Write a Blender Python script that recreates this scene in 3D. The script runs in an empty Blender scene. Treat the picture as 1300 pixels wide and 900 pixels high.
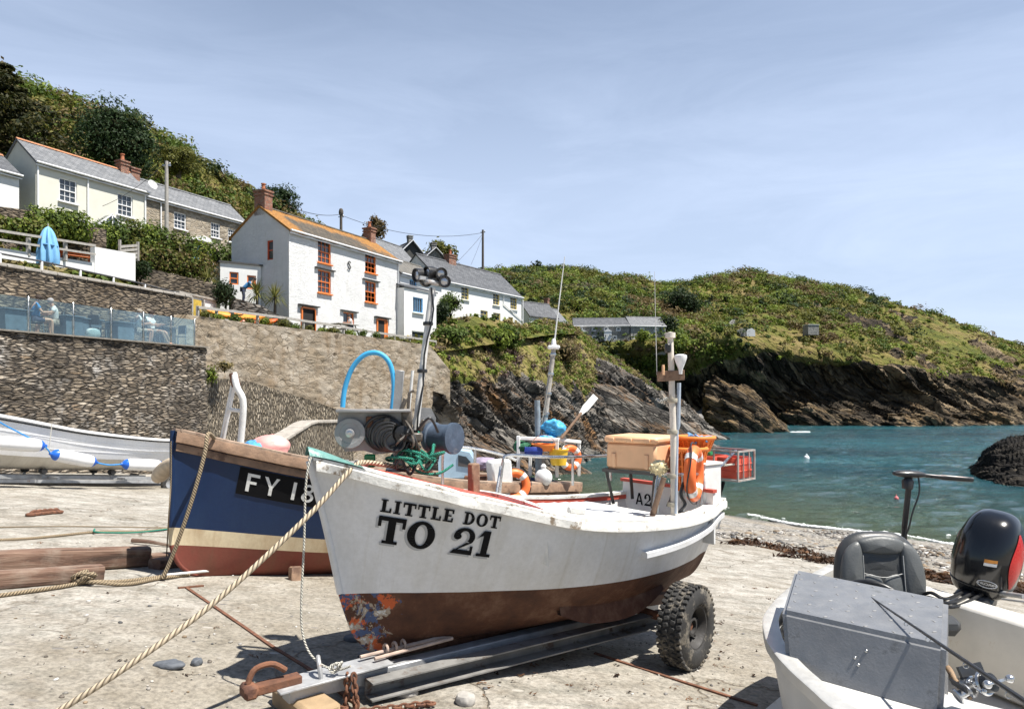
import bpy, math, random
import numpy as np
from mathutils import Vector, Matrix

R = random.Random(7)
NR = np.random.default_rng(11)
F, CH, YH = 867.0, 6.1, 500.0          # focal length in photo pixels, eye height over the sea, horizon row
V = Vector
scn = bpy.context.scene
COL = scn.collection
WM = {}                                # world matrix of every empty


def at(px, py, Y):
    return V(((px - 650) / F * Y, Y, CH - (py - YH) / F * Y))


def gz(x, y):
    d = 1.94 + .095 * x + .09 * y
    d += .16 * math.exp(-((x + 1.8) ** 2 + (y - 4.7) ** 2) / 1.2)
    if d < 1.7:
        d = 1.7 - .25 * (1 - math.exp((d - 1.7) / .25 * .6))
    return max(CH - d, -9.0)


def gnd(px, py):
    """point of the slipway seen at a pixel"""
    k = (px - 650) / F
    Y = 6.0
    for _ in range(40):
        Y = (CH - gz(k * Y, Y)) * F / max(py - YH, 1)
    return V((k * Y, Y, gz(k * Y, Y)))


def _hash(ix, iy, iz, seed):
    h = (ix * 374761393 + iy * 668265263 + iz * 2147483647 + seed * 974634777) & 0xFFFFFFFF
    h = ((h ^ (h >> 13)) * 1274126177) & 0xFFFFFFFF
    return ((h ^ (h >> 16)) & 0xFFFF) / 65535.0


def vnoise(p, seed=0):
    p = np.asarray(p, float)
    i = np.floor(p).astype(np.int64)
    f = p - i
    f = f * f * (3 - 2 * f)
    out = 0
    for dx in (0, 1):
        for dy in (0, 1):
            for dz in (0, 1):
                w = (f[..., 0] if dx else 1 - f[..., 0]) * (f[..., 1] if dy else 1 - f[..., 1]) * (f[..., 2] if dz else 1 - f[..., 2])
                out = out + w * _hash(i[..., 0] + dx, i[..., 1] + dy, i[..., 2] + dz, seed)
    return out * 2 - 1


def fbm(p, octs=4, seed=0, gain=.5):
    p = np.asarray(p, float)
    a, s, n = 1.0, 0, 0
    for o in range(octs):
        s = s + a * vnoise(p * 2 ** o, seed + o)
        n += a
        a *= gain
    return s / n


def tag(o, label=None, cat=None, group=None, kind=None):
    if label: o['label'] = label
    if cat: o['category'] = cat
    if group: o['group'] = group
    if kind: o['kind'] = kind
    return o


def thing(name, label, cat, M=None, group=None, kind=None):
    o = bpy.data.objects.new(name, None)
    o.empty_display_size = .2
    COL.objects.link(o)
    if M is None: M = Matrix()
    if isinstance(M, Vector): M = Matrix.Translation(M)
    o.matrix_basis = M
    WM[o.name] = M.copy()
    return tag(o, label, cat, group, kind)


def dup(root, M, label=None, group=None):
    def cp(o, par):
        c = o.copy()
        COL.objects.link(c)
        if par: c.parent = par
        for ch in kids.get(o.name, []):
            cp(ch, c)
        return c
    kids = {}
    for o in COL.objects:
        if o.parent: kids.setdefault(o.parent.name, []).append(o)
    r = cp(root, None)
    r.matrix_basis = M
    if label: r['label'] = label
    if group: r['group'] = group
    return r


def frame(o, x, up=(0, 0, 1)):
    """matrix at o with local x along x, z near up"""
    x = V(x).normalized(); up = V(up)
    y = up.cross(x).normalized(); z = x.cross(y)
    m = Matrix((x, y, z)).transposed().to_4x4()
    m.translation = V(o)
    return m


def along(p, q, up=(0, 0, 1)):
    """matrix at p with local z towards q"""
    z = (V(q) - V(p)).normalized(); up = V(up)
    if abs(z.dot(up)) > .98: up = V((1, 0, 0))
    x = up.cross(z).normalized(); y = z.cross(x)
    m = Matrix((x, y, z)).transposed().to_4x4()
    m.translation = V(p)
    return m


_cham = {}
def _chamfer():
    if not _cham:
        import bmesh
        bm = bmesh.new()
        for sx in (-1, 1):
            for sy in (-1, 1):
                for sz in (-1, 1):
                    for k in range(3):
                        q = [sx, sy, sz]; q[k] *= .9
                        q2 = [sx * .9, sy * .9, sz * .9]; q2[k] = (sx, sy, sz)[k]
                        bm.verts.new(q2)
        r = bmesh.ops.convex_hull(bm, input=bm.verts)
        bmesh.ops.dissolve_limit(bm, angle_limit=.01, verts=bm.verts, edges=bm.edges)
        bm.verts.index_update()
        _cham['v'] = [tuple(round(c, 3) for c in v.co) for v in bm.verts]
        _cham['f'] = [[v.index for v in f.verts] for f in bm.faces]
        bm.free()
    return _cham


class MB:
    def __init__(s, M=None):
        s.v = []; s.f = []; s.m = []; s.uv = []; s.M = M or Matrix()

    def add(s, verts, faces, mi=0, uvs=None, M=None):
        b = len(s.v)
        T = s.M @ M if M is not None else s.M
        s.v.extend([T @ V(p) for p in verts])
        for k, f in enumerate(faces):
            s.f.append([b + i for i in f]); s.m.append(mi)
            s.uv.append(uvs[k] if uvs else [(0, 0)] * len(f))
        return s

    def box(s, c, size, M=None, bev=0, mi=0):
        c = V(c); h = V(size) / 2
        if bev > 0:
            ch = _chamfer(); vs = []
            for q in ch['v']:
                vs.append([math.copysign(h[k] - (0 if abs(q[k]) > .95 else min(bev, h[k] * .8)), q[k]) + c[k] for k in range(3)])
            fs = ch['f']
        else:
            vs = [(c.x + sx * h.x, c.y + sy * h.y, c.z + sz * h.z) for sx in (-1, 1) for sy in (-1, 1) for sz in (-1, 1)]
            fs = [(0, 1, 3, 2), (4, 6, 7, 5), (0, 4, 5, 1), (2, 3, 7, 6), (0, 2, 6, 4), (1, 5, 7, 3)]
        uvs = []
        for f in fs:
            p = [V(vs[i]) for i in f]
            n = (p[1] - p[0]).cross(p[2] - p[0])
            a = max(range(3), key=lambda k: abs(n[k]))
            ij = [(1, 2), (0, 2), (0, 1)][a]
            uvs.append([(q[ij[0]], q[ij[1]]) for q in p])
        return s.add(vs, fs, mi, uvs, M)

    def bar(s, p, q, w, h, bev=0, mi=0, up=(0, 0, 1)):
        p = V(p); q = V(q)
        return s.box((0, 0, (q - p).length / 2), (w, h, (q - p).length), along(p, q, up), bev, mi)

    def tube(s, pts, r, seg=8, caps=True, mi=0, closed=False):
        pts = [V(p) for p in pts]; n = len(pts)
        rr = r if isinstance(r, (list, tuple)) else [r] * n
        vs, uv, L = [], [], 0
        t0 = (pts[1] - pts[0]).normalized()
        ref = V((0, 0, 1)) if abs(t0.z) < .9 else V((1, 0, 0))
        nx = (ref - t0 * ref.dot(t0)).normalized()
        Ls = [0]
        for i in range(n):
            if closed: t = (pts[(i + 1) % n] - pts[i - 1])
            else: t = pts[min(i + 1, n - 1)] - pts[max(i - 1, 0)]
            t = t.normalized() if t.length > 1e-9 else t0
            nx = (nx - t * nx.dot(t)).normalized()
            ny = t.cross(nx)
            if i: Ls.append(Ls[-1] + (pts[i] - pts[i - 1]).length)
            for k in range(seg):
                a = 2 * math.pi * k / seg
                vs.append(pts[i] + (nx * math.cos(a) + ny * math.sin(a)) * rr[i])
        fs, uvs = [], []
        last = n if closed else n - 1
        for i in range(last):
            j = (i + 1) % n
            l1 = Ls[j] if j else Ls[-1] + (pts[0] - pts[-1]).length
            for k in range(seg):
                k2 = (k + 1) % seg
                fs.append((i * seg + k, i * seg + k2, j * seg + k2, j * seg + k))
                u0, u1 = k / seg, (k + 1) / seg
                uvs.append([(u0, Ls[i]), (u1, Ls[i]), (u1, l1), (u0, l1)])
        if caps and not closed:
            fs.append(tuple(range(seg - 1, -1, -1))); uvs.append([(0, 0)] * seg)
            fs.append(tuple((n - 1) * seg + k for k in range(seg))); uvs.append([(0, 0)] * seg)
        return s.add(vs, fs, mi, uvs)

    def lathe(s, prof, M=None, seg=24, mi=0, sy=1.0, caps=True):
        """prof: (r, z) pairs, turned about local z"""
        vs, fs = [], []
        for r, z in prof:
            for k in range(seg):
                a = 2 * math.pi * k / seg
                vs.append((r * math.cos(a), r * math.sin(a) * sy, z))
        for i in range(len(prof) - 1):
            for k in range(seg):
                k2 = (k + 1) % seg
                fs.append((i * seg + k, i * seg + k2, (i + 1) * seg + k2, (i + 1) * seg + k))
        if caps and prof[0][0] > 1e-4: fs.append(tuple(range(seg - 1, -1, -1)))
        if caps and prof[-1][0] > 1e-4: fs.append(tuple((len(prof) - 1) * seg + k for k in range(seg)))
        return s.add(vs, fs, mi, None, M)

    def torus(s, M, R0, r, seg=32, rs=10, sx=1, sy=1, mi=0, arc=None):
        pts = [M @ V((R0 * math.cos(a) * sx, R0 * math.sin(a) * sy, 0)) for a in [2 * math.pi * k / seg for k in range(seg)]]
        return s.tube(pts, r, rs, closed=True, mi=mi)

    def prism(s, poly, z0, z1, M=None, mi=0):
        n = len(poly)
        vs = [(x, y, z0) for x, y in poly] + [(x, y, z1) for x, y in poly]
        fs = [tuple(range(n - 1, -1, -1)), tuple(range(n, 2 * n))] + [(i, (i + 1) % n, n + (i + 1) % n, n + i) for i in range(n)]
        uvs = [[vs[i][:2] for i in f] for f in fs[:2]] + [[(vs[f[0]][0] + vs[f[0]][1], z0), (vs[f[1]][0] + vs[f[1]][1], z0), (vs[f[1]][0] + vs[f[1]][1], z1), (vs[f[0]][0] + vs[f[0]][1], z1)] for f in fs[2:]]
        return s.add(vs, fs, mi, uvs, M)

    def grid(s, P, mi=0, uv=None, M=None, flip=False):
        n, m = len(P), len(P[0])
        vs = [p for row in P for p in row]
        fs, uvs = [], []
        for i in range(n - 1):
            for j in range(m - 1):
                f = [i * m + j, i * m + j + 1, (i + 1) * m + j + 1, (i + 1) * m + j]
                q = [(i, j), (i, j + 1), (i + 1, j + 1), (i + 1, j)]
                if flip: f.reverse(); q.reverse()
                fs.append(f)
                uvs.append([uv(a, b) for a, b in q] if uv else [(b, a) for a, b in q])
        return s.add(vs, fs, mi, uvs, M)

    def ball(s, c, r, seg=16, rings=10, M=None, mi=0):
        if not isinstance(r, (list, tuple)): r = (r, r, r)
        prof = [(max(math.sin(math.pi * i / rings), 1e-5), -math.cos(math.pi * i / rings)) for i in range(rings + 1)]
        T = Matrix.Translation(V(c)) @ Matrix.Diagonal((r[0], r[1], r[2], 1))
        return s.lathe(prof, (M @ T) if M is not None else T, seg, mi)

    def build(s, name, mat, parent=None, smooth=40, label=None, cat=None, group=None, kind=None):
        inv = None
        if parent is not None:
            pm = WM[parent.name]
            inv = pm.inverted(); org = V()
        else:
            xs = [v.x for v in s.v]; ys = [v.y for v in s.v]
            org = V(((min(xs) + max(xs)) / 2, (min(ys) + max(ys)) / 2, min(v.z for v in s.v)))
        vs = [tuple(inv @ v) if inv else tuple(v - org) for v in s.v]
        me = bpy.data.meshes.new(name)
        me.from_pydata(vs, [], s.f)
        for m in (mat if isinstance(mat, (list, tuple)) else [mat]):
            me.materials.append(m)
        me.polygons.foreach_set('material_index', s.m)
        ul = me.uv_layers.new(name='UVMap')
        flat = [c for u in s.uv for q in u for c in q]
        ul.data.foreach_set('uv', flat)
        me.validate(clean_customdata=False)
        if smooth:
            me.polygons.foreach_set('use_smooth', [True] * len(me.polygons))
            me.set_sharp_from_angle(angle=math.radians(smooth))
        me.update()
        o = bpy.data.objects.new(name, me)
        COL.objects.link(o)
        if parent is not None:
            o.parent = parent; WM[o.name] = WM[parent.name].copy()
        else:
            o.location = org; WM[o.name] = Matrix.Translation(org)
        return tag(o, label, cat, group, kind)


def np_mesh(name, verts, quads, mat, parent=None, attrs=None, uv=None, smooth=True, origin=None):
    """fast mesh from numpy arrays; attrs {name: (n,) or (n,3) per vertex}"""
    verts = np.asarray(verts, float)
    if parent is not None:
        inv = np.array(WM[parent.name].inverted())
        verts = verts @ inv[:3, :3].T + inv[:3, 3]
        org = V()
    else:
        org = V(((verts[:, 0].min() + verts[:, 0].max()) / 2, (verts[:, 1].min() + verts[:, 1].max()) / 2, verts[:, 2].min()))
        verts = verts - np.array(org)
    me = bpy.data.meshes.new(name)
    n, k = len(quads), quads.shape[1]
    me.vertices.add(len(verts)); me.vertices.foreach_set('co', verts.astype(np.float32).ravel())
    me.loops.add(n * k); me.loops.foreach_set('vertex_index', quads.astype(np.int32).ravel())
    me.polygons.add(n); me.polygons.foreach_set('loop_start', np.arange(0, n * k, k, dtype=np.int32))
    if smooth: me.polygons.foreach_set('use_smooth', np.ones(n, bool))
    for an, a in (attrs or {}).items():
        a = np.asarray(a, np.float32)
        if a.ndim == 1:
            at_ = me.attributes.new(an, 'FLOAT', 'POINT'); at_.data.foreach_set('value', a)
        else:
            at_ = me.attributes.new(an, 'FLOAT_COLOR', 'POINT')
            at_.data.foreach_set('color', np.concatenate([a, np.ones((len(a), 1), np.float32)], 1).ravel())
    if uv is not None:
        ul = me.uv_layers.new(name='UVMap')
        ul.data.foreach_set('uv', np.asarray(uv, np.float32)[quads.ravel()].ravel())
    for m in (mat if isinstance(mat, (list, tuple)) else [mat]):
        me.materials.append(m)
    me.update(calc_edges=True)
    o = bpy.data.objects.new(name, me)
    COL.objects.link(o)
    if parent is not None:
        o.parent = parent; WM[o.name] = WM[parent.name].copy()
    else:
        o.location = org; WM[o.name] = Matrix.Translation(org)
    return o


def cr(P, t):
    """Catmull-Rom through rows of P (n,k) at parameters t in 0..n-1"""
    P = np.asarray(P, float); n = len(P)
    t = np.clip(np.asarray(t, float), 0, n - 1 - 1e-9)
    i = t.astype(int); f = (t - i).reshape((-1,) + (1,) * (P.ndim - 1))
    g = lambda k: P[np.clip(i + k, 0, n - 1)]
    a, b, c, d = g(-1), g(0), g(1), g(2)
    return .5 * (2 * b + (c - a) * f + (2 * a - 5 * b + 4 * c - d) * f * f + (3 * b - a - 3 * c + d) * f ** 3)


def loft(rails, nu, nv):
    """rails: list of equal-length polylines -> (nv, nu, 3)"""
    A = np.array([[list(p) for p in r] for r in rails], float)
    A = np.array([cr(r, np.linspace(0, A.shape[1] - 1, nu)) for r in A])
    return cr(A, np.linspace(0, len(rails) - 1, nv))


def gnormals(P):
    du = np.gradient(P, axis=1); dv = np.gradient(P, axis=0)
    n = np.cross(du, dv)
    return n / (np.linalg.norm(n, axis=-1, keepdims=True) + 1e-9)


def gquads(nv, nu):
    i = np.arange(nv * nu).reshape(nv, nu)
    return np.stack([i[:-1, :-1], i[:-1, 1:], i[1:, 1:], i[1:, :-1]], -1).reshape(-1, 4)


def smooth_pts(pts, n=24):
    return [V(p) for p in cr(np.array([list(p) for p in pts]), np.linspace(0, len(pts) - 1, n))]


class NT:
    def __init__(s, name):
        s.m = bpy.data.materials.new(name); s.m.use_nodes = True
        s.n = s.m.node_tree.nodes; s.l = s.m.node_tree.links
        s.b = s.n['Principled BSDF']; s.out = s.n['Material Output']

    def new(s, t, **kw):
        n = s.n.new(t)
        for k, v in kw.items():
            if k in n.inputs.keys(): s.set(n.inputs[k], v)
            else: setattr(n, k, v)
        return n

    def set(s, sock, v):
        if hasattr(v, 'is_output') or isinstance(v, bpy.types.NodeSocket): s.l.new(v, sock)
        else: sock.default_value = v

    def coord(s, kind='Object', scale=(1, 1, 1), rot=(0, 0, 0)):
        c = s.new('ShaderNodeTexCoord')
        mp = s.new('ShaderNodeMapping'); mp.inputs['Scale'].default_value = scale; mp.inputs['Rotation'].default_value = rot
        s.l.new(c.outputs[kind], mp.inputs['Vector'])
        return mp.outputs['Vector']

    def noise(s, vec, scale, detail=4, rough=.55, dist=0):
        n = s.new('ShaderNodeTexNoise'); n.inputs['Scale'].default_value = scale; n.inputs['Detail'].default_value = detail
        n.inputs['Roughness'].default_value = rough; n.inputs['Distortion'].default_value = dist
        if vec is not None: s.l.new(vec, n.inputs['Vector'])
        return n.outputs['Fac']

    def ramp(s, fac, stops, interp='LINEAR'):
        r = s.new('ShaderNodeValToRGB'); e = r.color_ramp.elements; r.color_ramp.interpolation = interp
        while len(e) < len(stops): e.new(.5)
        for q, (p, c) in zip(e, stops):
            q.position = p; q.color = (*c, 1) if len(c) == 3 else c
        s.l.new(fac, r.inputs['Fac'])
        return r.outputs['Color']

    def mix(s, fac, a, b, mode='MIX'):
        m = s.new('ShaderNodeMix', data_type='RGBA', blend_type=mode)
        s.set(m.inputs[0], fac)
        for k, v in ((6, a), (7, b)):
            if isinstance(v, tuple): v = (*v[:3], 1)
            s.set(m.inputs[k], v)
        return m.outputs[2]

    def math(s, op, a, b=0.0):
        m = s.new('ShaderNodeMath', operation=op)
        s.set(m.inputs[0], a); s.set(m.inputs[1], b)
        return m.outputs[0]

    def bump(s, h, strength=.5, dist=.02, prev=None):
        b = s.new('ShaderNodeBump'); b.inputs['Strength'].default_value = strength; b.inputs['Distance'].default_value = dist
        s.l.new(h, b.inputs['Height'])
        if prev is not None: s.l.new(prev, b.inputs['Normal'])
        return b.outputs['Normal']

    def fin(s, col=None, rough=None, nrm=None, metal=None, spec=None):
        if col is not None: s.set(s.b.inputs['Base Color'], (*col, 1) if isinstance(col, tuple) and len(col) == 3 else col)
        if rough is not None: s.set(s.b.inputs['Roughness'], rough)
        if nrm is not None: s.set(s.b.inputs['Normal'], nrm)
        if metal is not None: s.set(s.b.inputs['Metallic'], metal)
        if spec is not None: s.b.inputs['Specular IOR Level'].default_value = spec
        return s.m


_mats = {}
def paint(name, col, rough=.5, var=.25, scale=6, bump=.15, bs=40, metal=0, dirt=None, dirt_amt=.4, dscale=3):
    """worn paint / plastic / metal: tonal variation, optional dirt or rust patches, fine bump"""
    if name in _mats: return _mats[name]
    t = NT(name); c = t.coord('Object')
    n = t.noise(c, scale, 5)
    a = tuple(x * (1 - var) for x in col); b = tuple(min(1, x * (1 + var * .6)) for x in col)
    k = t.ramp(n, [(.3, a), (.7, b)])
    if dirt:
        d = t.noise(c, dscale, 8, .7)
        f = t.ramp(d, [(1 - dirt_amt - .02, (0, 0, 0)), (1 - dirt_amt + .06, (1, 1, 1))])
        k = t.mix(f, k, dirt)
    r = t.ramp(t.noise(c, scale * 2, 3), [(.3, (max(rough - .12, .03),) * 3), (.7, (min(rough + .12, 1),) * 3)])
    nb = t.bump(t.noise(c, bs, 4), bump, .01)
    _mats[name] = t.fin(k, r, nb, metal)
    return _mats[name]


def stone_wall(name, pal, mortar, su, sv, edge=(.03, .12), bumpd=.05, stain=None, white=0.0):
    t = NT(name); c = t.coord('UV')
    w = t.new('ShaderNodeVectorMath', operation='ADD')
    nn = t.new('ShaderNodeTexNoise'); nn.inputs['Scale'].default_value = 2.2; nn.inputs['Detail'].default_value = 3
    t.l.new(c, nn.inputs['Vector'])
    sc = t.new('ShaderNodeVectorMath', operation='MULTIPLY'); sc.inputs[1].default_value = (.55 / su, .55 / sv, 0)
    t.l.new(nn.outputs['Color'], sc.inputs[0]); t.l.new(c, w.inputs[0]); t.l.new(sc.outputs[0], w.inputs[1])
    mp = t.new('ShaderNodeMapping'); mp.inputs['Scale'].default_value = (su, sv, 1); t.l.new(w.outputs[0], mp.inputs['Vector'])
    vo = t.new('ShaderNodeTexVoronoi', feature='F1'); vo.inputs['Scale'].default_value = 1
    ve = t.new('ShaderNodeTexVoronoi', feature='DISTANCE_TO_EDGE'); ve.inputs['Scale'].default_value = 1
    for q in (vo, ve): q.inputs['Randomness'].default_value = .9; t.l.new(mp.outputs[0], q.inputs['Vector'])
    sep = t.new('ShaderNodeSeparateColor'); t.l.new(vo.outputs['Color'], sep.inputs[0])
    n = len(pal)
    k = t.ramp(sep.outputs[0], [(i / (n - 1) if n > 1 else 0, p) for i, p in enumerate(pal)])
    fine = t.noise(c, 18, 6, .7)
    k = t.mix(.55, k, t.ramp(fine, [(.25, (.25, .25, .25)), (.75, (1, 1, 1))]), 'OVERLAY')
    if white:
        wn = t.noise(t.coord('UV', (1.0, .6, 1)), 1.5, 8, .72)
        k = t.mix(t.ramp(wn, [(.60 - white * .05, (0, 0, 0)), (.68, (.9,) * 3)]), k, (.55, .53, .5))
    if stain:
        sn = t.noise(t.coord('UV', (.5, .25, 1)), 1.2, 6, .65)
        k = t.mix(t.ramp(sn, [(.45, (0, 0, 0)), (.65, (.75,) * 3)]), k, stain)
    gap = t.ramp(ve.outputs['Distance'], [(edge[0], (0, 0, 0)), (edge[1], (1, 1, 1))])
    k = t.mix(gap, mortar, k)
    h = t.math('ADD', t.math('MULTIPLY', gap, .8), t.math('MULTIPLY', fine, .5))
    h = t.math('ADD', h, t.math('MULTIPLY', sep.outputs[1], .5))
    return t.fin(k, .9, t.bump(h, 1.0, bumpd))


def rope_mat(name, col, dark, k=14):
    t = NT(name); c = t.coord('UV', (1, k, 1))
    s = t.new('ShaderNodeSeparateXYZ'); t.l.new(c, s.inputs[0])
    w = t.math('FRACT', t.math('ADD', t.math('MULTIPLY', s.outputs[0], 3.0), s.outputs[1]))
    w = t.math('SINE', t.math('MULTIPLY', w, math.pi))
    n = t.noise(t.coord('Object'), 30, 4)
    kc = t.mix(t.ramp(w, [(.1, (0, 0, 0)), (.55, (1, 1, 1))]), dark, col)
    kc = t.mix(.35, kc, t.ramp(n, [(.3, (.4, .4, .4)), (.7, (1, 1, 1))]), 'MULTIPLY')
    return t.fin(kc, .9, t.bump(w, 1, .012))
cam = bpy.data.cameras.new('camera'); co = bpy.data.objects.new('camera', cam); COL.objects.link(co)
cam.sensor_width = 36; cam.lens = F / 1300 * 36; cam.shift_y = 50 / 1300; cam.clip_end = 20000; cam.clip_start = .05
co.location = (0, 0, CH); co.rotation_euler = (math.pi / 2, 0, 0)
scn.camera = co
SUN = V((.86, -.32, 1.92)).normalized()
sl = bpy.data.lights.new('sun', 'SUN'); sl.energy = 5.0; sl.angle = math.radians(.5); sl.color = (1, .955, .88)
so = bpy.data.objects.new('sun', sl); COL.objects.link(so); so.rotation_euler = SUN.to_track_quat('Z', 'Y').to_euler()
w = bpy.data.worlds.new('World'); scn.world = w; w.use_nodes = True
wn, wl = w.node_tree.nodes, w.node_tree.links
sky = wn.new('ShaderNodeTexSky'); sky.sky_type = 'NISHITA'; sky.sun_disc = False
sky.sun_elevation = math.asin(SUN.z); sky.sun_rotation = math.atan2(SUN.x, SUN.y)
sky.air_density = 1.0; sky.dust_density = .6; sky.ozone_density = 2.2; sky.altitude = 0
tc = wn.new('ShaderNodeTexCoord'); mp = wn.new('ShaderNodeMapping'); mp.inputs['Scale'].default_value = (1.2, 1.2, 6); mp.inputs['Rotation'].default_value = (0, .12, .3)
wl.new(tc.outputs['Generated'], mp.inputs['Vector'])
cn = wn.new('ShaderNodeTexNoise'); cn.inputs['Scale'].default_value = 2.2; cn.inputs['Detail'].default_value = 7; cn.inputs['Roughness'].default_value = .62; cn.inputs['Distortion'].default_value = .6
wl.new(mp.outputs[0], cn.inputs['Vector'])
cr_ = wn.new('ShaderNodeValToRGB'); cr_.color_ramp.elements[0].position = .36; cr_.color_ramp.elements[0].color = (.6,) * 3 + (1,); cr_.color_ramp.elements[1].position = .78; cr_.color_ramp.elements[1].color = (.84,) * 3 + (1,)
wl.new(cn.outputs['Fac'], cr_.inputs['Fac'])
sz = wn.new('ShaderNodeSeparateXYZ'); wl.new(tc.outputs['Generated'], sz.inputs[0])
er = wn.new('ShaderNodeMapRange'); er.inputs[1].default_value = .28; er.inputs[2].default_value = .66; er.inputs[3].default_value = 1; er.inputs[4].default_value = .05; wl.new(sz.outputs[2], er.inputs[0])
fr_y = wn.new('ShaderNodeMapRange'); fr_y.inputs[1].default_value = -.35; fr_y.inputs[2].default_value = .35; fr_y.inputs[3].default_value = .12; fr_y.inputs[4].default_value = 1; wl.new(sz.outputs[1], fr_y.inputs[0])  # cloud veil shaped to thin out overhead and behind the camera, cutting fill light
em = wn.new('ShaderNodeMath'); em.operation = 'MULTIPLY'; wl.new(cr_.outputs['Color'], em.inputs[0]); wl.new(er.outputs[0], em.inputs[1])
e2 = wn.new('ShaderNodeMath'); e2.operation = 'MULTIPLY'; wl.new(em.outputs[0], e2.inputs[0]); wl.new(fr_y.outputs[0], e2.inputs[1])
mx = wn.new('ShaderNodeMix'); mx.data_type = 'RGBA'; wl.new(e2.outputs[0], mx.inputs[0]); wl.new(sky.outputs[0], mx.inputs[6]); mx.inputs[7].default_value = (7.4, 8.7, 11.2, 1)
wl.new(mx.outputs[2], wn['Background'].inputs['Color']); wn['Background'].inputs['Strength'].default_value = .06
vs = scn.view_settings; vs.view_transform = 'Standard'; vs.look = 'None'; vs.exposure = .85; vs.gamma = 1; vs.use_curve_mapping = False
scn.cycles.max_bounces = 6; scn.cycles.transparent_max_bounces = 12
scn.cycles.use_denoising = True

QD = V((.095, .09)).normalized() if False else (.7259, .6878)


def dt(d, t):
    return d * QD[0] - t * QD[1], d * QD[1] + t * QD[0]


def concrete():
    t = NT('slipway_concrete'); c = t.coord('Object')
    big = t.noise(c, .35, 6, .6); mid = t.noise(c, 2.6, 8, .68); fine = t.noise(c, 22, 8, .7)
    st = t.noise(t.coord('Object', (.8, 1.9, 1), (0, 0, .25)), 1.3, 8, .7, 1.2)
    k = t.ramp(mid, [(.30, (.20, .172, .135)), (.48, (.40, .368, .318)), (.70, (.56, .53, .475))])
    k = t.mix(t.ramp(st, [(.46, (0, 0, 0)), (.62, (.6,) * 3)]), k, (.235, .228, .195))
    k = t.mix(t.ramp(t.noise(c, .16, 5, .6), [(.46, (0, 0, 0)), (.6, (.55,) * 3)]), k, (.27, .235, .18))
    k = t.mix(t.ramp(big, [(.5, (0, 0, 0)), (.7, (.6,) * 3)]), k, (.285, .25, .195))
    k = t.mix(.68, k, t.ramp(fine, [(.30, (.18, .18, .18)), (.60, (1, 1, 1))]), 'MULTIPLY')
    vo = t.new('ShaderNodeTexVoronoi'); vo.inputs['Scale'].default_value = 7
    t.l.new(t.coord('Object', (.8, 1.6, 1), (0, 0, .3)), vo.inputs['Vector'])
    sp = t.new('ShaderNodeSeparateColor'); t.l.new(vo.outputs['Color'], sp.inputs[0])
    peb = t.math('MULTIPLY', t.math('LESS_THAN', vo.outputs['Distance'], t.math('MULTIPLY', sp.outputs[0], .30)), t.math('GREATER_THAN', t.noise(c, .8, 3), .42))
    k = t.mix(t.math('MULTIPLY', peb, .75), k, t.ramp(sp.outputs[1], [(0, (.14, .135, .135)), (.6, (.30, .27, .23)), (1, (.5, .47, .42))]))
    ve = t.new('ShaderNodeTexVoronoi', feature='DISTANCE_TO_EDGE'); ve.inputs['Scale'].default_value = .34
    wv = t.new('ShaderNodeVectorMath', operation='ADD'); nn = t.new('ShaderNodeTexNoise'); nn.inputs['Scale'].default_value = 1.4; nn.inputs['Detail'].default_value = 6
    t.l.new(c, nn.inputs['Vector']); t.l.new(c, wv.inputs[0]); t.l.new(nn.outputs['Color'], wv.inputs[1]); t.l.new(wv.outputs[0], ve.inputs['Vector'])
    crk = t.math('MULTIPLY', t.ramp(ve.outputs['Distance'], [(.0015, (1, 1, 1)), (.006, (0, 0, 0))]), t.ramp(t.noise(c, .5, 3), [(.40, (0, 0, 0)), (.5, (1, 1, 1))]))
    k = t.mix(t.math('MULTIPLY', crk, .7), k, (.16, .125, .085))
    h = t.math('ADD', t.math('MULTIPLY', mid, 1.4), t.math('MULTIPLY', fine, .55))
    h = t.math('SUBTRACT', h, t.math('MULTIPLY', crk, .8)); h = t.math('ADD', h, t.math('MULTIPLY', peb, .25))
    return t.fin(k, .85, t.bump(h, .9, .035), spec=.3)


def shingle():
    t = NT('beach_shingle'); c = t.coord('Object')
    vo = t.new('ShaderNodeTexVoronoi'); vo.inputs['Scale'].default_value = 5.5; t.l.new(c, vo.inputs['Vector'])
    v2 = t.new('ShaderNodeTexVoronoi'); v2.inputs['Scale'].default_value = 14; t.l.new(c, v2.inputs['Vector'])
    sp = t.new('ShaderNodeSeparateColor'); t.l.new(vo.outputs['Color'], sp.inputs[0])
    s2 = t.new('ShaderNodeSeparateColor'); t.l.new(v2.outputs['Color'], s2.inputs[0])
    pal = [(0, (.07, .068, .065)), (.35, (.17, .16, .145)), (.7, (.29, .265, .225)), (1, (.48, .455, .42))]
    k = t.mix(.5, t.ramp(sp.outputs[0], pal), t.ramp(s2.outputs[0], pal))
    k = t.mix(t.ramp(t.noise(c, .5, 5), [(.4, (0, 0, 0)), (.7, (.6,) * 3)]), k, (.30, .245, .17))
    h = t.math('SUBTRACT', 1.0, t.math('ADD', vo.outputs['Distance'], t.math('MULTIPLY', v2.outputs['Distance'], .6)))
    sx = t.new('ShaderNodeSeparateXYZ'); g = t.new('ShaderNodeNewGeometry'); t.l.new(g.outputs['Position'], sx.inputs[0])
    wet = t.ramp(t.math('ADD', sx.outputs[2], t.math('MULTIPLY', t.noise(c, .6, 4), .3)), [(.15, (1, 1, 1)), (.5, (0, 0, 0))])
    k = t.mix(wet, k, (.09, .085, .07))
    return t.fin(k, t.ramp(wet, [(0, (.8,) * 3), (1, (.3,) * 3)]), t.bump(h, .9, .09))


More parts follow.
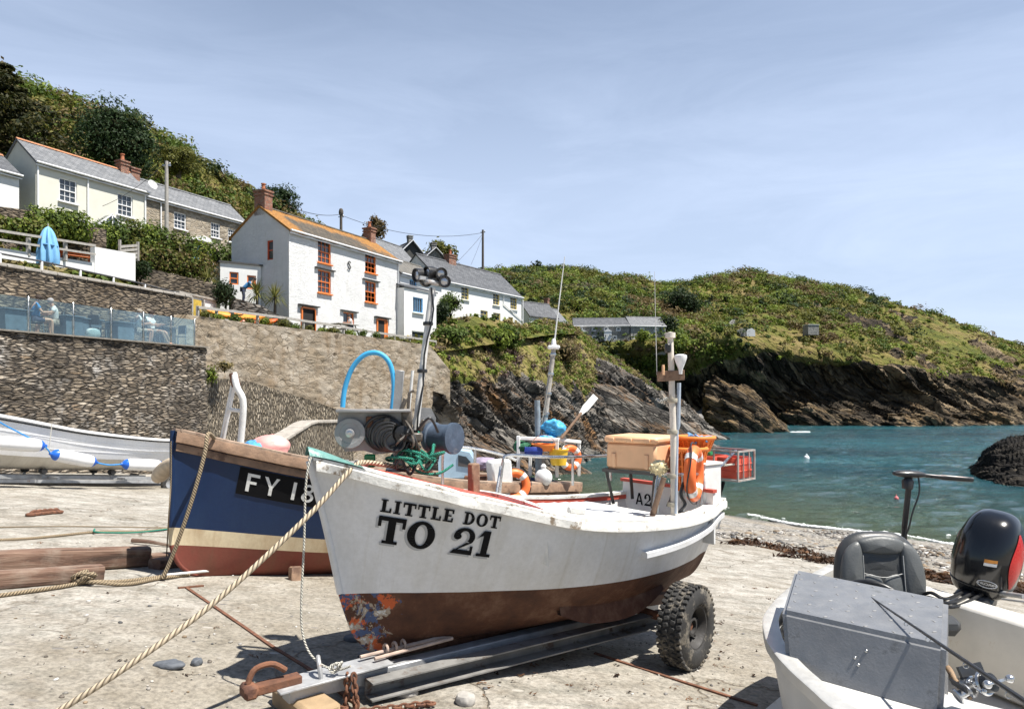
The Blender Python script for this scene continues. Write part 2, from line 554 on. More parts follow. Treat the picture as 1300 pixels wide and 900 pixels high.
def sheet(name, d0, d1, t0, t1, nd, nt, m, amp, kd=2.2, kind='structure'):
    def sp(a, b, n):      # samples denser near 0
        x = np.linspace(math.asinh(a / kd), math.asinh(b / kd), n)
        return np.sinh(x) * kd
    D, T = np.meshgrid(sp(d0, d1, nd), sp(t0, t1, nt), indexing='ij')
    D[0] = d0; D[-1] = d1
    X, Y = dt(D, T)
    Z = np.vectorize(gz)(X, Y)
    P = np.stack([X, Y, Z * 0], -1)
    r = np.clip(np.hypot(X, Y) / 14, .25, 1.6)
    Z = Z + amp * (fbm(P * .45, 3, 5) * r + .3 * fbm(P * 2.5, 4, 9))
    V3 = np.stack([X, Y, Z], -1).reshape(-1, 3)
    o = np_mesh(name, V3, gquads(nd, nt)[:, ::-1], m)
    return tag(o, kind=kind)


tag(sheet('slipway', -45, 18.3, -60, 60, 240, 300, concrete(), .045), 'pale worn concrete slipway sloping down to the beach', 'slipway')
tag(sheet('beach', 18.3, 80, -70, 70, 120, 240, shingle(), .09, 12), 'grey shingle beach between slipway and sea', 'beach')


def gsurf(x, y):
    """drawn height of the slip incl. undulation (approx)"""
    p = np.array([[x, y, 0.0]])
    r = min(max(math.hypot(x, y) / 14, .25), 1.6)
    return gz(x, y) + .045 * (float(fbm(p * .45, 3, 5)[0]) * r + .3 * float(fbm(p * 2.5, 4, 9)[0]))


def gp(px, py, up=0.0):
    p = gnd(px, py)
    return V((p.x, p.y, gsurf(p.x, p.y) + up))


def water():
    t = NT('sea_water'); c = t.coord('Object')
    n1 = t.noise(t.coord('Object', (.35, 1, 1), (0, 0, -.35)), .55, 6, .65, .4)
    n2 = t.noise(t.coord('Object', (.6, 1.4, 1), (0, 0, .2)), 2.4, 6, .7, .3)
    big = t.noise(t.coord('Object', (.3, 1, 1), (0, 0, -.5)), .07, 5, .6)
    k = t.ramp(big, [(.34, (.003, .030, .040)), (.5, (.006, .060, .076)), (.66, (.014, .105, .128))])
    k = t.mix(t.ramp(n1, [(.5, (0, 0, 0)), (.72, (.6,) * 3)]), k, (.03, .15, .18))
    g = t.new('ShaderNodeNewGeometry'); s = t.new('ShaderNodeSeparateXYZ'); t.l.new(g.outputs['Position'], s.inputs[0])
    d = t.math('ADD', t.math('MULTIPLY', s.outputs[0], QD[0]), t.math('MULTIPLY', s.outputs[1], QD[1]))
    d = t.math('ADD', d, t.math('MULTIPLY', t.math('SUBTRACT', t.noise(c, .15, 4), .5), 9.0))
    sh = t.ramp(t.math('DIVIDE', t.math('SUBTRACT', d, 30.0), 26.0), [(0.02, (1, 1, 1)), (.5, (.35,) * 3), (.95, (0, 0, 0))])
    k = t.mix(sh, k, (.075, .098, .05))
    h = t.math('ADD', t.math('MULTIPLY', n1, 1.0), t.math('MULTIPLY', n2, .55))
    nb = t.bump(h, 1.0, .8)
    return t.fin(k, .09, nb, spec=.5)


xs = np.concatenate([[-6000, -1500, -400], np.linspace(-120, -25, 40), np.linspace(-24, 110, 300), np.linspace(112, 320, 80), [600, 1800, 6000]])
ys = np.concatenate([[-600, -100], np.linspace(10, 150, 330), np.linspace(151, 260, 60), [400, 900, 2500, 8000]])
X, Y = np.meshgrid(xs, ys, indexing='ij')
P = np.stack([X, Y, X * 0], -1)
Z = (.10 * fbm(P * np.array([.16, .3, 1]), 3, 3) + .13 * (1 - 2 * np.abs(fbm(P * np.array([.45, .8, 1]) + .3 * fbm(P * .2, 2, 8)[..., None], 3, 7)))) * ((X > -130) & (X < 330) & (Y < 270))
o = np_mesh('sea', np.stack([X, Y, Z], -1).reshape(-1, 3), gquads(len(xs), len(ys)), water())
tag(o, 'teal rippled sea water of the cove', 'sea', kind='structure')

foam_m = paint('foam_white', (.62, .64, .63), .6, .06, 8, .6, 14)
def leaf_mat():
    t = NT('foliage'); a = t.new('ShaderNodeAttribute', attribute_name='col')
    n = t.noise(t.coord('Object'), 1.3, 3)
    k = t.mix(.5, a.outputs['Color'], t.ramp(n, [(.3, (.45, .45, .4)), (.7, (1, 1, 1))]), 'MULTIPLY')
    tr = t.new('ShaderNodeBsdfTranslucent'); t.l.new(k, tr.inputs['Color'])
    t.fin(k, .65, spec=.25)
    ms = t.new('ShaderNodeMixShader'); ms.inputs[0].default_value = .3
    t.l.new(t.b.outputs[0], ms.inputs[1]); t.l.new(tr.outputs[0], ms.inputs[2]); t.l.new(ms.outputs[0], t.out.inputs['Surface'])
    return t.m


LEAF = leaf_mat()
BARK = paint('bark', (.12, .095, .07), .9, .4, 5, .8, 30)
PAL = {'dark': [(.018, .034, .012), (.035, .06, .018)], 'mid': [(.06, .10, .018), (.125, .18, .03)],
       'olive': [(.10, .11, .022), (.19, .185, .038)], 'bright': [(.13, .19, .026), (.25, .30, .045)],
       'brown': [(.11, .078, .036), (.22, .16, .07)], 'purple': [(.10, .07, .06), (.19, .13, .11)],
       'bay': [(.022, .045, .016), (.05, .085, .03)], 'pine': [(.016, .026, .008), (.075, .07, .018)],
       'straw': [(.20, .165, .07), (.36, .29, .13)], 'wheat': [(.3, .22, .1), (.5, .38, .2)], 'palm': [(.09, .12, .03), (.26, .24, .07)]}


def leaves(c, r, n, size, pal, rng=NR, lump=.35, shell=.55, flat=.0, elong=1.7, upb=.2):
    """n leaf quads spread through the outer part of a lumpy ellipsoid"""
    d = rng.normal(size=(n, 3)); d /= np.linalg.norm(d, axis=1, keepdims=True)
    lm = 1 + lump * fbm(d * 1.9 + np.array(c) * 1.37, 3, 17) * 1.8
    rad = lm * (shell + (1 - shell) * rng.random(n) ** .5)
    p = np.array(c) + d * rad[:, None] * np.array(r)
    nrm = d + rng.normal(size=(n, 3)) * .55 + np.array([0, 0, upb]); nrm /= np.linalg.norm(nrm, axis=1, keepdims=True)
    up = np.where(np.abs(nrm[:, 2:3]) > .9, np.array([[1., 0, 0]]), np.array([[0, 0, 1.]]))
    a = np.cross(nrm, up); a /= np.linalg.norm(a, axis=1, keepdims=True); b = np.cross(nrm, a)
    th = rng.random(n) * 6.283
    e1 = a * np.cos(th)[:, None] + b * np.sin(th)[:, None]; e2 = np.cross(nrm, e1)
    s = size * (.6 + .8 * rng.random(n))[:, None]
    q = np.stack([p - e1 * s * elong * .5, p + e2 * s * .42 - e1 * s * .05, p + e1 * s * elong * .5, p - e2 * s * .42 + nrm * s * .15], 1)
    lo, hi = np.array(PAL[pal][0]), np.array(PAL[pal][1])
    cl = lo + (hi - lo) * rng.random((n, 1)) ** 1.2
    return q.reshape(-1, 3), np.repeat(cl, 4, 0)


def leaf_obj(name, parts, parent=None, **kw):
    Vt = np.concatenate([p[0] for p in parts]); C = np.concatenate([p[1] for p in parts])
    o = np_mesh(name, Vt, np.arange(len(Vt)).reshape(-1, 4), LEAF, parent, {'col': C}, smooth=False)
    return tag(o, **kw)


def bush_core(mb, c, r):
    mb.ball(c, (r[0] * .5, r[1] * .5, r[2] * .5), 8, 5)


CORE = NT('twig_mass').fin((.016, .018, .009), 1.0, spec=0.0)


def shrub(name, label, cat, base, rx, rz, pal, n=500, size=.16, group=None, blobs=5, pals=None, ry=None):
    """a bush standing on base: crown of leaf clumps + woody stems"""
    base = V(base); root = thing(name, label, cat, base, group)
    rng = np.random.default_rng(int(abs(base.x * 131 + base.y * 71)) + 5)
    ry = ry or rx
    parts, mb = [], MB()
    for i in range(blobs):
        a = 6.283 * i / blobs + rng.random(); q = .5 if i else 0
        br = (.62 + .2 * rng.random()) if blobs > 1 else 1
        c = (base.x + math.cos(a) * rx * q, base.y + math.sin(a) * ry * q, base.z + rz * (.55 + .5 * rng.random() * (1 if i == 0 else .7)))
        parts.append(leaves(c, (rx * br, ry * br, rz * .62), max(n // blobs, 8), size, (pals[i % len(pals)] if pals else pal), rng))
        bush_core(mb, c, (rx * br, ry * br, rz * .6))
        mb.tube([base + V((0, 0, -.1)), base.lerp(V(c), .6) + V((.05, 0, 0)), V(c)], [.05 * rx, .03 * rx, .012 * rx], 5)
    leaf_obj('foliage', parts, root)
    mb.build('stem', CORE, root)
    return root


def tree(name, label, cat, base, h, rx, rz, pal, n, size, group=None, blobs=9, lean=(0, 0)):
    base = V(base); root = thing(name, label, cat, base, group)
    rng = np.random.default_rng(int(abs(base.x * 131 + base.y * 71)) + 9)
    mb = MB(); parts = []
    top = base + V((lean[0], lean[1], h))
    mb.tube(smooth_pts([base - V((0, 0, .4)), base.lerp(top, .35) + V((.1 * rx, 0, 0)), base.lerp(top, .7), top], 10), [.09 * rx * (1.1 - i / 10) + .03 for i in range(10)], 8)
    core = MB()
    for i in range(blobs):
        g = i * 2.39996; zt = (i + .5) / blobs
        q = math.sin(math.acos(1 - 2 * zt)) * .55
        c = top + V((math.cos(g) * rx * q, math.sin(g) * rx * q, (zt - .5) * 1.5 * rz))
        br = .42 + .16 * rng.random()
        parts.append(leaves(c, (rx * br, rx * br, rz * br), n // blobs, size, pal, rng, .45))
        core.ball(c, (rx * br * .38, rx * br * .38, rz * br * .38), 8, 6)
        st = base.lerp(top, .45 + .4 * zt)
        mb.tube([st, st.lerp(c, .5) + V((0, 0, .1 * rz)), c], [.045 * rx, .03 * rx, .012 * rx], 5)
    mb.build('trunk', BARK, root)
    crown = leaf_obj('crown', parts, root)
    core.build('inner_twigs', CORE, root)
    return root


def strata(P, nrm, a1, a2):
    return np.stack([P @ np.array(nrm), P @ np.array(a1), P @ np.array(a2)], -1)


def terrain_mat(name, rock_cols, lichen, grass_stops, sc=1.0, lich=.6, seam=1.0):
    t = NT(name)
    sa = t.new('ShaderNodeAttribute', attribute_name='strata'); ga = t.new('ShaderNodeAttribute', attribute_name='grass')
    mp = t.new('ShaderNodeMapping'); mp.inputs['Scale'].default_value = (2.6 * sc, .5 * sc, .5 * sc); t.l.new(sa.outputs['Vector'], mp.inputs['Vector'])
    m2 = t.new('ShaderNodeMapping'); m2.inputs['Scale'].default_value = (8 * sc, 1.5 * sc, 1.5 * sc); t.l.new(sa.outputs['Vector'], m2.inputs['Vector'])
    n1 = t.noise(mp.outputs[0], 1, 7, .65, .4); n2 = t.noise(m2.outputs[0], 1, 5, .6)
    m4 = t.new('ShaderNodeMapping'); m4.inputs['Scale'].default_value = (1.7 * sc, .34 * sc, .34 * sc); t.l.new(sa.outputs['Vector'], m4.inputs['Vector'])
    ad = t.new('ShaderNodeVectorMath', operation='MULTIPLY_ADD'); nz = t.new('ShaderNodeTexNoise'); nz.inputs['Scale'].default_value = .9 * sc; nz.inputs['Detail'].default_value = 5; t.l.new(sa.outputs['Vector'], nz.inputs['Vector'])
    t.l.new(nz.outputs['Color'], ad.inputs[0]); ad.inputs[1].default_value = (.9, .5, .5); t.l.new(m4.outputs[0], ad.inputs[2])
    vc = t.new('ShaderNodeTexVoronoi', feature='DISTANCE_TO_EDGE'); vc.inputs['Scale'].default_value = 1; t.l.new(ad.outputs[0], vc.inputs['Vector'])
    vk = t.new('ShaderNodeTexVoronoi'); vk.inputs['Scale'].default_value = 1; t.l.new(ad.outputs[0], vk.inputs['Vector'])
    vs_ = t.new('ShaderNodeSeparateColor'); t.l.new(vk.outputs['Color'], vs_.inputs[0])
    crack = t.ramp(vc.outputs['Distance'], [(.0, (1, 1, 1)), (.06, (0, 0, 0))])
    c = t.coord('Object')
    k = t.ramp(t.math('ADD', t.math('MULTIPLY', n1, .72), t.math('MULTIPLY', vs_.outputs[0], .28)), [(.3, rock_cols[0]), (.5, rock_cols[1]), (.72, rock_cols[2])])
    m3 = t.new('ShaderNodeMapping'); m3.inputs['Scale'].default_value = (.5 * sc, .12 * sc, .12 * sc); t.l.new(sa.outputs['Vector'], m3.inputs['Vector'])
    k = t.mix(t.math('MULTIPLY', t.ramp(t.noise(m3.outputs[0], 1, 7, .7), [(lich - .06, (0, 0, 0)), (lich + .08, (1, 1, 1))]), t.ramp(n2, [(.38, (0.1,) * 3), (.55, (1, 1, 1))])), k, lichen)
    k = t.mix(t.ramp(n2, [(.34, (.8 * seam,) * 3), (.45, (0, 0, 0))]), k, (.012, .011, .010))
    k = t.mix(t.math('MULTIPLY', crack, .8), k, (.012, .011, .010))
    gn = t.noise(c, .22 * sc, 7, .7); gf = t.noise(c, 2.2 * sc, 6, .7)
    gk = t.ramp(gn, grass_stops)
    gk = t.mix(.6, gk, t.ramp(gf, [(.3, (.3, .3, .3)), (.68, (1, 1, 1))]), 'MULTIPLY')
    f = t.math('ADD', ga.outputs['Fac'], t.math('MULTIPLY', t.math('SUBTRACT', t.noise(c, .9 * sc, 6, .7), .5), .9))
    f = t.ramp(f, [(.46, (0, 0, 0)), (.54, (1, 1, 1))])
    k = t.mix(f, k, gk)
    h = t.math('ADD', n1, t.math('MULTIPLY', n2, .5)); h = t.math('ADD', h, t.math('MULTIPLY', gf, .5)); h = t.math('SUBTRACT', t.math('ADD', h, t.math('MULTIPLY', vs_.outputs[1], .6)), t.math('MULTIPLY', crack, .5))
    return t.fin(k, .88, t.bump(h, 1.0, .5 / sc), spec=.2)


def step_(x, n):
    t = x * n; f = np.floor(t); r = t - f
    return (f + np.clip((r - .38) * 4.2, 0, 1)) / n


def rockify(P, sn, a1, a2, g, amp, fine, seed, f0=.35, gamp=.5):
    """push a lofted sheet out along its normals: bedded slabs on rock (g=0), soft lumps on grass (g=1)"""
    N = gnormals(P)
    if N[:, :, 1].mean() > 0: N = -N
    S = strata(P, sn, a1, a2)
    q = S * np.array([f0 * 3.2, f0 * .28, f0 * .28])
    lay = fbm(q, 5, seed, .6)
    lay = step_(lay, 5)
    q2 = S * np.array([f0 * 11, f0 * 1.1, f0 * 1.1])
    fin = fbm(q2, 5, seed + 3, .68)
    jo = step_(fbm(S * np.array([f0 * 2.4, f0 * 1.3, f0 * 1.3]) + 3, 4, seed + 21, .55), 4)
    blk = fbm(P * f0 * .45, 4, seed + 7)
    dr = amp * (1.15 * lay + .6 * blk + .38 * jo) + fine * fin
    dg = gamp * (fbm(P * .12, 3, seed + 11) + .35 * fbm(P * .6, 3, seed + 13))
    out = P + N * (dr * (1 - g) + dg * g)[..., None]
    return out, S


def terrain(name, rails, nu, nv, gfun, sn, a1, a2, amp, fine, m, seed, f0=.35, gamp=.5, ends=0):
    P = loft(rails, nu, nv)
    vv, uu = np.meshgrid(np.linspace(0, len(rails) - 1, nv), np.linspace(0, len(rails[0]) - 1, nu), indexing='ij')
    g = gfun(uu, vv, P)
    g = np.clip(g, 0, 1)
    Q, S = rockify(P, sn, a1, a2, g, amp, fine, seed, f0, gamp)
    o = np_mesh(name, Q.reshape(-1, 3), gquads(nv, nu), m, None, {'grass': g.ravel(), 'strata': S.reshape(-1, 3)})
    o.data.set_sharp_from_angle(angle=math.radians(50))
    return o, Q, g


def sstep(a, b, x):
    t = np.clip((x - a) / (b - a), 0, 1); return t * t * (3 - 2 * t)


GRASS = [(.28, (.05, .075, .015)), (.40, (.11, .13, .024)), (.48, (.19, .19, .04)), (.56, (.26, .21, .07)), (.68, (.34, .255, .12))]
GRASS2 = [(.28, (.06, .09, .016)), (.42, (.14, .165, .03)), (.5, (.23, .22, .05)), (.58, (.32, .26, .10)), (.7, (.33, .24, .14))]
DARKROCK = [(.02, .017, .013), (.075, .058, .04), (.37, .28, .175)]  # palest tone raised to paint sunlit patches into the cliff rock
SLATE = [(.025, .024, .024), (.11, .10, .088), (.36, .33, .29)]
m_head = terrain_mat('headland_ground', DARKROCK, (.30, .20, .10), GRASS, .45, .60)
m_prom = terrain_mat('promontory_ground', SLATE, (.28, .155, .07), GRASS2, 1.0, .57)

hp = [  # px, (py,Y) at: below water, waterline, ledge, cliff top, slope foot, mid slope, ridge, behind
    (520, [(470, 96), (455, 100), (445, 103), (425, 107), (405, 113), (385, 130), (356, 168), (365, 240)]),
    (640, [(490, 100), (468, 103), (450, 105), (432, 107), (410, 112), (390, 130), (347, 175), (365, 250)]),
    (720, [(520, 106), (490, 108), (472, 110), (452, 111), (433, 112), (404, 124), (346, 182), (365, 260)]),
    (790, [(556, 120), (528, 122), (492, 117), (462, 114), (433, 112), (404, 127), (356, 186), (372, 260)]),
    (850, [(560, 135), (531, 138), (500, 131), (464, 121), (433, 112.5), (401, 136), (362, 188), (378, 260)]),
    (905, [(560, 134), (535, 140), (488, 136), (444, 127), (421, 126), (398, 150), (355, 190), (372, 260)]),
    (950, [(562, 130), (538, 137), (490, 134), (440, 128), (421, 134), (395, 152), (349, 192), (370, 260)]),
    (1000, [(562, 128), (540, 135), (488, 135), (446, 131), (424, 138), (400, 155), (356, 193), (376, 260)]),
    (1060, [(562, 128), (541, 134), (492, 137), (455, 134), (430, 142), (408, 158), (367, 195), (386, 260)]),
    (1120, [(562, 128), (541, 134), (500, 138), (465, 137), (440, 146), (418, 160), (381, 196), (398, 260)]),
    (1180, [(562, 128), (541, 134), (505, 140), (474, 141), (450, 150), (430, 164), (399, 198), (416, 260)]),
    (1240, [(562, 128), (540, 136), (508, 142), (482, 146), (458, 156), (440, 168), (419, 200), (436, 260)]),
    (1300, [(562, 130), (539, 139), (510, 146), (488, 152), (468, 162), (456, 174), (441, 203), (456, 260)]),
    (1380, [(562, 134), (536, 146), (512, 155), (495, 162), (484, 172), (478, 184), (468, 208), (480, 260)]),
    (1460, [(560, 140), (533, 160), (518, 168), (509, 176), (505, 186), (503, 196), (500, 212), (506, 260)])]
rails = [[at(p, *c[k]) for p, c in hp] for k in range(8)]
rails = rails[::1]
def g_head(u, v, P):
    n = fbm(P * .05, 4, 41); n2 = fbm(P * .16, 3, 47)
    g = sstep(2.5, 3.15, v + .75 * n + .35 * n2)
    out = sstep(.26, .40, fbm(P * .06 + 9, 4, 61) + .3 * n2) * sstep(5.5, 7.5, u) * (v < 5.6)   # outcrops on the right-hand slope
    return g * (1 - out)
head, headP, headG = terrain('headland', rails, 560, 240, g_head, (.52, .25, .82), (.84, 0, -.53), (-.2, .97, -.1), 2.6, .9, m_head, 23, .17, 1.3)
tag(head, 'long green headland with dark rock cliffs across the cove', 'headland', kind='structure')

pp = [
    (548, [(640, 42), (606, 43.5), (545, 45), (480, 46), (446, 47.5), (425, 51), (405, 57)]),
    (580, [(640, 43), (606, 45), (545, 47), (478, 49), (443, 51.5), (420, 55), (402, 61)]),
    (620, [(640, 45), (604, 48), (550, 51), (478, 53.5), (445, 57), (424, 61), (409, 66)]),
    (660, [(635, 48), (600, 51), (550, 55), (484, 58.5), (446, 63), (424, 68), (411, 74)]),
    (700, [(630, 52), (597, 55), (550, 60), (488, 65), (450, 70), (425, 76), (406, 82)]),
    (735, [(622, 56), (590, 60), (548, 66), (496, 72), (458, 78), (436, 84), (420, 88)]),
    (770, [(612, 62), (578, 68), (545, 74), (505, 80), (476, 86), (458, 91), (448, 97)]),
    (805, [(600, 70), (568, 77), (545, 84), (518, 89), (495, 94), (478, 99), (473, 104)]),
    (845, [(592, 80), (560, 88), (548, 94), (532, 98), (517, 102), (508, 106), (506, 111)]),
    (885, [(585, 90), (562, 99), (556, 102), (550, 105), (546, 108), (546, 112), (550, 118)])]
rails = [[at(p, *c[k]) for p, c in pp] for k in range(7)]
def g_prom(u, v, P):
    n = fbm(P * .12, 4, 71); n2 = fbm(P * .5, 3, 77)
    return sstep(2.75, 3.35, v + .7 * n + .35 * n2 - .15 * np.clip(u - 5, 0, 9) ** 1.3)
prom, promP, promG = terrain('promontory', rails, 420, 240, g_prom, (.50, .30, .81), (.85, 0, -.53), (-.25, .95, -.2), 1.3, .5, m_prom, 31, .42, .45)
tag(prom, 'steep slate promontory with bracken and grass on top beside the beach', 'cliff', kind='structure')

sp_ = [(725, [(640, 70), (570, 78), (500, 84), (474, 88), (468, 96)]), (760, [(640, 70), (572, 78), (500, 83), (470, 87), (466, 95)]),
       (800, [(630, 74), (568, 82), (525, 86), (488, 90), (482, 98)]), (840, [(620, 80), (564, 88), (540, 92), (512, 95), (505, 102)]),
       (872, [(610, 88), (560, 96), (548, 99), (532, 101), (530, 108)]), (900, [(600, 94), (566, 103), (560, 105), (556, 107), (560, 112)])]
rails = [[at(p, *c[k]) - V((0, 4, 0)) for p, c in sp_] for k in range(5)]
slab, sP, sG = terrain('slate_slab', rails, 200, 140, lambda u, v, P: 0 * v, (.50, .30, .81), (.85, 0, -.53), (-.25, .95, -.2), 1.2, .5, m_prom, 57, .42)
tag(slab, 'tilted slab of slate dipping into the water', 'rock', kind='structure')

Z = lambda x, y, z: V((x, y, z + CH))
W_ = [Z(-23, 14, 3.9), Z(-20.5, 20, 4.1), Z(-18.2, 25, 4.2), Z(-16.6, 30.5, 4.1), Z(-14.9, 33.2, 3.3), Z(-12.4, 37, 3.2), Z(-9, 42, 3.0), Z(-5, 48, 3.0), Z(-1.5, 56, 4.2), Z(2, 66, 5.4), Z(7, 80, 7), Z(12, 98, 7)]
F0 = [Z(-28, 14, 4.3), Z(-25, 21, 4.5), Z(-21.5, 27, 5.2), Z(-20, 34, 5.4), Z(-18, 40, 4.0), Z(-13.5, 45, 3.6), Z(-9.5, 49, 3.6), Z(-6, 55, 5.2), Z(-3, 60, 6.7), Z(1.5, 73, 7.1), Z(6, 86, 7.6), Z(11, 102, 7.6)]
F1 = [Z(-36, 20, 7), Z(-31, 28, 8), Z(-27.5, 36, 8.4), Z(-25.8, 43, 8.5), Z(-23.5, 51, 8.6), Z(-19.5, 56, 8.4), Z(-14.5, 61, 8.2), Z(-10, 66, 8), Z(-6, 73, 8.2), Z(-1, 84, 8.8), Z(4, 97, 9), Z(9, 110, 8.6)]
M_ = [Z(-48, 25, 12), Z(-44, 34, 11), Z(-38, 44, 10.4), Z(-35, 51, 10.7), Z(-32, 59, 11.2), Z(-27, 65, 11), Z(-21, 70, 11), Z(-16, 77, 11), Z(-11, 86, 11.5), Z(-6, 98, 12), Z(0, 113, 12), Z(6, 126, 11)]
MM = [Z(-75, 42, 27), Z(-62, 55, 24), Z(-52, 64, 22), Z(-46, 72, 22), Z(-42, 80, 22), Z(-36, 90, 21), Z(-29, 99, 20.5), Z(-22, 108, 19.5), Z(-17, 117, 18.5), Z(-10, 130, 18), Z(-4, 142, 17.5), Z(4, 155, 17)]
RR = [Z(-95, 60, 42), Z(-72, 76, 41), Z(-60, 82, 36.6), Z(-54, 89, 35.6), Z(-50, 97, 35.4), Z(-44, 110, 32.3), Z(-37, 122, 28.2), Z(-29, 130, 25), Z(-21, 138, 22.6), Z(-13, 150, 22.5), Z(-5, 165, 26.5), Z(4, 175, 27.5)]
BB = [p + V((-30, 40, -8)) for p in RR]
m_hill = terrain_mat('hillside_ground', DARKROCK, (.25, .2, .1), GRASS, .6, .7)
hill, hillP, hillG = terrain('hillside', [W_, F0, F1, M_, MM, RR, BB], 260, 180, lambda u, v, P: 0 * v + 1, (.5, .3, .81), (.85, 0, -.53), (-.25, .95, -.2), .5, .2, m_hill, 83, .3, .35)
tag(hill, 'steep scrub covered hillside behind the village', 'hillside', kind='structure')

rp = [(1228, [(640, 52), (606, 52.5), (603, 53), (601, 54), (603, 58)]), (1250, [(660, 46), (612, 47.5), (590, 50), (580, 53), (590, 60)]), (1275, [(680, 43), (622, 45), (585, 48.5), (566, 52.5), (575, 62)]),
      (1300, [(690, 41), (630, 43.5), (580, 48), (558, 52.5), (562, 64)]), (1350, [(700, 40), (636, 42.5), (575, 48), (553, 53), (556, 66)]), (1450, [(700, 40), (640, 43), (575, 49), (552, 54), (554, 68)])]
rails = [[at(p, *c[k]) for p, c in rp] for k in range(5)]
m_rk = terrain_mat('harbour_rock', [(.010, .009, .008), (.03, .026, .022), (.085, .07, .05)], (.2, .14, .06), GRASS, .8, .68)
rk, rkP, _ = terrain('harbour_rock', rails, 160, 100, lambda u, v, P: 0 * v, (.3, .3, .9), (.85, 0, -.53), (-.25, .95, -.2), .7, .3, m_rk, 91, .4)
tag(rk, 'dark wet rock jutting into the cove at the right', 'rock', kind='structure')


def rock_lump(name, label, cat, base, r, h, m, seed, group=None, lean=.6, kind=None, n=120):
    """a jagged, tilted slab-like rock"""
    th, ph = np.meshgrid(np.linspace(0, 2 * math.pi, n), np.linspace(-.5, math.pi / 2, n // 2), indexing='xy')
    d = np.stack([np.cos(th) * np.cos(ph), np.sin(th) * np.cos(ph), np.sin(ph)], -1)
    P = d * np.array([r[0], r[1], h])
    P[..., 0] -= lean * np.clip(P[..., 2], 0, 99)
    base = np.array(base)
    S = strata(P + base, (.50, .30, .81), (.85, 0, -.53), (-.25, .95, -.2))
    q = S * np.array([2.4, .34, .34]) / max(h, .2)
    k = 1 + .42 * fbm(d * 1.4 + base * .3, 4, seed) + .42 * step_(fbm(q, 5, seed + 2, .62), 5) + .16 * fbm(q * 4, 4, seed + 6, .65)
    k[:, -1] = k[:, 0]
    P = base + P * k[..., None]
    S = strata(P, (.50, .30, .81), (.85, 0, -.53), (-.25, .95, -.2))
    o = np_mesh(name, P.reshape(-1, 3), gquads(n // 2, n), m, None, {'grass': np.zeros(P.size // 3), 'strata': S.reshape(-1, 3)})
    o.data.set_sharp_from_angle(angle=math.radians(45))
    return tag(o, label, cat, group, kind)


m_sea_rk = terrain_mat('sea_rock', DARKROCK, (.26, .17, .08), GRASS, .8, .55)
b = at(965, 549, 108); rock_lump('sea_rock', 'tall leaning sea rock with a foaming foot before the far cliff', 'rock', (b.x - 1, b.y + 2, -.6), (5.8, 4, 1), 7.4, m_sea_rk, 4, None, .5)
for i, (px, py, Y, r, h, lb) in enumerate([
        (1060, 541, 130, 6.5, 4.6, 'low brown ledge right of the leaning sea rock'), (1110, 542, 129, 7.5, 3.4, 'flat ledge of rock at the middle of the far cliff foot'),
        (1190, 543, 127, 9, 3.2, 'long sunlit ledge of rock running out furthest from the far cliff'), (1270, 541, 131, 8, 3.0, 'rock ledge at the far cliff foot nearest the right edge')]):
    b = at(px, py, Y); rock_lump('rock_ledge', lb, 'rock', (b.x, b.y + 3, -.8), (r, 3.5, 1), h, m_sea_rk, 12 + i, 'ledges at the foot of the far cliff', .9)
for i, (px, py, Y, r, h) in enumerate([(893, 530, 130, 2.2, 1.6), (880, 532, 126, 1.8, 1.2), (905, 529, 133, 2.4, 1.4), (872, 528, 128, 1.6, 1.5), (898, 527, 136, 2, 2)]):
    b = at(px, py, Y); rock_lump('boulder', 'pale grey boulder in the small inlet beneath the far cliff', 'boulder', (b.x, b.y, max(b.z, -.4) - .2), (r, r * .8, 1), h, paint('pale_boulder', (.22, .21, .2), .8, .4, 1, .5, 4), 40 + i, 'boulders in the inlet', .1, n=24)
for px, py, Y, r, h, lean, sd, lb in ((792, 575, 77, (9.5, 3.2, 1), 7.6, .95, 71, 'biggest tilted slab of slate leaning out of the promontory foot'), (846, 562, 91, (8, 3, 1), 4.4, 1.1, 74, 'lowest tilted slate slab running furthest into the water'),
                                   (672, 597, 53, (4.6, 2.2, 1), 4.2, .9, 78, 'leaning slate slab at the beach below the whip aerial'), (600, 604, 46.5, (3.6, 1.8, 1), 3.6, .8, 82, 'leaning slate slab nearest the end of the pale wall')):
    b = at(px, py, Y); rock_lump('slate_block', lb, 'rock', (b.x, b.y, max(b.z, 0) - .6), r, h, m_prom, sd, 'tilted slate slabs along the promontory foot', lean)
mbf = MB()
for i in range(46):
    b = at(1000 + R.gauss(0, 5), 549 + R.gauss(0, .7), 107); mbf.ball((b.x + 2, b.y, .1), (R.uniform(.1, .4), R.uniform(.1, .3), R.uniform(.05, .2)), 7, 4)
tag(mbf.build('sea_spray', foam_m), 'white broken water at the foot of the leaning sea rock', 'foam', kind='stuff')

def scatter(name, P, g, keep, n, rmin, rmax, leaf, pals, label, seed, per=70, hk=.8, gap=.55):
    rng = np.random.default_rng(seed)
    nv, nu = g.shape
    a = np.linalg.norm(np.cross(np.gradient(P, axis=0), np.gradient(P, axis=1)), axis=-1) * keep
    pr = (a / a.sum()).ravel()
    idx = rng.choice(nv * nu, size=n, p=pr)
    pts = P.reshape(-1, 3)[idx]
    sel = fbm(pts * .09, 3, seed) + .4 * rng.normal(size=n) * .5
    parts = []
    for p, s in zip(pts, sel):
        k = int(np.clip((s + .55) / 1.1 * len(pals), 0, len(pals) - 1))
        r = rmin + (rmax - rmin) * rng.random() ** 2.2
        parts.append(leaves(p + np.array([0, 0, r * .25]), (r, r, r * hk), int(per * (.5 + r / rmax)), leaf, pals[k], rng, .4, gap, upb=.5))
    return leaf_obj(name, parts, label=label, cat='scrub', kind='stuff')


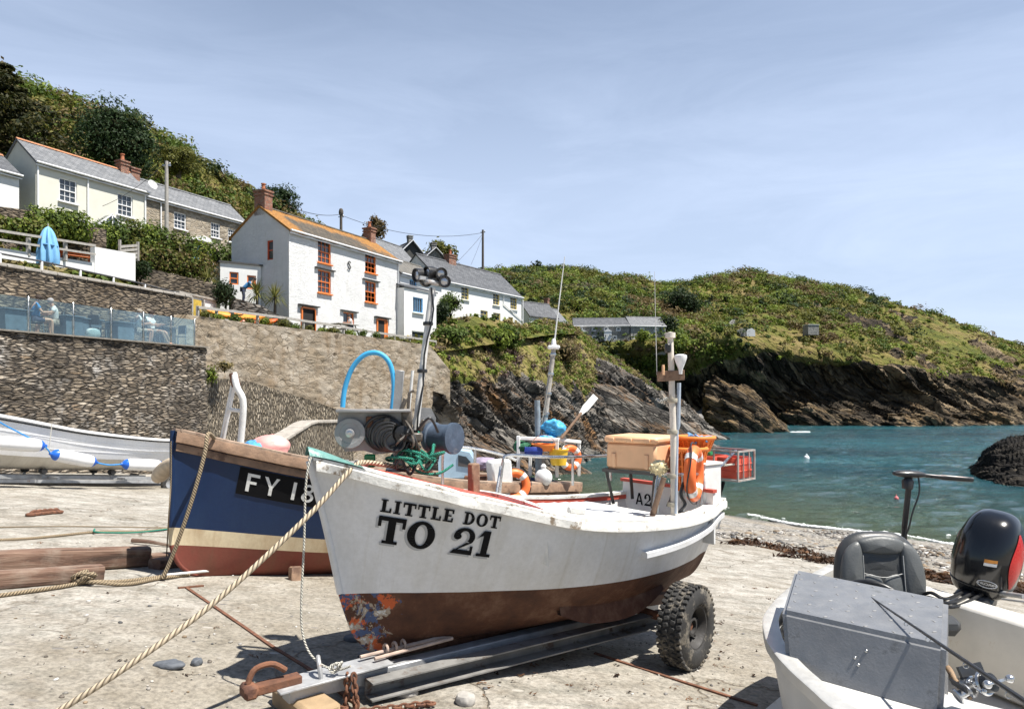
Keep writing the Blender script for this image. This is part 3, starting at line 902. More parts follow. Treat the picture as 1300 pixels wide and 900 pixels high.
vv = np.linspace(0, 7, 240)[:, None] + 0 * headG
uu = np.linspace(0, 14, 560)[None] + 0 * headG
dens = headG * (vv > 2.6) * (vv < 6.35) * (1.0 - .5 * ((uu > 5) & (vv < 5))) * np.clip(.55 + 3.2 * fbm(headP * .028, 3, 4) + 1.2 * fbm(headP * .09, 2, 5), .03, 3)
scatter('headland_scrub', headP, headG, dens, 3200, .5, 2.6, .34, ['dark', 'dark', 'bay', 'mid', 'olive', 'bright', 'olive', 'mid', 'bright', 'olive', 'brown'], 'dense mixed scrub covering the far headland', 5, 110, .62)
dens = headG * (vv > 2.4) * (vv < 6.3) * np.clip(.5 + 1.2 * fbm(headP * .06 + 5, 3, 14), .1, 2)
scatter('headland_bracken', headP, headG, dens, 5200, .35, 1.0, .26, ['straw', 'brown', 'olive', 'bright', 'olive', 'straw'], 'low straw coloured bracken on the far headland', 15, 26, .5, .3)
hv = np.linspace(0, 6, 180)[:, None] + 0 * hillG
dens = (hv > 2.75) * (hv < 5.4) * np.clip(.9 + .9 * fbm(hillP * .06, 3, 24), .3, 2)
scatter('hillside_scrub', hillP, hillG, dens, 4300, .8, 2.2, .28, ['dark', 'mid', 'olive', 'brown', 'mid', 'olive', 'bright', 'brown'], 'dense scrub covering the steep hillside behind the houses', 25, 120)
dens = (hv > .12) * (hv < 2.6) * 1.0
scatter('hillside_grass', hillP, hillG, dens, 1500, .2, .7, .22, ['mid', 'olive', 'straw', 'bright', 'mid'], 'rough grass and weeds between the houses', 35, 40, .6, .2)
pv = np.linspace(0, 6, 240)[:, None] + 0 * promG
pu = np.linspace(0, 9, 420)[None] + 0 * promG
dens = np.clip(promG - .3, 0, 1) * (pv < 5.9) * np.clip(.6 + 1.3 * fbm(promP * .12, 3, 34), .03, 2)
scatter('promontory_bracken', promP, promG, dens, 1900, .2, .7, .15, ['mid', 'olive', 'straw', 'bright', 'straw', 'purple', 'straw', 'mid'], 'bracken, heather and rough grass on the promontory', 45, 55, .65, .2)
def white_stone():
    t = NT('limewashed_stone'); c = t.coord('UV', (2.2, 4.6, 1))
    wv = t.new('ShaderNodeVectorMath', operation='ADD'); nn = t.new('ShaderNodeTexNoise'); nn.inputs['Scale'].default_value = 1.1; nn.inputs['Detail'].default_value = 3
    t.l.new(c, nn.inputs['Vector']); t.l.new(c, wv.inputs[0]); t.l.new(nn.outputs['Color'], wv.inputs[1])
    ve = t.new('ShaderNodeTexVoronoi', feature='DISTANCE_TO_EDGE'); t.l.new(wv.outputs[0], ve.inputs['Vector'])
    vo = t.new('ShaderNodeTexVoronoi'); t.l.new(wv.outputs[0], vo.inputs['Vector'])
    g = t.ramp(ve.outputs['Distance'], [(.0, (0, 0, 0)), (.16, (1, 1, 1))])
    sp = t.new('ShaderNodeSeparateColor'); t.l.new(vo.outputs['Color'], sp.inputs[0])
    big = t.noise(t.coord('UV'), .7, 6, .65)
    k = t.ramp(big, [(.3, (.72, .72, .715)), (.6, (.81, .81, .805))])
    st = t.noise(t.coord('UV', (2.5, .35, 1)), 1.0, 5, .6)
    k = t.mix(t.ramp(st, [(.58, (0, 0, 0)), (.75, (.3,) * 3)]), k, (.52, .5, .45))
    h = t.math('ADD', t.math('MULTIPLY', g, .7), t.math('MULTIPLY', sp.outputs[0], .6))
    h = t.math('ADD', h, t.math('MULTIPLY', t.noise(t.coord('UV'), 9, 5), .5))
    return t.fin(k, .85, t.bump(h, .75, .04), spec=.2)


def slate(name, c0, c1, lichen=None, amt=.5, su=3.2, sv=4.5):
    t = NT(name); c = t.coord('UV', (su, sv, 1))
    br = t.new('ShaderNodeTexBrick'); br.offset = .5; br.inputs['Scale'].default_value = 1; br.inputs['Mortar Size'].default_value = .03
    br.inputs['Brick Width'].default_value = 1; br.inputs['Row Height'].default_value = 1; br.inputs['Bias'].default_value = 0
    br.inputs['Color1'].default_value = (*c0, 1); br.inputs['Color2'].default_value = (*c1, 1); br.inputs['Mortar'].default_value = (c0[0] * .4, c0[1] * .4, c0[2] * .4, 1)
    t.l.new(c, br.inputs['Vector'])
    n = t.noise(t.coord('UV'), 1.1, 7, .7)
    k = t.mix(.5, br.outputs['Color'], t.ramp(n, [(.3, (.45, .45, .45)), (.7, (1, 1, 1))]), 'MULTIPLY')
    if lichen:
        a = t.new('ShaderNodeAttribute', attribute_name='lich')
        ln = t.noise(t.coord('UV', (1, 1, 1)), 1.6, 8, .72)
        f = t.math('ADD', t.math('MULTIPLY', ln, .8), t.math('SUBTRACT', a.outputs['Fac'], .30))
        k = t.mix(t.ramp(f, [(amt, (0, 0, 0)), (amt + .16, (.92,) * 3)]), k, t.mix(t.ramp(t.noise(t.coord('UV'), 6, 5), [(.35, (0, 0, 0)), (.65, (1, 1, 1))]), lichen, tuple(x * .5 for x in lichen)))
    sv_ = t.new('ShaderNodeSeparateXYZ'); t.l.new(c, sv_.inputs[0])
    h = t.math('ADD', t.math('FRACT', sv_.outputs[1]), br.outputs['Fac'])
    return t.fin(k, .7, t.bump(h, .6, -.03), spec=.35)


WHITE_STONE = white_stone()
RENDER_W = paint('white_render', (.72, .72, .705), .8, .06, 2, .3, 25)
CREAM = paint('cream_render', (.66, .645, .56), .85, .06, 2, .3, 25)
TRIM = paint('white_gloss_trim', (.8, .8, .8), .4, .05)
ORANGE = paint('orange_window_paint', (.72, .19, .035), .45, .12)
RED_O = paint('red_window_paint', (.55, .09, .03), .45, .12)
BLUE_T = paint('sky_blue_paint', (.16, .42, .72), .45, .1)
YELLOW_T = paint('pale_yellow_paint', (.72, .58, .22), .45, .1)
GLASS = NT('window_glass').fin((.045, .055, .065), .06, spec=.8)
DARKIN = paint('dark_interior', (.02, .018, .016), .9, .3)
SLATE_D = slate('dark_slate_roof', (.085, .09, .10), (.14, .145, .155))
SLATE_L = slate('grey_slate_roof', (.15, .157, .168), (.225, .23, .238))
SLATE_O = slate('lichened_slate_roof', (.07, .06, .045), (.125, .10, .07), (.40, .185, .04), .31)
BRICK = stone_wall('chimney_brick', [(.27, .115, .07), (.19, .08, .055), (.33, .17, .11)], (.27, .23, .19), 4.2, 11, (.02, .06), .02)
POT = paint('terracotta', (.42, .15, .07), .8, .25)
RIDGE = paint('ridge_tile', (.45, .2, .1), .8, .3)
LEAD = paint('lintel_slate', (.06, .06, .06), .8, .3)
RUBBLE_H = stone_wall('cottage_rubble', [(.17, .14, .105), (.30, .25, .185), (.22, .19, .15), (.40, .34, .26), (.2, .15, .1)], (.33, .29, .23), 2.6, 6.5, (.03, .12), .04)
RUBBLE_G = stone_wall('grey_cottage_stone', [(.12, .12, .115), (.2, .2, .19), (.16, .155, .14), (.26, .25, .23)], (.3, .29, .27), 2.2, 5, (.03, .1), .04)


def wall_open(mb, Wd, z0, z1, ops, fn, reveal=.16, mi=0, jit=0):
    """rectangular wall Wd wide with real holes; fn(u, z, d) -> local point, d = depth inwards"""
    us = sorted({0, Wd, *[o[0] for o in ops], *[o[1] for o in ops], *np.arange(.6, Wd, .6)})
    zs = sorted({z0, z1, *[o[2] for o in ops], *[o[3] for o in ops], *np.arange(z0 + .6, z1, .6)})
    def inside(u, z): return any(o[0] < u < o[1] and o[2] < z < o[3] for o in ops)
    for a, b in zip(us, us[1:]):
        for c, d in zip(zs, zs[1:]):
            if not inside((a + b) / 2, (c + d) / 2):
                mb.add([fn(a, c, 0), fn(b, c, 0), fn(b, d, 0), fn(a, d, 0)], [(0, 1, 2, 3)], mi, [[(a, c), (b, c), (b, d), (a, d)]])
    for a, b, c, d in ops:
        for p, q in (((a, c), (b, c)), ((b, c), (b, d)), ((b, d), (a, d)), ((a, d), (a, c))):
            mb.add([fn(*p, 0), fn(*q, 0), fn(*q, reveal), fn(*p, reveal)], [(0, 1, 2, 3)], mi, [[p, q, (q[0], q[1] + .1), (p[0], p[1] + .1)]])


def window(root, M, w, h, m, nx=3, ny=2, sash=True, fw=.07, sill=None, lintel=None, lw=.3, name='window', open_=False):
    """window lying in the local xz plane of M (centre, y inwards)"""
    mb = MB(M); d = .06
    for sx in (-1, 1): mb.box((sx * (w / 2 - fw / 2), .04, 0), (fw, d, h - .002))
    for sz in (-1, 1): mb.box((0, .04, sz * (h / 2 - fw / 2)), (w - 2 * fw, d - .004, fw))
    if sash: mb.box((0, .035, 0), (w - 2 * fw, d, fw * .8))
    for i in range(1, nx): mb.box((-w / 2 + fw + (w - 2 * fw) * i / nx, .055, 0), (.028, .03, h - 2 * fw))
    for s in ((-1, 1) if sash else (0,)):
        hh = (h / 2 - fw * 1.4) if sash else h - 2 * fw
        for j in range(1, ny):
            z = s * (fw * .4 + hh / 2) - hh / 2 + hh * j / ny
            mb.box((0, .0565, z), (w - 2 * fw, .03, .028))
    o = mb.build(name, m, root)
    g = MB(M)
    g.box((0, .085, h / 4 if open_ else 0), (w - .02, .012, (h / 2 if open_ else h) - .02)); g.build('pane', GLASS, o)
    if open_:
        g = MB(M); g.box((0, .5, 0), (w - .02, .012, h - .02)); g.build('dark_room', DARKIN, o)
    if sill is not None:
        s = MB(M); s.box((0, -.09, -h / 2 - .045), (w + .16, .2, .08), bev=.012); s.build('sill', sill, o)
    if lintel is not None:
        s = MB(M); s.box((0, -.1, h / 2 + .08), (w + 2 * lw, .24, .07), bev=.015); s.build('lintel', lintel, o)
    return o


def house(name, label, cat, A, B, depth, z0, ze, zr, wallm, roofm, front=(), left=(), right=(), ov=.18, verge=.08, group=None,
          gutter=TRIM, ridge=None, chim=(), lichen=False, hip=0):
    """front: list of dicts u, z, w, h, m, ... ; A, B are the front corners (x, y), heights are world"""
    A = V((*A, z0)); B = V((*B, z0)); Wd = (B - A).length
    M = frame(A, B - A); root = thing(name, label, cat, M, group)
    H = ze - z0; HR = zr - z0; hd = depth / 2
    mb = MB(M)
    op = lambda L: [(o['u'] - o['w'] / 2, o['u'] + o['w'] / 2, o['z'] - o['h'] / 2 - z0, o['z'] + o['h'] / 2 - z0) for o in L]
    wall_open(mb, Wd, -2.4, H, op(front), lambda u, z, d: (u, d, z))
    wall_open(mb, depth, -2.4, H, op(left), lambda u, z, d: (d, depth - u, z))
    wall_open(mb, depth, -2.4, H, op(right), lambda u, z, d: (Wd - d, u, z))
    for x in (0, Wd):
        mb.add([(x, 0, H), (x, depth, H), (x, hd, HR)], [(0, 1, 2)], 0, [[(0, H), (depth, H), (hd, HR)]])
    mb.add([(0, depth, -.8), (Wd, depth, -.8), (Wd, depth, H), (0, depth, H)], [(0, 1, 2, 3)], 0, [[(0, 0), (Wd, 0), (Wd, H), (0, H)]])
    mb.build('wall', wallm, root)
    slope = (HR - H) / hd; th = .13
    x0, x1 = -verge, Wd + verge
    r = MB(M); nx = max(int((x1 - x0) / .35), 2); nz = 8; lv = []
    for sgn in (0, 1):
        P, Q = [], []
        for j in range(nz + 1):
            y = -ov + (hd + ov) * j / nz
            z = H + slope * y + .05
            yy = y if sgn == 0 else depth - y
            row = [(x0 + (x1 - x0) * i / nx, yy, z + .018 * math.sin(i * 1.7 + j) * (0 < i < nx)) for i in range(nx + 1)]
            P.append(row); Q.append([(x, y_, z_ - th) for x, y_, z_ in row])
        sl_ = math.hypot(1, slope) * (hd + ov) / nz
        uvf = lambda a, b: (x0 + (x1 - x0) * b / nx, a * sl_)
        r.grid(P, 0, uvf, flip=bool(sgn)); r.grid(Q, 0, uvf, flip=not sgn)
        r.grid([P[0], Q[0]], 0, uvf, flip=not sgn)
        r.grid([[p[0] for p in P], [p[0] for p in Q]], 0, uvf, flip=bool(sgn)); r.grid([[p[-1] for p in P], [p[-1] for p in Q]], 0, uvf, flip=not sgn)
    ro = r.build('roof', roofm, root, smooth=0)
    if lichen:
        me = ro.data; a = me.attributes.new('lich', 'FLOAT', 'POINT')
        vals = []
        for v in me.vertices:
            fy = 1 - abs(v.co.y - hd) / (hd + ov); fx = v.co.x / Wd
            vals.append(max(sstep(.5, 1.0, fy) * .42, .55 * (1 - sstep(.0, .17, fx)), .40 * sstep(.5, 1.0, fx) * (.3 + fy)) + .12)
        a.data.foreach_set('value', [float(x) for x in vals])
    rc = MB(M)
    nseg = max(int(Wd / .45), 2)
    for i in range(nseg):
        xa = x0 + (x1 - x0) * i / nseg; xb = x0 + (x1 - x0) * (i + 1) / nseg - .015
        rc.prism([(-.13, -.07), (0, .05), (.13, -.07), (0, -.02)], xa, xb, Matrix(((0, 0, 1, 0), (1, 0, 0, hd), (0, 1, 0, HR + .07), (0, 0, 0, 1))))
    rc.build('ridge_tiles', ridge or roofm, root, smooth=0)
    if gutter:
        g = MB(M); zz = H - slope * ov + .02
        g.tube([(x0, -ov - .06, zz), (x1, -ov - .06, zz)], .06, 8); g.build('gutter', gutter, root)
        f = MB(M); f.box(((x0 + x1) / 2, -ov + .02, zz - .1), (x1 - x0 - .02, .03, .14)); f.build('fascia', gutter, root)
    for o in front: window(root, M @ Matrix.Translation((o['u'], .05, o['z'] - z0)), o['w'], o['h'], o['m'], **o.get('k', {}))
    Lm = M @ Matrix(((0, 1, 0, 0), (-1, 0, 0, depth), (0, 0, 1, 0), (0, 0, 0, 1)))
    for o in left: window(root, Lm @ Matrix.Translation((o['u'], .05, o['z'] - z0)), o['w'], o['h'], o['m'], **o.get('k', {}))
    for (x, y, wd, dp, zb, zt, pots, m) in chim:
        c = MB(M); zb -= z0; zt -= z0
        c.box((x, y, (zb + zt) / 2), (wd, dp, zt - zb)); c.box((x, y, zt + .05), (wd + .14, dp + .14, .1)); c.box((x, y, zt - .16), (wd + .1, dp + .1, .08))
        co_ = c.build('chimney', m, root)
        for k in range(pots):
            p = MB(M @ Matrix.Translation((x + (k - (pots - 1) / 2) * .36, y, zt + .1)))
            p.lathe([(.13, 0), (.12, .1), (.10, .38), (.14, .40), (.14, .46), (.08, .46)], seg=12); p.build('chimney_pot', POT, co_)
    return root, M, Wd, depth


def W(u, z, w, h, m, **k): return dict(u=u, z=z + CH, w=w, h=h, m=m, k=k)


A, B = (-12.9, 39.5), (-8.1, 49.0)
cot, cM, cW, cD = house('cottage', 'white limewashed stone cottage with orange windows and lichened slate roof', 'house', A, B, 4.7, CH + 3.0, CH + 9.55, CH + 11.15, WHITE_STONE, SLATE_O,
    front=[W(2.95, 8.74, 1.15, 1.4, ORANGE, sill=ORANGE), W(2.95, 6.9, 1.15, 1.4, ORANGE, sill=ORANGE, lintel=LEAD), W(7.43, 8.85, 1.15, 1.4, ORANGE, sill=ORANGE, open_=True),
           W(7.43, 6.87, 1.15, 1.4, ORANGE, sill=ORANGE, lintel=LEAD, open_=True), W(5.2, 4.85, 1.05, .8, ORANGE, sash=False, nx=2, ny=1, lintel=LEAD)],
    left=[W(3.2, 8.45, .5, 1.15, RED_O, nx=1, ny=1)], lichen=True, ridge=SLATE_O,
    chim=[(.3, 2.35, .6, .85, CH + 10.6, CH + 12.0, 1, BRICK), (10.25, 2.35, .55, .7, CH + 10.6, CH + 11.95, 1, BRICK)])
for u, col, nm in ((1.53, DARKIN, 'open'), (8.63, ORANGE, 'half')):
    Md = cM @ Matrix.Translation((u, 0, 0))
    f = MB(Md)
    for s in (-1, 1): f.box((s * .55, -.03, 1.0), (.1, .12, 2.2))
    f.box((0, -.03, 2.12), (1.0, .118, .1))
    d = f.build('door', ORANGE, cot)
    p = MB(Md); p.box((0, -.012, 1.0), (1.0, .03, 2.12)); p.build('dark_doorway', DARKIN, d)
    p = MB(Md @ Matrix.Translation((.5, -.02, 0)) @ Matrix.Rotation(math.radians(62 if nm == 'open' else -8), 4, 'Z'))
    p.box((-.24 if nm == 'half' else -.1, -.02, 1.02), (.46 if nm == 'half' else .2, .04, 2.05)); p.build('door_leaf', ORANGE, d)
    l = MB(Md); l.box((0, -.1, 2.26), (1.7, .26, .08), bev=.02); l.build('lintel', LEAD, d)
sp_pts = smooth_pts([(.13, .19), (.0, .26), (-.14, .17), (-.06, .04), (.06, -.04), (.14, -.17), (0, -.26), (-.13, -.19)][::1] and [(x, 0, z) for x, z in [(.13, .17), (.0, .25), (-.13, .15), (-.05, .04), (.05, -.04), (.13, -.15), (0, -.25), (-.13, -.17)]], 30)
s = MB(cM @ Matrix.Translation((5.2, -.06, 5.3))); s.tube(sp_pts, .035, 6); s.build('wall_tie', LEAD, cot)
s = MB(cM); s.tube([(10.45, -.09, -.5), (10.45, -.09, 6.3), (10.45, -.22, 6.5)], .045, 8); s.build('downpipe', TRIM, cot)

def flat_box(name, label, cat, A, B, depth, z0, z1, m, wins=(), roof=LEAD, rise=.0, left=(), group=None):
    A = V((*A, z0)); B = V((*B, z0)); Wd = (B - A).length; M = frame(A, B - A); root = thing(name, label, cat, M, group)
    mb = MB(M); H = z1 - z0
    op = lambda L: [(o['u'] - o['w'] / 2, o['u'] + o['w'] / 2, o['z'] - o['h'] / 2 - z0, o['z'] + o['h'] / 2 - z0) for o in L]
    wall_open(mb, Wd, -.6, H, op(wins), lambda u, z, d: (u, d, z), .12)
    wall_open(mb, depth, -.6, H, op(left), lambda u, z, d: (d, depth - u, z), .12)
    mb.add([(Wd, 0, -.6), (Wd, depth, -.6), (Wd, depth, H), (Wd, 0, H), (0, depth, -.6), (0, depth, H)], [(0, 1, 2, 3), (1, 4, 5, 2)], 0, [[(0, 0), (depth, 0), (depth, H), (0, H)], [(0, 0), (Wd, 0), (Wd, H), (0, H)]])
    mb.build('wall', m, root)
    r = MB(M); r.add([(-.08, -.1, H), (Wd + .08, -.1, H), (Wd + .08, depth + .05, H + rise), (-.08, depth + .05, H + rise), (-.08, -.1, H + .09), (Wd + .08, -.1, H + .09), (Wd + .08, depth + .05, H + rise + .09), (-.08, depth + .05, H + rise + .09)],
                     [(3, 2, 1, 0), (4, 5, 6, 7), (0, 1, 5, 4), (1, 2, 6, 5), (2, 3, 7, 6), (3, 0, 4, 7)], 0, [[(0, 0), (Wd, 0), (Wd, depth), (0, depth)]] * 6)
    r.build('roof', roof, root, smooth=0)
    for o in wins: window(root, M @ Matrix.Translation((o['u'], .03, o['z'] - z0)), o['w'], o['h'], o['m'], **o.get('k', {}))
    Lm = M @ Matrix(((0, 1, 0, 0), (-1, 0, 0, depth), (0, 0, 1, 0), (0, 0, 0, 1)))
    for o in left: window(root, Lm @ Matrix.Translation((o['u'], .03, o['z'] - z0)), o['w'], o['h'], o['m'], **o.get('k', {}))
    return root, M


flat_box('annexe', 'low white flat roofed annexe at the shaded end of the limewashed cottage', 'outbuilding', (-16.75, 39.2), (-14.85, 40.42), 2.2, CH + 4.6, CH + 7.55, RENDER_W,
         [W(.75, 6.7, .5, .72, ORANGE, nx=1, ny=1), W(1.72, 6.55, .5, .8, ORANGE, nx=1, ny=1)], left=[W(.5, 6.3, .5, .9, ORANGE, nx=1, ny=1)])

house('cream_house', 'cream rendered house with white sash windows and glazed porch above the hedge', 'house', (-26.5, 38), (-23.5, 43.9), 3.6, CH + 8.3, CH + 13.0, CH + 14.45, CREAM, SLATE_L,
      [W(1.75, 11.75, 1.0, 1.35, TRIM, sill=TRIM), W(5.2, 11.75, 1.0, 1.35, TRIM, sill=TRIM), W(2.6, 9.55, 1.0, 1.35, TRIM, sill=TRIM)], ridge=RIDGE,
      chim=[(6.2, 1.8, .55, .55, CH + 13.9, CH + 15.0, 1, BRICK)])
cr_root = bpy.data.objects['cream_house']; crM = WM['cream_house']
pm = MB(crM); pm.prism([(-.85, 0), (.85, 0), (0, .75)], 0, .7, crM.inverted() @ crM @ Matrix(((1, 0, 0, 3.9), (0, 0, -1, 0), (0, 1, 0, 1.75), (0, 0, 0, 1)))); po = pm.build('porch', GLASS, cr_root)
pb = MB(crM)
for a, b in (((3.05, 1.75), (3.9, 2.5)), ((3.9, 2.5), (4.75, 1.75)), ((3.05, 1.75), (4.75, 1.75)), ((3.5, 1.75), (3.5, 2.12)), ((3.9, 1.75), (3.9, 2.5)), ((4.3, 1.75), (4.3, 2.12))):
    pb.bar((a[0], -.72, a[1]), (b[0], -.72, b[1]), .07, .07)
for x in (3.05, 4.75): pb.box((x, -.4, .5), (.1, .6, 2.6))
pb.build('porch_frame', TRIM, po)
for x in (.08, 2.85, 6.5): dp = MB(crM); dp.tube([(x, -.06, -.5), (x, -.06, 4.4)], .05, 8); dp.build('downpipe', TRIM, cr_root)
sd = MB(crM @ Matrix.Translation((6.75, -.35, 5.1)) @ Matrix.Rotation(math.radians(70), 4, 'X')); sd.lathe([(.01, 0), (.2, .03), (.3, .1), (.31, .1), (.2, .015), (.01, -.02)], seg=16); sd.build('satellite_dish', paint('dish_grey', (.6, .6, .6), .5), cr_root)

house('white_house', 'low white house with slate roof at the far left edge', 'house', (-29.2, 32.4), (-26.85, 37.2), 3.4, CH + 8, CH + 11.95, CH + 13.2, RENDER_W, SLATE_D,
      [W(1.9, 10.6, .9, 1.2, TRIM, sill=TRIM), W(3.6, 10.9, .7, .9, TRIM)], ridge=RIDGE)
house('stone_house', 'brown rubble stone house with small white windows and blue door behind the hedge', 'house', (-24.3, 45.4), (-20.5, 52.6), 3.6, CH + 8.3, CH + 13.2, CH + 14.7, RUBBLE_H, SLATE_L,
      [W(2.5, 12.05, .95, 1.15, TRIM, sill=TRIM), W(5.4, 12.0, .8, 1.1, TRIM, sill=TRIM), W(6.9, 11.9, .8, 1.0, TRIM, sill=TRIM), W(5.4, 9.9, .8, 1.0, TRIM, sill=TRIM), W(7.2, 9.7, .8, 1.0, TRIM, sill=TRIM)],
      chim=[(.2, 1.8, .6, .7, CH + 14, CH + 15.2, 0, BRICK)])
st = bpy.data.objects['stone_house']; sM = WM['stone_house']
d = MB(sM); d.box((4.0, -.03, 1.35), (.95, .08, 2.0), bev=.01); dd = d.build('door', BLUE_T, st)
d = MB(sM); d.prism([(-.8, 0), (.8, 0), (.5, .28), (0, .4), (-.5, .28)], 0, .6, Matrix(((1, 0, 0, 4.0), (0, 0, -1, 0), (0, 1, 0, 2.55), (0, 0, 0, 1)))); d.build('canopy', TRIM, dd)
for x in (1.0, 7.95): d = MB(sM); d.tube([(x, -.07, -.4), (x, -.07, 4.6)], .05, 8); d.build('downpipe', TRIM, st)

house('blue_window_house', 'white house with pale blue windows and dull slate roof next to the limewashed cottage', 'house', (-8.35, 51), (-5.8, 56.2), 4.2, CH + 3.6, CH + 9.1, CH + 10.6, RENDER_W, slate('brown_slate_roof', (.13, .125, .11), (.2, .185, .16)),
      [W(1.7, 8.25, .95, 1.0, BLUE_T, nx=3, ny=1, sash=False, sill=TRIM)])
flat_box('front_block', 'white block with lean-to roof and one blue window in front of the blue windowed house', 'outbuilding', (-7.65, 48.4), (-5.72, 51.6), 2.2, CH + 3.3, CH + 7.55, RENDER_W,
         [W(1.55, 6.45, 1.15, 1.1, BLUE_T, nx=4, ny=1, sash=False, sill=TRIM), W(1.7, 3.9, 1.7, 1.3, TRIM, nx=1, ny=3, sash=False)], roof=SLATE_D, rise=.75)
house('yellow_window_house', 'long white house with pale yellow windows and dark slate roof', 'house', (-6.1, 57.2), (.93, 67.5), 5.2, CH + 5.6, CH + 9.6, CH + 12.0, RENDER_W, SLATE_D,
      [W(3.5, 8.85, 1.05, 1.15, YELLOW_T, nx=2, sill=TRIM), W(8.2, 8.85, 1.05, 1.1, YELLOW_T, nx=2, sill=TRIM), W(11.1, 8.8, 1.15, 1.25, YELLOW_T, nx=3, sill=TRIM),
       W(6.3, 6.95, 1.1, 1.3, YELLOW_T, nx=2, sill=TRIM), W(8.3, 6.9, 1.15, 1.35, YELLOW_T, nx=2, sill=TRIM), W(10.6, 6.85, .8, 1.1, YELLOW_T, nx=2), W(.8, 7.2, .9, 1.3, BLUE_T, nx=2)],
      chim=[(4.6, 2.6, 1.0, .6, CH + 11.2, CH + 12.6, 1, BRICK)])
yw = bpy.data.objects['yellow_window_house']; yM = WM['yellow_window_house']
d = MB(yM); d.tube([(9.3, -.08, 3.8), (9.3, -.08, 2.9), (12.6, -.08, 1.6)], .045, 6); d.build('downpipe', TRIM, yw); d = MB(yM); d.tube([(12.62, -.08, 3.7), (12.62, -.08, -.3)], .045, 6); d.build('downpipe', TRIM, yw)

house('grey_roof_house', 'stone house with light grey slate roof just above the cottage ridge', 'house', (-12.2, 63.5), (-9.6, 69), 4, CH + 9.5, CH + 13.0, CH + 15.0, RUBBLE_H, SLATE_L, [W(5.0, 12.3, .9, 1.0, TRIM)])
for (lb, pa, pb_, Y, zr, ze, zb) in (('dark boarded gable house standing higher of the two behind the slate roofs', 504, 541, 76, 17.2, 15.3, 12), ('stone gable house with white bargeboards below the dark boarded one', 527, 577, 71, 15.3, 13.2, 11)):
    a = at(pa, 400, Y); b_ = at(pb_, 400, Y + 2.0)
    dep = (b_ - a).length
    dirn = V((-(b_.y - a.y), b_.x - a.x, 0)).normalized()
    house('gable_house', lb, 'house', (b_.x, b_.y), (b_.x + dirn.x * 7, b_.y + dirn.y * 7), dep, CH + zb, CH + ze, CH + zr, paint('dark_boarding', (.05, .05, .045), .8, .3) if zr > 16 else RUBBLE_G, SLATE_D,
          left=[W(1.6, ze - .4, .9, .9, TRIM)] if zr > 16 else [], verge=.25, gutter=None, chim=[(.5, dep / 2, .5, .5, CH + zr - .4, CH + zr + .6, 0, RUBBLE_G)])
    r = bpy.data.objects[[o.name for o in COL.objects if o.name.startswith('gable_house')][-1]]
    rM = WM[r.name]; bb = MB(rM); h0, h1 = ze - zb, zr - zb
    for y0 in (0, dep): bb.bar((-.27, y0 + (-.2 if y0 == 0 else .2), h0 - .05), (-.27, dep / 2, h1 + .08), .05, .26, up=(1, 0, 0))
    bb.build('bargeboard', TRIM, r)

a = at(672, 412, 83); b = at(692, 412, 86)
house('slate_shed', 'small white shed with blue-grey slate roof in the dip above the promontory', 'outbuilding', (a.x, a.y), (b.x + 1.6, b.y), 3.5, CH + 7.0, CH + 9.6, CH + 11.4, RENDER_W, SLATE_D, gutter=None)
a = at(694, 412, 94); b = at(723, 412, 97)
house('gable_cottage', 'small white cottage with grey roof and brick stack behind the slate roofed shed', 'house', (a.x, a.y), (b.x, b.y + 3), 3.6, CH + 7.2, CH + 10.4, CH + 12.4, RENDER_W, SLATE_L, gutter=None, chim=[(3.6, 1.8, .6, .6, CH + 12, CH + 13.6, 0, BRICK)])
a = at(728, 431, 113); b = at(800, 431, 112.5); c = at(845, 431, 113.5)
SW = dict(nx=1, ny=1, fw=.17, sash=False)
house('terrace_cottage', 'grey stone cottage with white porches, left in the row above the cliff', 'house', (a.x, a.y), (b.x - .1, b.y), 4.6, CH + 8.9, CH + 11.3, CH + 12.7, RUBBLE_G, SLATE_D,
      [W(u, z, .75, .7, TRIM, **SW) for u, z in ((1.2, 10.7), (3.4, 10.7), (5.4, 10.7), (7.4, 10.7), (3.4, 9.3), (6.8, 9.3))])
t1 = bpy.data.objects['terrace_cottage']; M1 = WM['terrace_cottage']
for x in (1.4, 5.6):
    d = MB(M1); d.box((x, -.4, .55), (1.2, .8, 1.5)); d.prism([(-.75, 0), (.75, 0), (0, .5)], 0, .9, Matrix(((1, 0, 0, x), (0, 0, -1, .05), (0, 1, 0, 1.3), (0, 0, 0, 1)))); d.build('porch', TRIM, t1)
house('terrace_cottage', 'paler grey stone cottage with two upper windows at the seaward end of the row', 'house', (b.x + .1, b.y), (c.x, c.y), 4.6, CH + 8.9, CH + 11.3, CH + 12.9, stone_wall('pale_grey_stone', [(.2, .2, .19), (.3, .3, .28), (.25, .24, .22)], (.34, .33, .31), 2.2, 5), SLATE_L,
      [W(u, z, .8, .7, TRIM, **SW) for u, z in ((2.0, 10.6), (4.4, 10.6), (.9, 9.3))])
a = at(1026, 418, 137); flat_box('stone_hut', 'tiny stone hut with pale flat roof alone on the headland slope', 'hut', (a.x, a.y), (a.x + 2.3, a.y + .3), 2, a.z - .5, a.z + .9, RUBBLE_G, roof=RENDER_W)
a = at(912, 424, 131); bsh = MB()
bsh.bar(V((a.x, a.y, a.z)), at(932, 408, 140) , .4, .9); bsh.build('garden_wall', RUBBLE_G, label='short pale stone wall climbing the slope right of the grey cottage row', cat='wall')
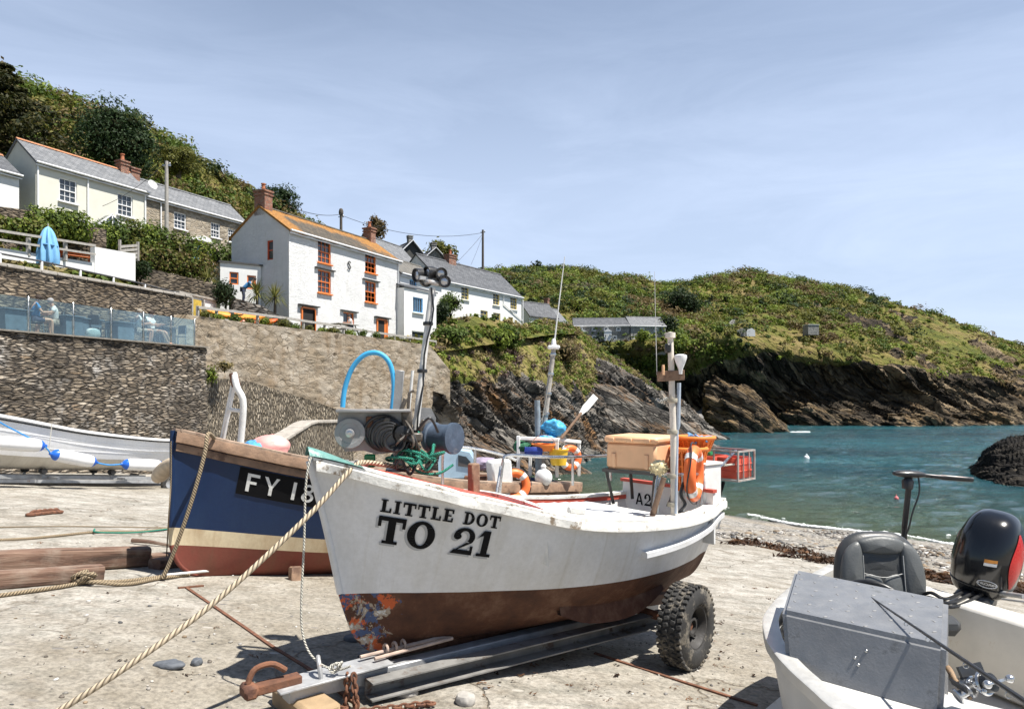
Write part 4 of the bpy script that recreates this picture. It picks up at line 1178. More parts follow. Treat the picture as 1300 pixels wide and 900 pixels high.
for px, lb in ((941, 'squat grey ruin wall left of the white upright slab on the headland'), (953, 'white upright slab beside the squat ruin on the headland')):
    a = at(px, 423, 130); mb = MB(Matrix.Translation(a)); mb.prism([(-.8, -.6), (.8, -.6), (.75, .55), (.2, .95), (-.5, .7), (-.85, .2)], -.2, .2, Matrix(((1, 0, 0, 0), (0, 0, -1, 0), (0, 1, 0, 0), (0, 0, 0, 1))))
    mb.build('ruin', RUBBLE_G if px == 941 else RENDER_W, label=lb, cat='ruin')
for i, (px, py, Y, lb) in enumerate(((752, 473, 93, 'white block of masonry at the top of the tilted slate slab, taller one'), (734, 468, 89, 'small white masonry stub left of the taller white block on the slate'))):
    a = at(px, py, Y); mb = MB(Matrix.Translation(a) @ Matrix.Rotation(.3, 4, 'Z')); mb.box((0, 0, .2), (1.6 if i == 0 else .9, 1, 1.9 if i == 0 else 1.1), bev=.12); mb.build('masonry_block', RENDER_W, label=lb, cat='masonry')

def pale_wall():
    t = NT('cliff_wall_stone'); c = t.coord('UV')
    nn = t.new('ShaderNodeTexNoise'); nn.inputs['Scale'].default_value = 2.6; nn.inputs['Detail'].default_value = 5; t.l.new(c, nn.inputs['Vector'])
    wv = t.new('ShaderNodeVectorMath', operation='MULTIPLY_ADD'); t.l.new(nn.outputs['Color'], wv.inputs[0]); wv.inputs[1].default_value = (.5, .35, 0); t.l.new(c, wv.inputs[2])
    mp = t.new('ShaderNodeMapping'); mp.inputs['Scale'].default_value = (2.0, 4.4, 1); t.l.new(wv.outputs[0], mp.inputs['Vector'])
    vo = t.new('ShaderNodeTexVoronoi'); vo.inputs['Scale'].default_value = 1; t.l.new(mp.outputs[0], vo.inputs['Vector'])
    ve = t.new('ShaderNodeTexVoronoi', feature='DISTANCE_TO_EDGE'); ve.inputs['Scale'].default_value = 1; t.l.new(mp.outputs[0], ve.inputs['Vector'])
    s = t.new('ShaderNodeSeparateColor'); t.l.new(vo.outputs['Color'], s.inputs[0])
    k = t.ramp(s.outputs[0], [(0, (.24, .195, .14)), (.4, (.37, .31, .235)), (.75, (.30, .24, .17)), (1, (.44, .38, .31))])
    b = t.noise(c, .45, 7, .65); f = t.noise(c, 14, 7, .72); m = t.noise(t.coord('UV', (1, .35, 1)), 1.4, 7, .7)
    k = t.mix(t.ramp(b, [(.45, (0, 0, 0)), (.68, (.8,) * 3)]), k, (.48, .43, .36))
    k = t.mix(t.ramp(m, [(.50, (0, 0, 0)), (.66, (.8,) * 3)]), k, (.24, .175, .11))
    gap = t.math('MULTIPLY', t.ramp(ve.outputs['Distance'], [(.0, (1, 1, 1)), (.10, (0, 0, 0))]), t.ramp(t.noise(c, 1.3, 4), [(.42, (0, 0, 0)), (.62, (.8,) * 3)]))
    k = t.mix(gap, k, (.20, .16, .11))
    hole = t.new('ShaderNodeTexVoronoi'); hole.inputs['Scale'].default_value = 1.25; t.l.new(wv.outputs[0], hole.inputs['Vector'])
    hs = t.new('ShaderNodeSeparateColor'); t.l.new(hole.outputs['Color'], hs.inputs[0])
    hf = t.math('LESS_THAN', hole.outputs['Distance'], t.math('MULTIPLY', t.math('GREATER_THAN', hs.outputs[0], .4), t.math('MULTIPLY', hs.outputs[1], .2)))
    k = t.mix(t.math('MULTIPLY', hf, .85), k, (.10, .075, .05))
    k = t.mix(.5, k, t.ramp(f, [(.25, (.35, .35, .35)), (.65, (1, 1, 1))]), 'MULTIPLY')
    h = t.math('ADD', t.math('MULTIPLY', s.outputs[1], .45), t.math('MULTIPLY', f, .6))
    h = t.math('SUBTRACT', h, t.math('ADD', t.math('MULTIPLY', gap, .5), hf))
    return t.fin(k, .92, t.bump(h, 1.0, .10), spec=.2)


WALL_A = stone_wall('harbour_wall_stone', [(.10, .08, .06), (.28, .225, .16), (.17, .135, .10), (.40, .33, .245), (.52, .45, .36), (.24, .17, .105)], (.04, .033, .026), 3.0, 13, (.02, .2), .14, (.10, .08, .06), 1.9)
WALL_B = stone_wall('terrace_wall_stone', [(.13, .105, .08), (.25, .20, .145), (.33, .265, .19), (.19, .15, .11)], (.045, .036, .028), 2.7, 11, (.02, .2), .14, (.17, .12, .07))
WALL_C = pale_wall()
WALL_D = stone_wall('vertical_slate_stone', [(.38, .32, .235), (.26, .215, .155), (.46, .40, .31), (.32, .26, .19)], (.10, .08, .055), 11, 3.2, (.02, .25), .12, (.2, .16, .11))
COPING = paint('coping', (.36, .33, .29), .9, .25, 4, .6, 18)


def retaining(name, label, pts, bots, tops, m, thick=.55, res=.22, amp=.06, batter=.0, coping=None, cat='wall', seed=1, topm=None):
    """masonry wall along pts (x, y): displaced front face with solid back, ends and top"""
    pts = [V((*p, 0)) for p in pts]; seg = [(q - p).length for p, q in zip(pts, pts[1:])]; L = sum(seg)
    nu = max(int(L / res), 4); cs_ = max(int(.66 / res), 1); nv = max(int(max(t - b for t, b in zip(tops, bots)) / res), 4)
    cum = np.concatenate([[0], np.cumsum(seg)])
    us = np.linspace(0, L, nu)
    X = np.interp(us, cum, [p.x for p in pts]); Y = np.interp(us, cum, [p.y for p in pts])
    Bz = np.interp(us, cum, bots); Tz = np.interp(us, cum, tops)
    dx = np.gradient(X); dy = np.gradient(Y); l = np.hypot(dx, dy); nx, ny = dy / l, -dx / l
    fr = np.linspace(0, 1, nv)[:, None]
    Zz = Bz + (Tz - Bz) * fr
    P = np.stack([np.broadcast_to(X, Zz.shape), np.broadcast_to(Y, Zz.shape), Zz], -1)
    dsp = amp * (fbm(P * 1.1, 3, seed) + .9 * fbm(P * np.array([3, 3, 8]), 3, seed + 4)) + batter * (1 - fr) * (Tz - Bz)
    dsp[:, 0] = dsp[:, -1] = 0; dsp[-1] = 0
    P[..., 0] += nx * dsp; P[..., 1] += ny * dsp
    root = thing(name, label, cat, V((X.mean(), Y.mean(), Bz.min())))
    uv = np.stack([np.broadcast_to(us, Zz.shape), Zz], -1)
    back = np.stack([X - nx * thick, Y - ny * thick, Tz], -1); backb = back.copy(); backb[:, 2] = Bz
    allv = np.concatenate([P.reshape(-1, 3), P[-1], back, back, backb])
    auv = np.concatenate([uv.reshape(-1, 2), np.stack([us, Tz], -1), np.stack([us, Tz + thick], -1), np.stack([us, Tz], -1), np.stack([us, Bz], -1)])
    n0 = nv * nu; q = [gquads(nv, nu)]
    i = np.arange(nu - 1)
    q.append(np.stack([n0 + i, n0 + i + 1, n0 + nu + i + 1, n0 + nu + i], -1))
    q.append(np.stack([n0 + 2 * nu + i, n0 + 2 * nu + i + 1, n0 + 3 * nu + i + 1, n0 + 3 * nu + i], -1))
    for e in (0, nu - 1): q.append(np.array([[e, (nv - 1) * nu + e, n0 + nu + e, n0 + 3 * nu + e]]))
    np_mesh('masonry', allv, np.concatenate(q), m, root, uv=auv, smooth=False)
    if coping:
        c = MB()
        A_, B_ = 0, nu - 1
        for k in range(0, nu - 1, cs_):
            k2 = min(k + cs_, nu - 1)
            p = V((X[k] - nx[k] * thick / 2, Y[k] - ny[k] * thick / 2, Tz[k] + .05)); q2 = V((X[k2] - nx[k2] * thick / 2, Y[k2] - ny[k2] * thick / 2, Tz[k2] + .05))
            c.bar(p, p.lerp(q2, .985), thick + .12, .11 + .02 * R.random(), bev=.02)
        c.build('coping', coping, root)
    return root


gl0, gl1 = V((-17.6, 12.6)), V((-12.35, 27.6))      # line of the glass balustrade, seaward edge of the café terrace
def gl(t): return gl0.lerp(gl1, t)
TZ = CH + 1.85                                       # terrace floor
retaining('harbour_wall', 'tall dark rubble wall below the glass fronted terrace', [tuple(gl0), tuple(gl1), (-13.6, 29.4)], [2.6, 2.6, 2.6], [TZ - .02] * 3, WALL_A, seed=3, amp=.09, batter=.02, res=.09)
fl = MB(); fl.add([(gl0.x, gl0.y, TZ), (gl1.x, gl1.y, TZ), (-14.4, 31.4, TZ), (-18.6, 20, TZ), (-20.5, 13, TZ)], [(0, 1, 2, 3, 4)], 0, [[(0, 0)] * 5]); fl.add([(gl0.x, gl0.y, TZ - .2), (gl1.x, gl1.y, TZ - .2), (-14.4, 31.4, TZ - .2)], [(2, 1, 0)])
tag(fl.build('terrace_floor', COPING), 'pale paved floor of the glass fronted terrace', 'terrace', kind='structure')
retaining('terrace_wall', 'brown rubble wall rising behind the glass fronted terrace', [(-21.2, 14), (-17.55, 23.3), (-14.75, 31.4), (-15.6, 33)], [TZ - .1] * 4, [CH + 4.35, CH + 4.38, CH + 4.42, CH + 4.42], WALL_B, seed=7, coping=COPING, amp=.09, res=.1)
cw = [(-13.75, 28.8), (-13.2, 32.2), (-11.7, 36.2), (-8.3, 41.5), (-5.5, 45.6), (-4.25, 46.9)]
retaining('cliff_wall', 'huge sunlit pale wall holding up the cottage terrace', cw, [3.4, 3.0, 2.2, 1.4, .6, .4], [CH + 3.35, CH + 3.45, CH + 3.5, CH + 3.42, CH + 3.25, CH + 1.6], WALL_C, seed=11, amp=.075, batter=.05, res=.1)
vw = [(-12.75, 27.9), (-12.2, 32), (-10.9, 35.6), (-9.0, 38.8)]
retaining('slate_apron', 'lower apron of upright slate stones at the foot of the pale wall', vw, [3.2, 2.8, 2.3, 1.8], [CH + .75, CH + .55, CH - .2, CH - 1.2], WALL_D, seed=15, amp=.1, res=.12, thick=1.0, batter=.05)
a, b, c = at(352, 566, 24), at(398, 537, 27), at(440, 536, 31)
retaining('ramp_parapet', 'short grey parapet of a ramp behind the blue boat', [(a.x, a.y), (b.x, b.y), (c.x, c.y)], [2.5, 2.2, 1.9], [a.z, b.z, c.z], WALL_D, thick=.6, seed=19, coping=COPING)

bal = thing('glass_balustrade', 'long glass balustrade along the edge of the café terrace', 'balustrade', V((gl0.x, gl0.y, TZ)))
GP = NT('balustrade_glass')
tr = GP.new('ShaderNodeBsdfTransparent'); tr.inputs['Color'].default_value = (.80, .90, .90, 1); gs = GP.new('ShaderNodeBsdfGlossy'); gs.inputs['Roughness'].default_value = .03; gs.inputs['Color'].default_value = (.9, .95, 1, 1)
fr = GP.new('ShaderNodeFresnel'); fr.inputs['IOR'].default_value = 1.5
ms = GP.new('ShaderNodeMixShader'); GP.l.new(GP.math('ADD', GP.math('MULTIPLY', fr.outputs[0], .22), .06), ms.inputs[0]); GP.l.new(tr.outputs[0], ms.inputs[1]); GP.l.new(gs.outputs[0], ms.inputs[2]); GP.l.new(ms.outputs[0], GP.out.inputs['Surface'])
GPM = GP.m
STEEL = paint('stainless_steel', (.55, .55, .54), .3, .2, 6, .2, 60, 1.0)
ts = []
for px in (-250, -140, -60, 36, 93, 141, 182, 217, 247):
    lo, hi = 0, 1
    for _ in range(40):
        mid = (lo + hi) / 2; p = gl(mid)
        if 650 + F * p.x / p.y < px: lo = mid
        else: hi = mid
    ts.append(lo)
for t_ in ts:
    p = gl(t_); mb = MB()
    mb.box((p.x, p.y, TZ + .55), (.05, .05, 1.14), bev=.008); mb.box((p.x, p.y, TZ + .02), (.13, .13, .03)); mb.build('post', STEEL, bal)
for a_, b_ in zip(ts, ts[1:]):
    p, q = gl(a_), gl(b_); d = (q - p).normalized() * .05
    mb = MB(); mb.bar((p.x + d.x, p.y + d.y, TZ + .56), (q.x - d.x, q.y - d.y, TZ + .56), .014, 1.02); mb.build('glass_panel', GPM, bal)
mb = MB(); mb.bar((gl0.x, gl0.y, TZ + .025), (gl1.x, gl1.y, TZ + .025), .2, .05); mb.build('base_rail', paint('base_rail_grey', (.2, .18, .15), .7), bal)

hr = thing('handrail', 'thin dark handrail on white posts along the upper wall top', 'handrail', at(53, 340, 24.6))
rail = [at(-60, 316, 22), at(0, 322, 23.6), at(53, 332, 25.3), at(102, 343, 27), at(144, 352, 28.6), at(184, 361, 30.2), at(228, 373, 32)]
mb = MB(); mb.tube(rail, .035, 8); mb.build('rail', paint('rail_dark', (.07, .07, .075), .5), hr)
for p in rail[1:-1] + [at(222, 371, 31.7)]:
    mb = MB(); mb.box((p.x, p.y, p.z - .25), (.07, .07, .5), bev=.008); mb.build('post', TRIM, hr)

pw = thing('white_parapet', 'white rendered parapet with grey rail below the ivy', 'wall', at(60, 342, 29))
for (p0, p1, nm) in (((-90, 300, 314, 24.2), (120, 334, 346, 31.2), 'low_wall'), ((120.5, 313.5, 346, 31.2), (172, 322.5, 357, 33.6), 'high_wall')):
    a, b = at(p0[0], p0[1], p0[3]), at(p1[0], p1[1], p1[3]); a2, b2 = at(p0[0], p0[2], p0[3]), at(p1[0], p1[2], p1[3])
    n = V((b.y - a.y, a.x - b.x, 0)).normalized() * .25
    mb = MB(); mb.add([a2, b2, b, a, a2 - n, b2 - n, b - n, a - n], [(0, 1, 2, 3), (3, 2, 6, 7), (1, 5, 6, 2), (0, 3, 7, 4), (5, 4, 7, 6)], 0, [[(0, 0), (1, 0), (1, 1), (0, 1)]] * 5); mb.build(nm, RENDER_W, pw, smooth=0)
GREYW = paint('weathered_grey_wood', (.36, .34, .31), .85, .25, 8, .5, 30)
mb = MB(); mb.bar(at(-90, 279, 24.1), at(121, 312, 31), .06, .1); mb.bar(at(-90, 291, 24.1), at(121, 323, 31), .05, .09)
for px, yt, yb, Y in ((-40, 286, 312, 25.6), (36, 302, 325, 28), (83, 306, 331, 29.6)): mb.bar(at(px, yb, Y), at(px, yt, Y), .12, .12)
mb.build('rail', GREYW, pw)

fp = [(251, 391, 31.5), (275, 394, 32.6), (295, 396, 33.6), (327, 400, 35), (358, 404, 36.4), (385, 408, 37.8), (412, 412, 39.3), (436, 416, 40.7), (459, 420, 42.2), (479, 423, 43.5), (500, 426, 45), (520, 429, 46.4), (553, 434, 48.5)]
fn_ = thing('timber_fence', 'weathered post and rail fence along the top of the pale wall', 'fence', at(*fp[0]))
pts = [at(*p) for p in fp]
for i, p in enumerate(pts):
    mb = MB(); mb.box((p.x, p.y, p.z - .45), (.14, .12, 1.1), Matrix(), .02); mb.build('post', GREYW, fn_)
mb = MB()
for p, q in zip(pts, pts[1:]): mb.bar(p + V((.06, -.08, .02)), q + V((.06, -.08, .02)), .05, .13)
mb.build('rail', GREYW, fn_)

sh, shM = flat_box('yellow_door_shed', 'low white shed with yellow door under a flat stone roof', 'shed', tuple(at(227, 380, 32.2).xy), tuple(at(274, 380, 35).xy), 1.8, CH + 3.6, CH + 4.75, RENDER_W, roof=COPING)
mb = MB(shM); mb.box((1.3, -.03, .45), (.62, .05, 1.1)); mb.build('door', paint('mustard_paint', (.55, .38, .06), .6), sh)
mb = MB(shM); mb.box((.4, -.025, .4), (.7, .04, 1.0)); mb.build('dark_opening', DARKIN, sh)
mb = MB(shM)
for x in (.05, .85, 1.75): mb.box((x, -.07, .4), (.1, .1, 1.35))
mb.build('timber_post', GREYW, sh)
sc_ = thing('slatted_screen', 'small wooden slatted screen beside the white parapet', 'fence', at(166, 326, 34.5))
a, b = at(152, 330, 34), at(175, 332, 35)
for k in range(4):
    mb = MB(); mb.bar(a + V((0, 0, .05 + k * .2)), b + V((0, 0, .22 + k * .2)), .04, .13); mb.build('slat', GREYW, sc_)
for p in (a, b): mb = MB(); mb.bar(p - V((0, 0, .6)), p + V((0, 0, 1.0)), .1, .1); mb.build('post', GREYW, sc_)
retaining('drystone_bank', 'dark dry stone bank below the annexe', [tuple(at(296, 395, 35.5).xy), tuple(at(330, 395, 36.5).xy), tuple(at(372, 395, 38.6).xy)], [CH + 3.2] * 3, [CH + 5.0, CH + 4.75, CH + 4.0], stone_wall('drystone', [(.09, .085, .08), (.17, .155, .135), (.24, .22, .19), (.12, .11, .1)], (.02, .018, .015), 2.4, 9, (.05, .2), .1), seed=21, amp=.1)
retaining('garden_wall', 'rough brown stone wall under the ivy at the left edge', [tuple(at(-60, 290, 30).xy), tuple(at(45, 290, 33.5).xy), tuple(at(135, 300, 36).xy)], [CH + 5] * 3, [at(-60, 255, 30).z, at(45, 268, 33.5).z, at(135, 292, 36).z], WALL_B, seed=25, amp=.14)
retaining('garden_wall', 'low stone bank behind the yellow door shed', [tuple(at(176, 350, 35.5).xy), tuple(at(215, 352, 36.3).xy), tuple(at(275, 366, 37.2).xy)], [CH + 4] * 3, [at(176, 338, 35.5).z, at(215, 347, 36.3).z, at(275, 360, 37.2).z], WALL_B, seed=27, amp=.14)
retaining('garden_wall', 'low stone wall below the long white house', [tuple(at(600, 412, 60).xy), tuple(at(660, 412, 69).xy), tuple(at(700, 412, 79).xy)], [CH + 4.5] * 3, [CH + 6.1, CH + 6.6, CH + 7.3], RUBBLE_H, seed=29, amp=.08)

POLE = paint('pole_wood', (.10, .085, .07), .9, .3)
def pole(lb, px, yt, yb, Y, r, m, arm=False, cap=False):
    a, b = at(px, yb, Y), at(px, yt, Y); root = thing('utility_pole', lb, 'pole', a)
    mb = MB(); mb.tube([a - V((0, 0, 3)), b], [r * 1.15, r * .85], 10); mb.build('shaft', m, root)
    if cap: mb = MB(); mb.lathe([(.0, .55), (.16, .45), (.22, .2), (.2, 0), (.05, -.3)], Matrix.Translation(b), 10); mb.build('cap', POLE, root)
    mb = MB(); mb.bar(b + V((-.25, 0, -.25)), b + V((.25, 0, -.25)), .08, .08); mb.lathe([(.05, 0), (.07, .06), (.03, .12)], Matrix.Translation(b + V((.2, 0, -.2))), 8); mb.build('bracket', STEEL, root)
    return b
p1 = pole('tall dark utility pole standing behind the long white house', 613, 292, 352, 72, .13, POLE)
p2 = pole('pale wooden utility pole in front of the rubble stone house', 211.5, 205, 288, 42.5, .12, GREYW)
p3 = pole('dark pole with a bulbous cap behind the cottage ridge', 433, 272, 300, 62, .14, POLE, cap=True)
WIRE = paint('cable_black', (.03, .03, .035), .7, .1)
def wire(lb, a, b, sag, r=.022):
    mb = MB(); mb.tube([a.lerp(b, i / 16) - V((0, 0, sag * 4 * (i / 16) * (1 - i / 16))) for i in range(17)], r, 5, caps=False)
    mb.build('overhead_cable', WIRE, label=lb, cat='cable')
wire('overhead cable from the cottage ridge pole to the tall dark pole', p3 - V((0, 0, .1)), p1 - V((0, 0, .3)), 1.0)
wire('overhead cable from the cottage chimney to the capped pole', at(366, 262, 42), p3, .3)
wire('stay wire slanting down left from the tall dark pole', p1 - V((0, 0, .4)), at(578, 335, 66), .1, .018)
wire('thin cable dropping from the tall dark pole to the roofs', p1 - V((0, 0, .5)), at(598, 336, 66), .1, .014)
wire('thin cable from the pale wooden pole to the cream house', p2, at(130, 262, 41), .3, .014)

def conifer(lb, base, h, rx):
    root = thing('conifer', lb, 'tree', base); rng = np.random.default_rng(3); mb = MB(); parts = []
    top = base + V((0, 0, h)); mb.tube([base - V((0, 0, 1)), base + V((.2, 0, h * .5)), top], [.45, .3, .05], 8)
    for i in range(60):
        z = .12 + .88 * (i / 59); a = i * 2.39996; L = rx * (1.12 - z) * rng.uniform(.65, 1.15) + .5
        p0 = base + V((0, 0, h * z)); d = V((math.cos(a), math.sin(a), 0))
        pts = smooth_pts([p0, p0 + d * L * .5 + V((0, 0, .35)), p0 + d * L + V((0, 0, .15 + .25 * rng.random()))], 7)
        mb.tube(pts, [.09 * (1 - k / 8) for k in range(7)], 5)
        for k in range(2, 7):
            c = pts[k]; r = L * .17 + .22
            parts.append(leaves((c.x, c.y, c.z - .08), (r, r, r * .36), 46, .24, 'pine', rng, .4, .1, upb=.8))
    mb.build('trunk', BARK, root); leaf_obj('crown', parts, root)


def hedge(name, label, pts, h, d, pal, n, size, seed, pals=None):
    root = thing(name, label, 'hedge', pts[0]); rng = np.random.default_rng(seed); parts = []; mb = MB()
    m = 14
    for i in range(m):
        t = i / (m - 1) * (len(pts) - 1); k = min(int(t), len(pts) - 2); p = pts[k].lerp(pts[k + 1], t - k)
        c = (p.x, p.y, p.z + h * .45); L_ = sum((q - r_).length for q, r_ in zip(pts, pts[1:])) / m
        hh = h * (.5 + .25 * rng.random())
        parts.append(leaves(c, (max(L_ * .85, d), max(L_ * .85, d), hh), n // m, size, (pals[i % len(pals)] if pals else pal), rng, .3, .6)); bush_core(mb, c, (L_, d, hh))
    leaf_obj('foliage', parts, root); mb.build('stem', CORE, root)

hedge('ivy_hedge', 'bright green ivy hedge draped over the wall below the cream house', [at(45, 303, 33), at(75, 303, 34), at(103, 306, 35)], 1.4, .6, 'mid', 4200, .11, 1, ['mid', 'bright', 'mid'])
hedge('low_hedge', 'low hedge behind the grey rail at the left edge', [at(-60, 296, 28), at(20, 306, 30), at(58, 312, 31)], 1.0, .6, 'mid', 2600, .12, 2, ['mid', 'olive', 'bright'])
hedge('long_hedge', 'long dense green hedge in front of the rubble stone house', [at(128, 320, 37), at(170, 322, 38.5), at(215, 330, 40), at(290, 346, 43)], 1.75, .7, 'mid', 8500, .11, 3, ['mid', 'bright', 'mid', 'mid', 'olive'])
hedge('scrub_bank', 'olive brown scrub on the bank below the long hedge', [at(176, 345, 36.5), at(215, 352, 37.5), at(262, 358, 39)], 1.5, .8, 'olive', 4200, .11, 4, ['olive', 'brown', 'mid', 'olive'])
for nm, lb, px, py, Y, rx, rz, pal, n, sz in (
    ('shrub', 'dark green rounded bush between the yellow door shed and the palms', 287, 391, 35.2, .6, .95, 'dark', 1400, .08),
    ('shrub', 'small dark bush at the right end of the white parapet', 178, 357, 34.6, .5, .7, 'dark', 700, .1),
    ('shrub', 'bright green bush under the satellite dish end of the cream house', 190, 318, 40, .9, 1.0, 'bright', 600, .12),
    ('shrub', 'big glossy green bush below the right end of the long white house', 646, 440, 61, 1.3, 1.5, 'mid', 2600, .13),
    ('shrub', 'leafy bush against the wall of the long white house', 572, 402, 56, 1.0, 1.3, 'mid', 1200, .12),
    ('shrub', 'dark bush in the gap left of the long white house', 560, 412, 53, .6, 1.3, 'dark', 900, .14),
    ('shrub', 'olive bush on the promontory top left of the glossy green bush', 610, 434, 57, 1.2, .8, 'olive', 1100, .16),
    ('shrub', 'low yellow green bush on the promontory under the glossy one', 632, 442, 58, 1.4, 1.1, 'bright', 900, .16),
    ('shrub', 'wide green bush hanging over the top of the pale wall', 572, 436, 50.5, 1.3, .9, 'mid', 1200, .15),
    ('shrub', 'brown heather mound at the seaward lip of the promontory', 715, 462, 72, 2.0, 1.6, 'brown', 1100, .18),
    ('shrub', 'dark bush on the far slope behind the cottage row', 868, 404, 138, 3.8, 4.0, 'dark', 3000, .3),
    ('shrub', 'round dark thicket above the left end of the cottage row', 790, 402, 140, 3, 3, 'bay', 2000, .3),
    ('shrub', 'pinkish bare scrub high on the slope above the white gable cottage', 738, 380, 150, 4, 2.6, 'purple', 2200, .25),
    ('shrub', 'small dark bush right beside the end of the cottage row', 849, 428, 115, 1.5, 2.6, 'dark', 700, .28),
    ('shrub', 'small bright bush in front of the seaward end of the cottage row', 817, 434, 111, 1.3, 1.3, 'bright', 500, .25)):
    shrub(nm, lb, 'bush', at(px, py, Y), rx, rz, pal, n, sz, 'bushes around the village')

conifer('dark spreading conifer with drooping layered boughs at the top left edge', at(-12, 205, 60), 8.6, 6.6)
tree('bay_tree', 'dense rounded dark green tree behind the cream house', 'tree', at(150, 225, 62), 3.2, 3.7, 3.0, 'bay', 9000, .17, blobs=16)
tree('round_tree', 'small dome shaped olive tree alone on the skyline of the hill', 'tree', at(226, 222, 80), 1.6, 2.6, 1.5, 'olive', 3600, .17, blobs=9)
tree('skyline_tree', 'dark flat topped tree on the skyline left of the cottage chimney', 'tree', at(352, 268, 110), 1.6, 4.0, 2.2, 'bay', 4200, .22, blobs=9)
for px, py, Y, lb in ((683, 352, 178, 'dark round tree highest on the far ridge'), (560, 332, 130, 'olive tree on the skyline behind the dark gables'), (478, 298, 95, 'small bare brown tree behind the right chimney of the cottage')):
    tree('ridge_tree', lb, 'tree', at(px, py + 5, Y), 1.5, 3.6 if Y > 100 else 1.6, 3.0 if Y > 100 else 1.5, 'dark' if Y > 150 else ('olive' if Y > 100 else 'brown'), 1400, .45 if Y > 100 else .2, 'trees on the skyline', 8)


def palm(lb, base, h, n, L):
    root = thing('palm', lb, 'palm', base); mb = MB()
    mb.tube([base - V((0, 0, .3)), base + V((.03, 0, h))], [.09, .07], 8); mb.build('trunk', BARK, root)
    rng = np.random.default_rng(int(base.x * -77)); vs, cs = [], []
    lo, hi = np.array(PAL['palm'][0]), np.array(PAL['palm'][1])
    for i in range(n):
        a = rng.random() * 6.283; el = rng.uniform(-.5, 1.35); l = L * rng.uniform(.7, 1.1)
        d = V((math.cos(a) * math.cos(el), math.sin(a) * math.cos(el), math.sin(el))); s = V((-math.sin(a), math.cos(a), 0)) * .022
        p0 = base + V((0, 0, h)); p1 = p0 + d * l * .55; p2 = p0 + d * l - V((0, 0, .35 * l * (1 - abs(math.sin(el)))))
        vs += [p0 - s * .5, p0 + s * .5, p1 + s, p1 - s, p1 - s, p1 + s, p2 + s * .1, p2 - s * .1]
        c = lo + (hi - lo) * rng.random(); cs += [c] * 8
    leaf_obj('fronds', [(np.array([list(v) for v in vs]), np.array(cs))], root)
palm('spiky palm nearer the annexe door', at(326, 392, 37.5), .75, 130, 1.0)
palm('spiky palm touching the limewashed cottage wall', at(349, 392, 38.2), .6, 130, .95)
palm('yellowing spiky palm left of the annexe', at(264, 366, 37.5), .5, 90, .8)

tl = ['dark leafy tuft on the wall top in front of the kayak nose', 'green tuft on the wall top below the kayak middle', 'straggly tuft on the wall top near the kayak stern', 'low tuft on the wall top left of the cottage corner',
      'leafy tuft on the wall top under the cottage corner', 'tall weedy tuft on the wall top beside the open dark door', 'small tuft on the wall top right of the open dark door', 'round tuft on the wall top below the low cottage window',
      'green clump on the wall top left of the bench', 'green clump on the wall top right of the bench', 'spiky clump on the wall top left of the orange door', 'spiky clump on the wall top below the orange door',
      'large leafy clump on the wall top right of the orange door', 'grey green clump on the wall top at the downpipe', 'bushy clump on the wall top below the white block', 'last green clump at the right end of the wall top']
for i, px in enumerate((262, 278, 300, 318, 338, 360, 376, 392, 410, 424, 445, 462, 478, 496, 514, 534)):
    Y = float(np.interp(px, [250, 367, 540], [31.2, 36.6, 46.5]))
    shrub('wall_plant', tl[i], 'plant', at(px, np.interp(px, [250, 367, 540], [406, 419, 441]), Y), R.uniform(.3, .5), R.uniform(.25, .42), R.choice(['mid', 'olive', 'bright', 'mid', 'olive']), 420, .06, 'plants along the wall top', 3)
shrub('wall_plant', 'green weed growing out of the corner of the dark wall', 'plant', at(269, 488, 28), .4, .5, 'bright', 260, .07, None, 3)
shrub('wall_plant', 'brown dry weed growing at the top of the slate apron', 'plant', at(285, 470, 28.6), .5, .3, 'straw', 260, .07, None, 3)
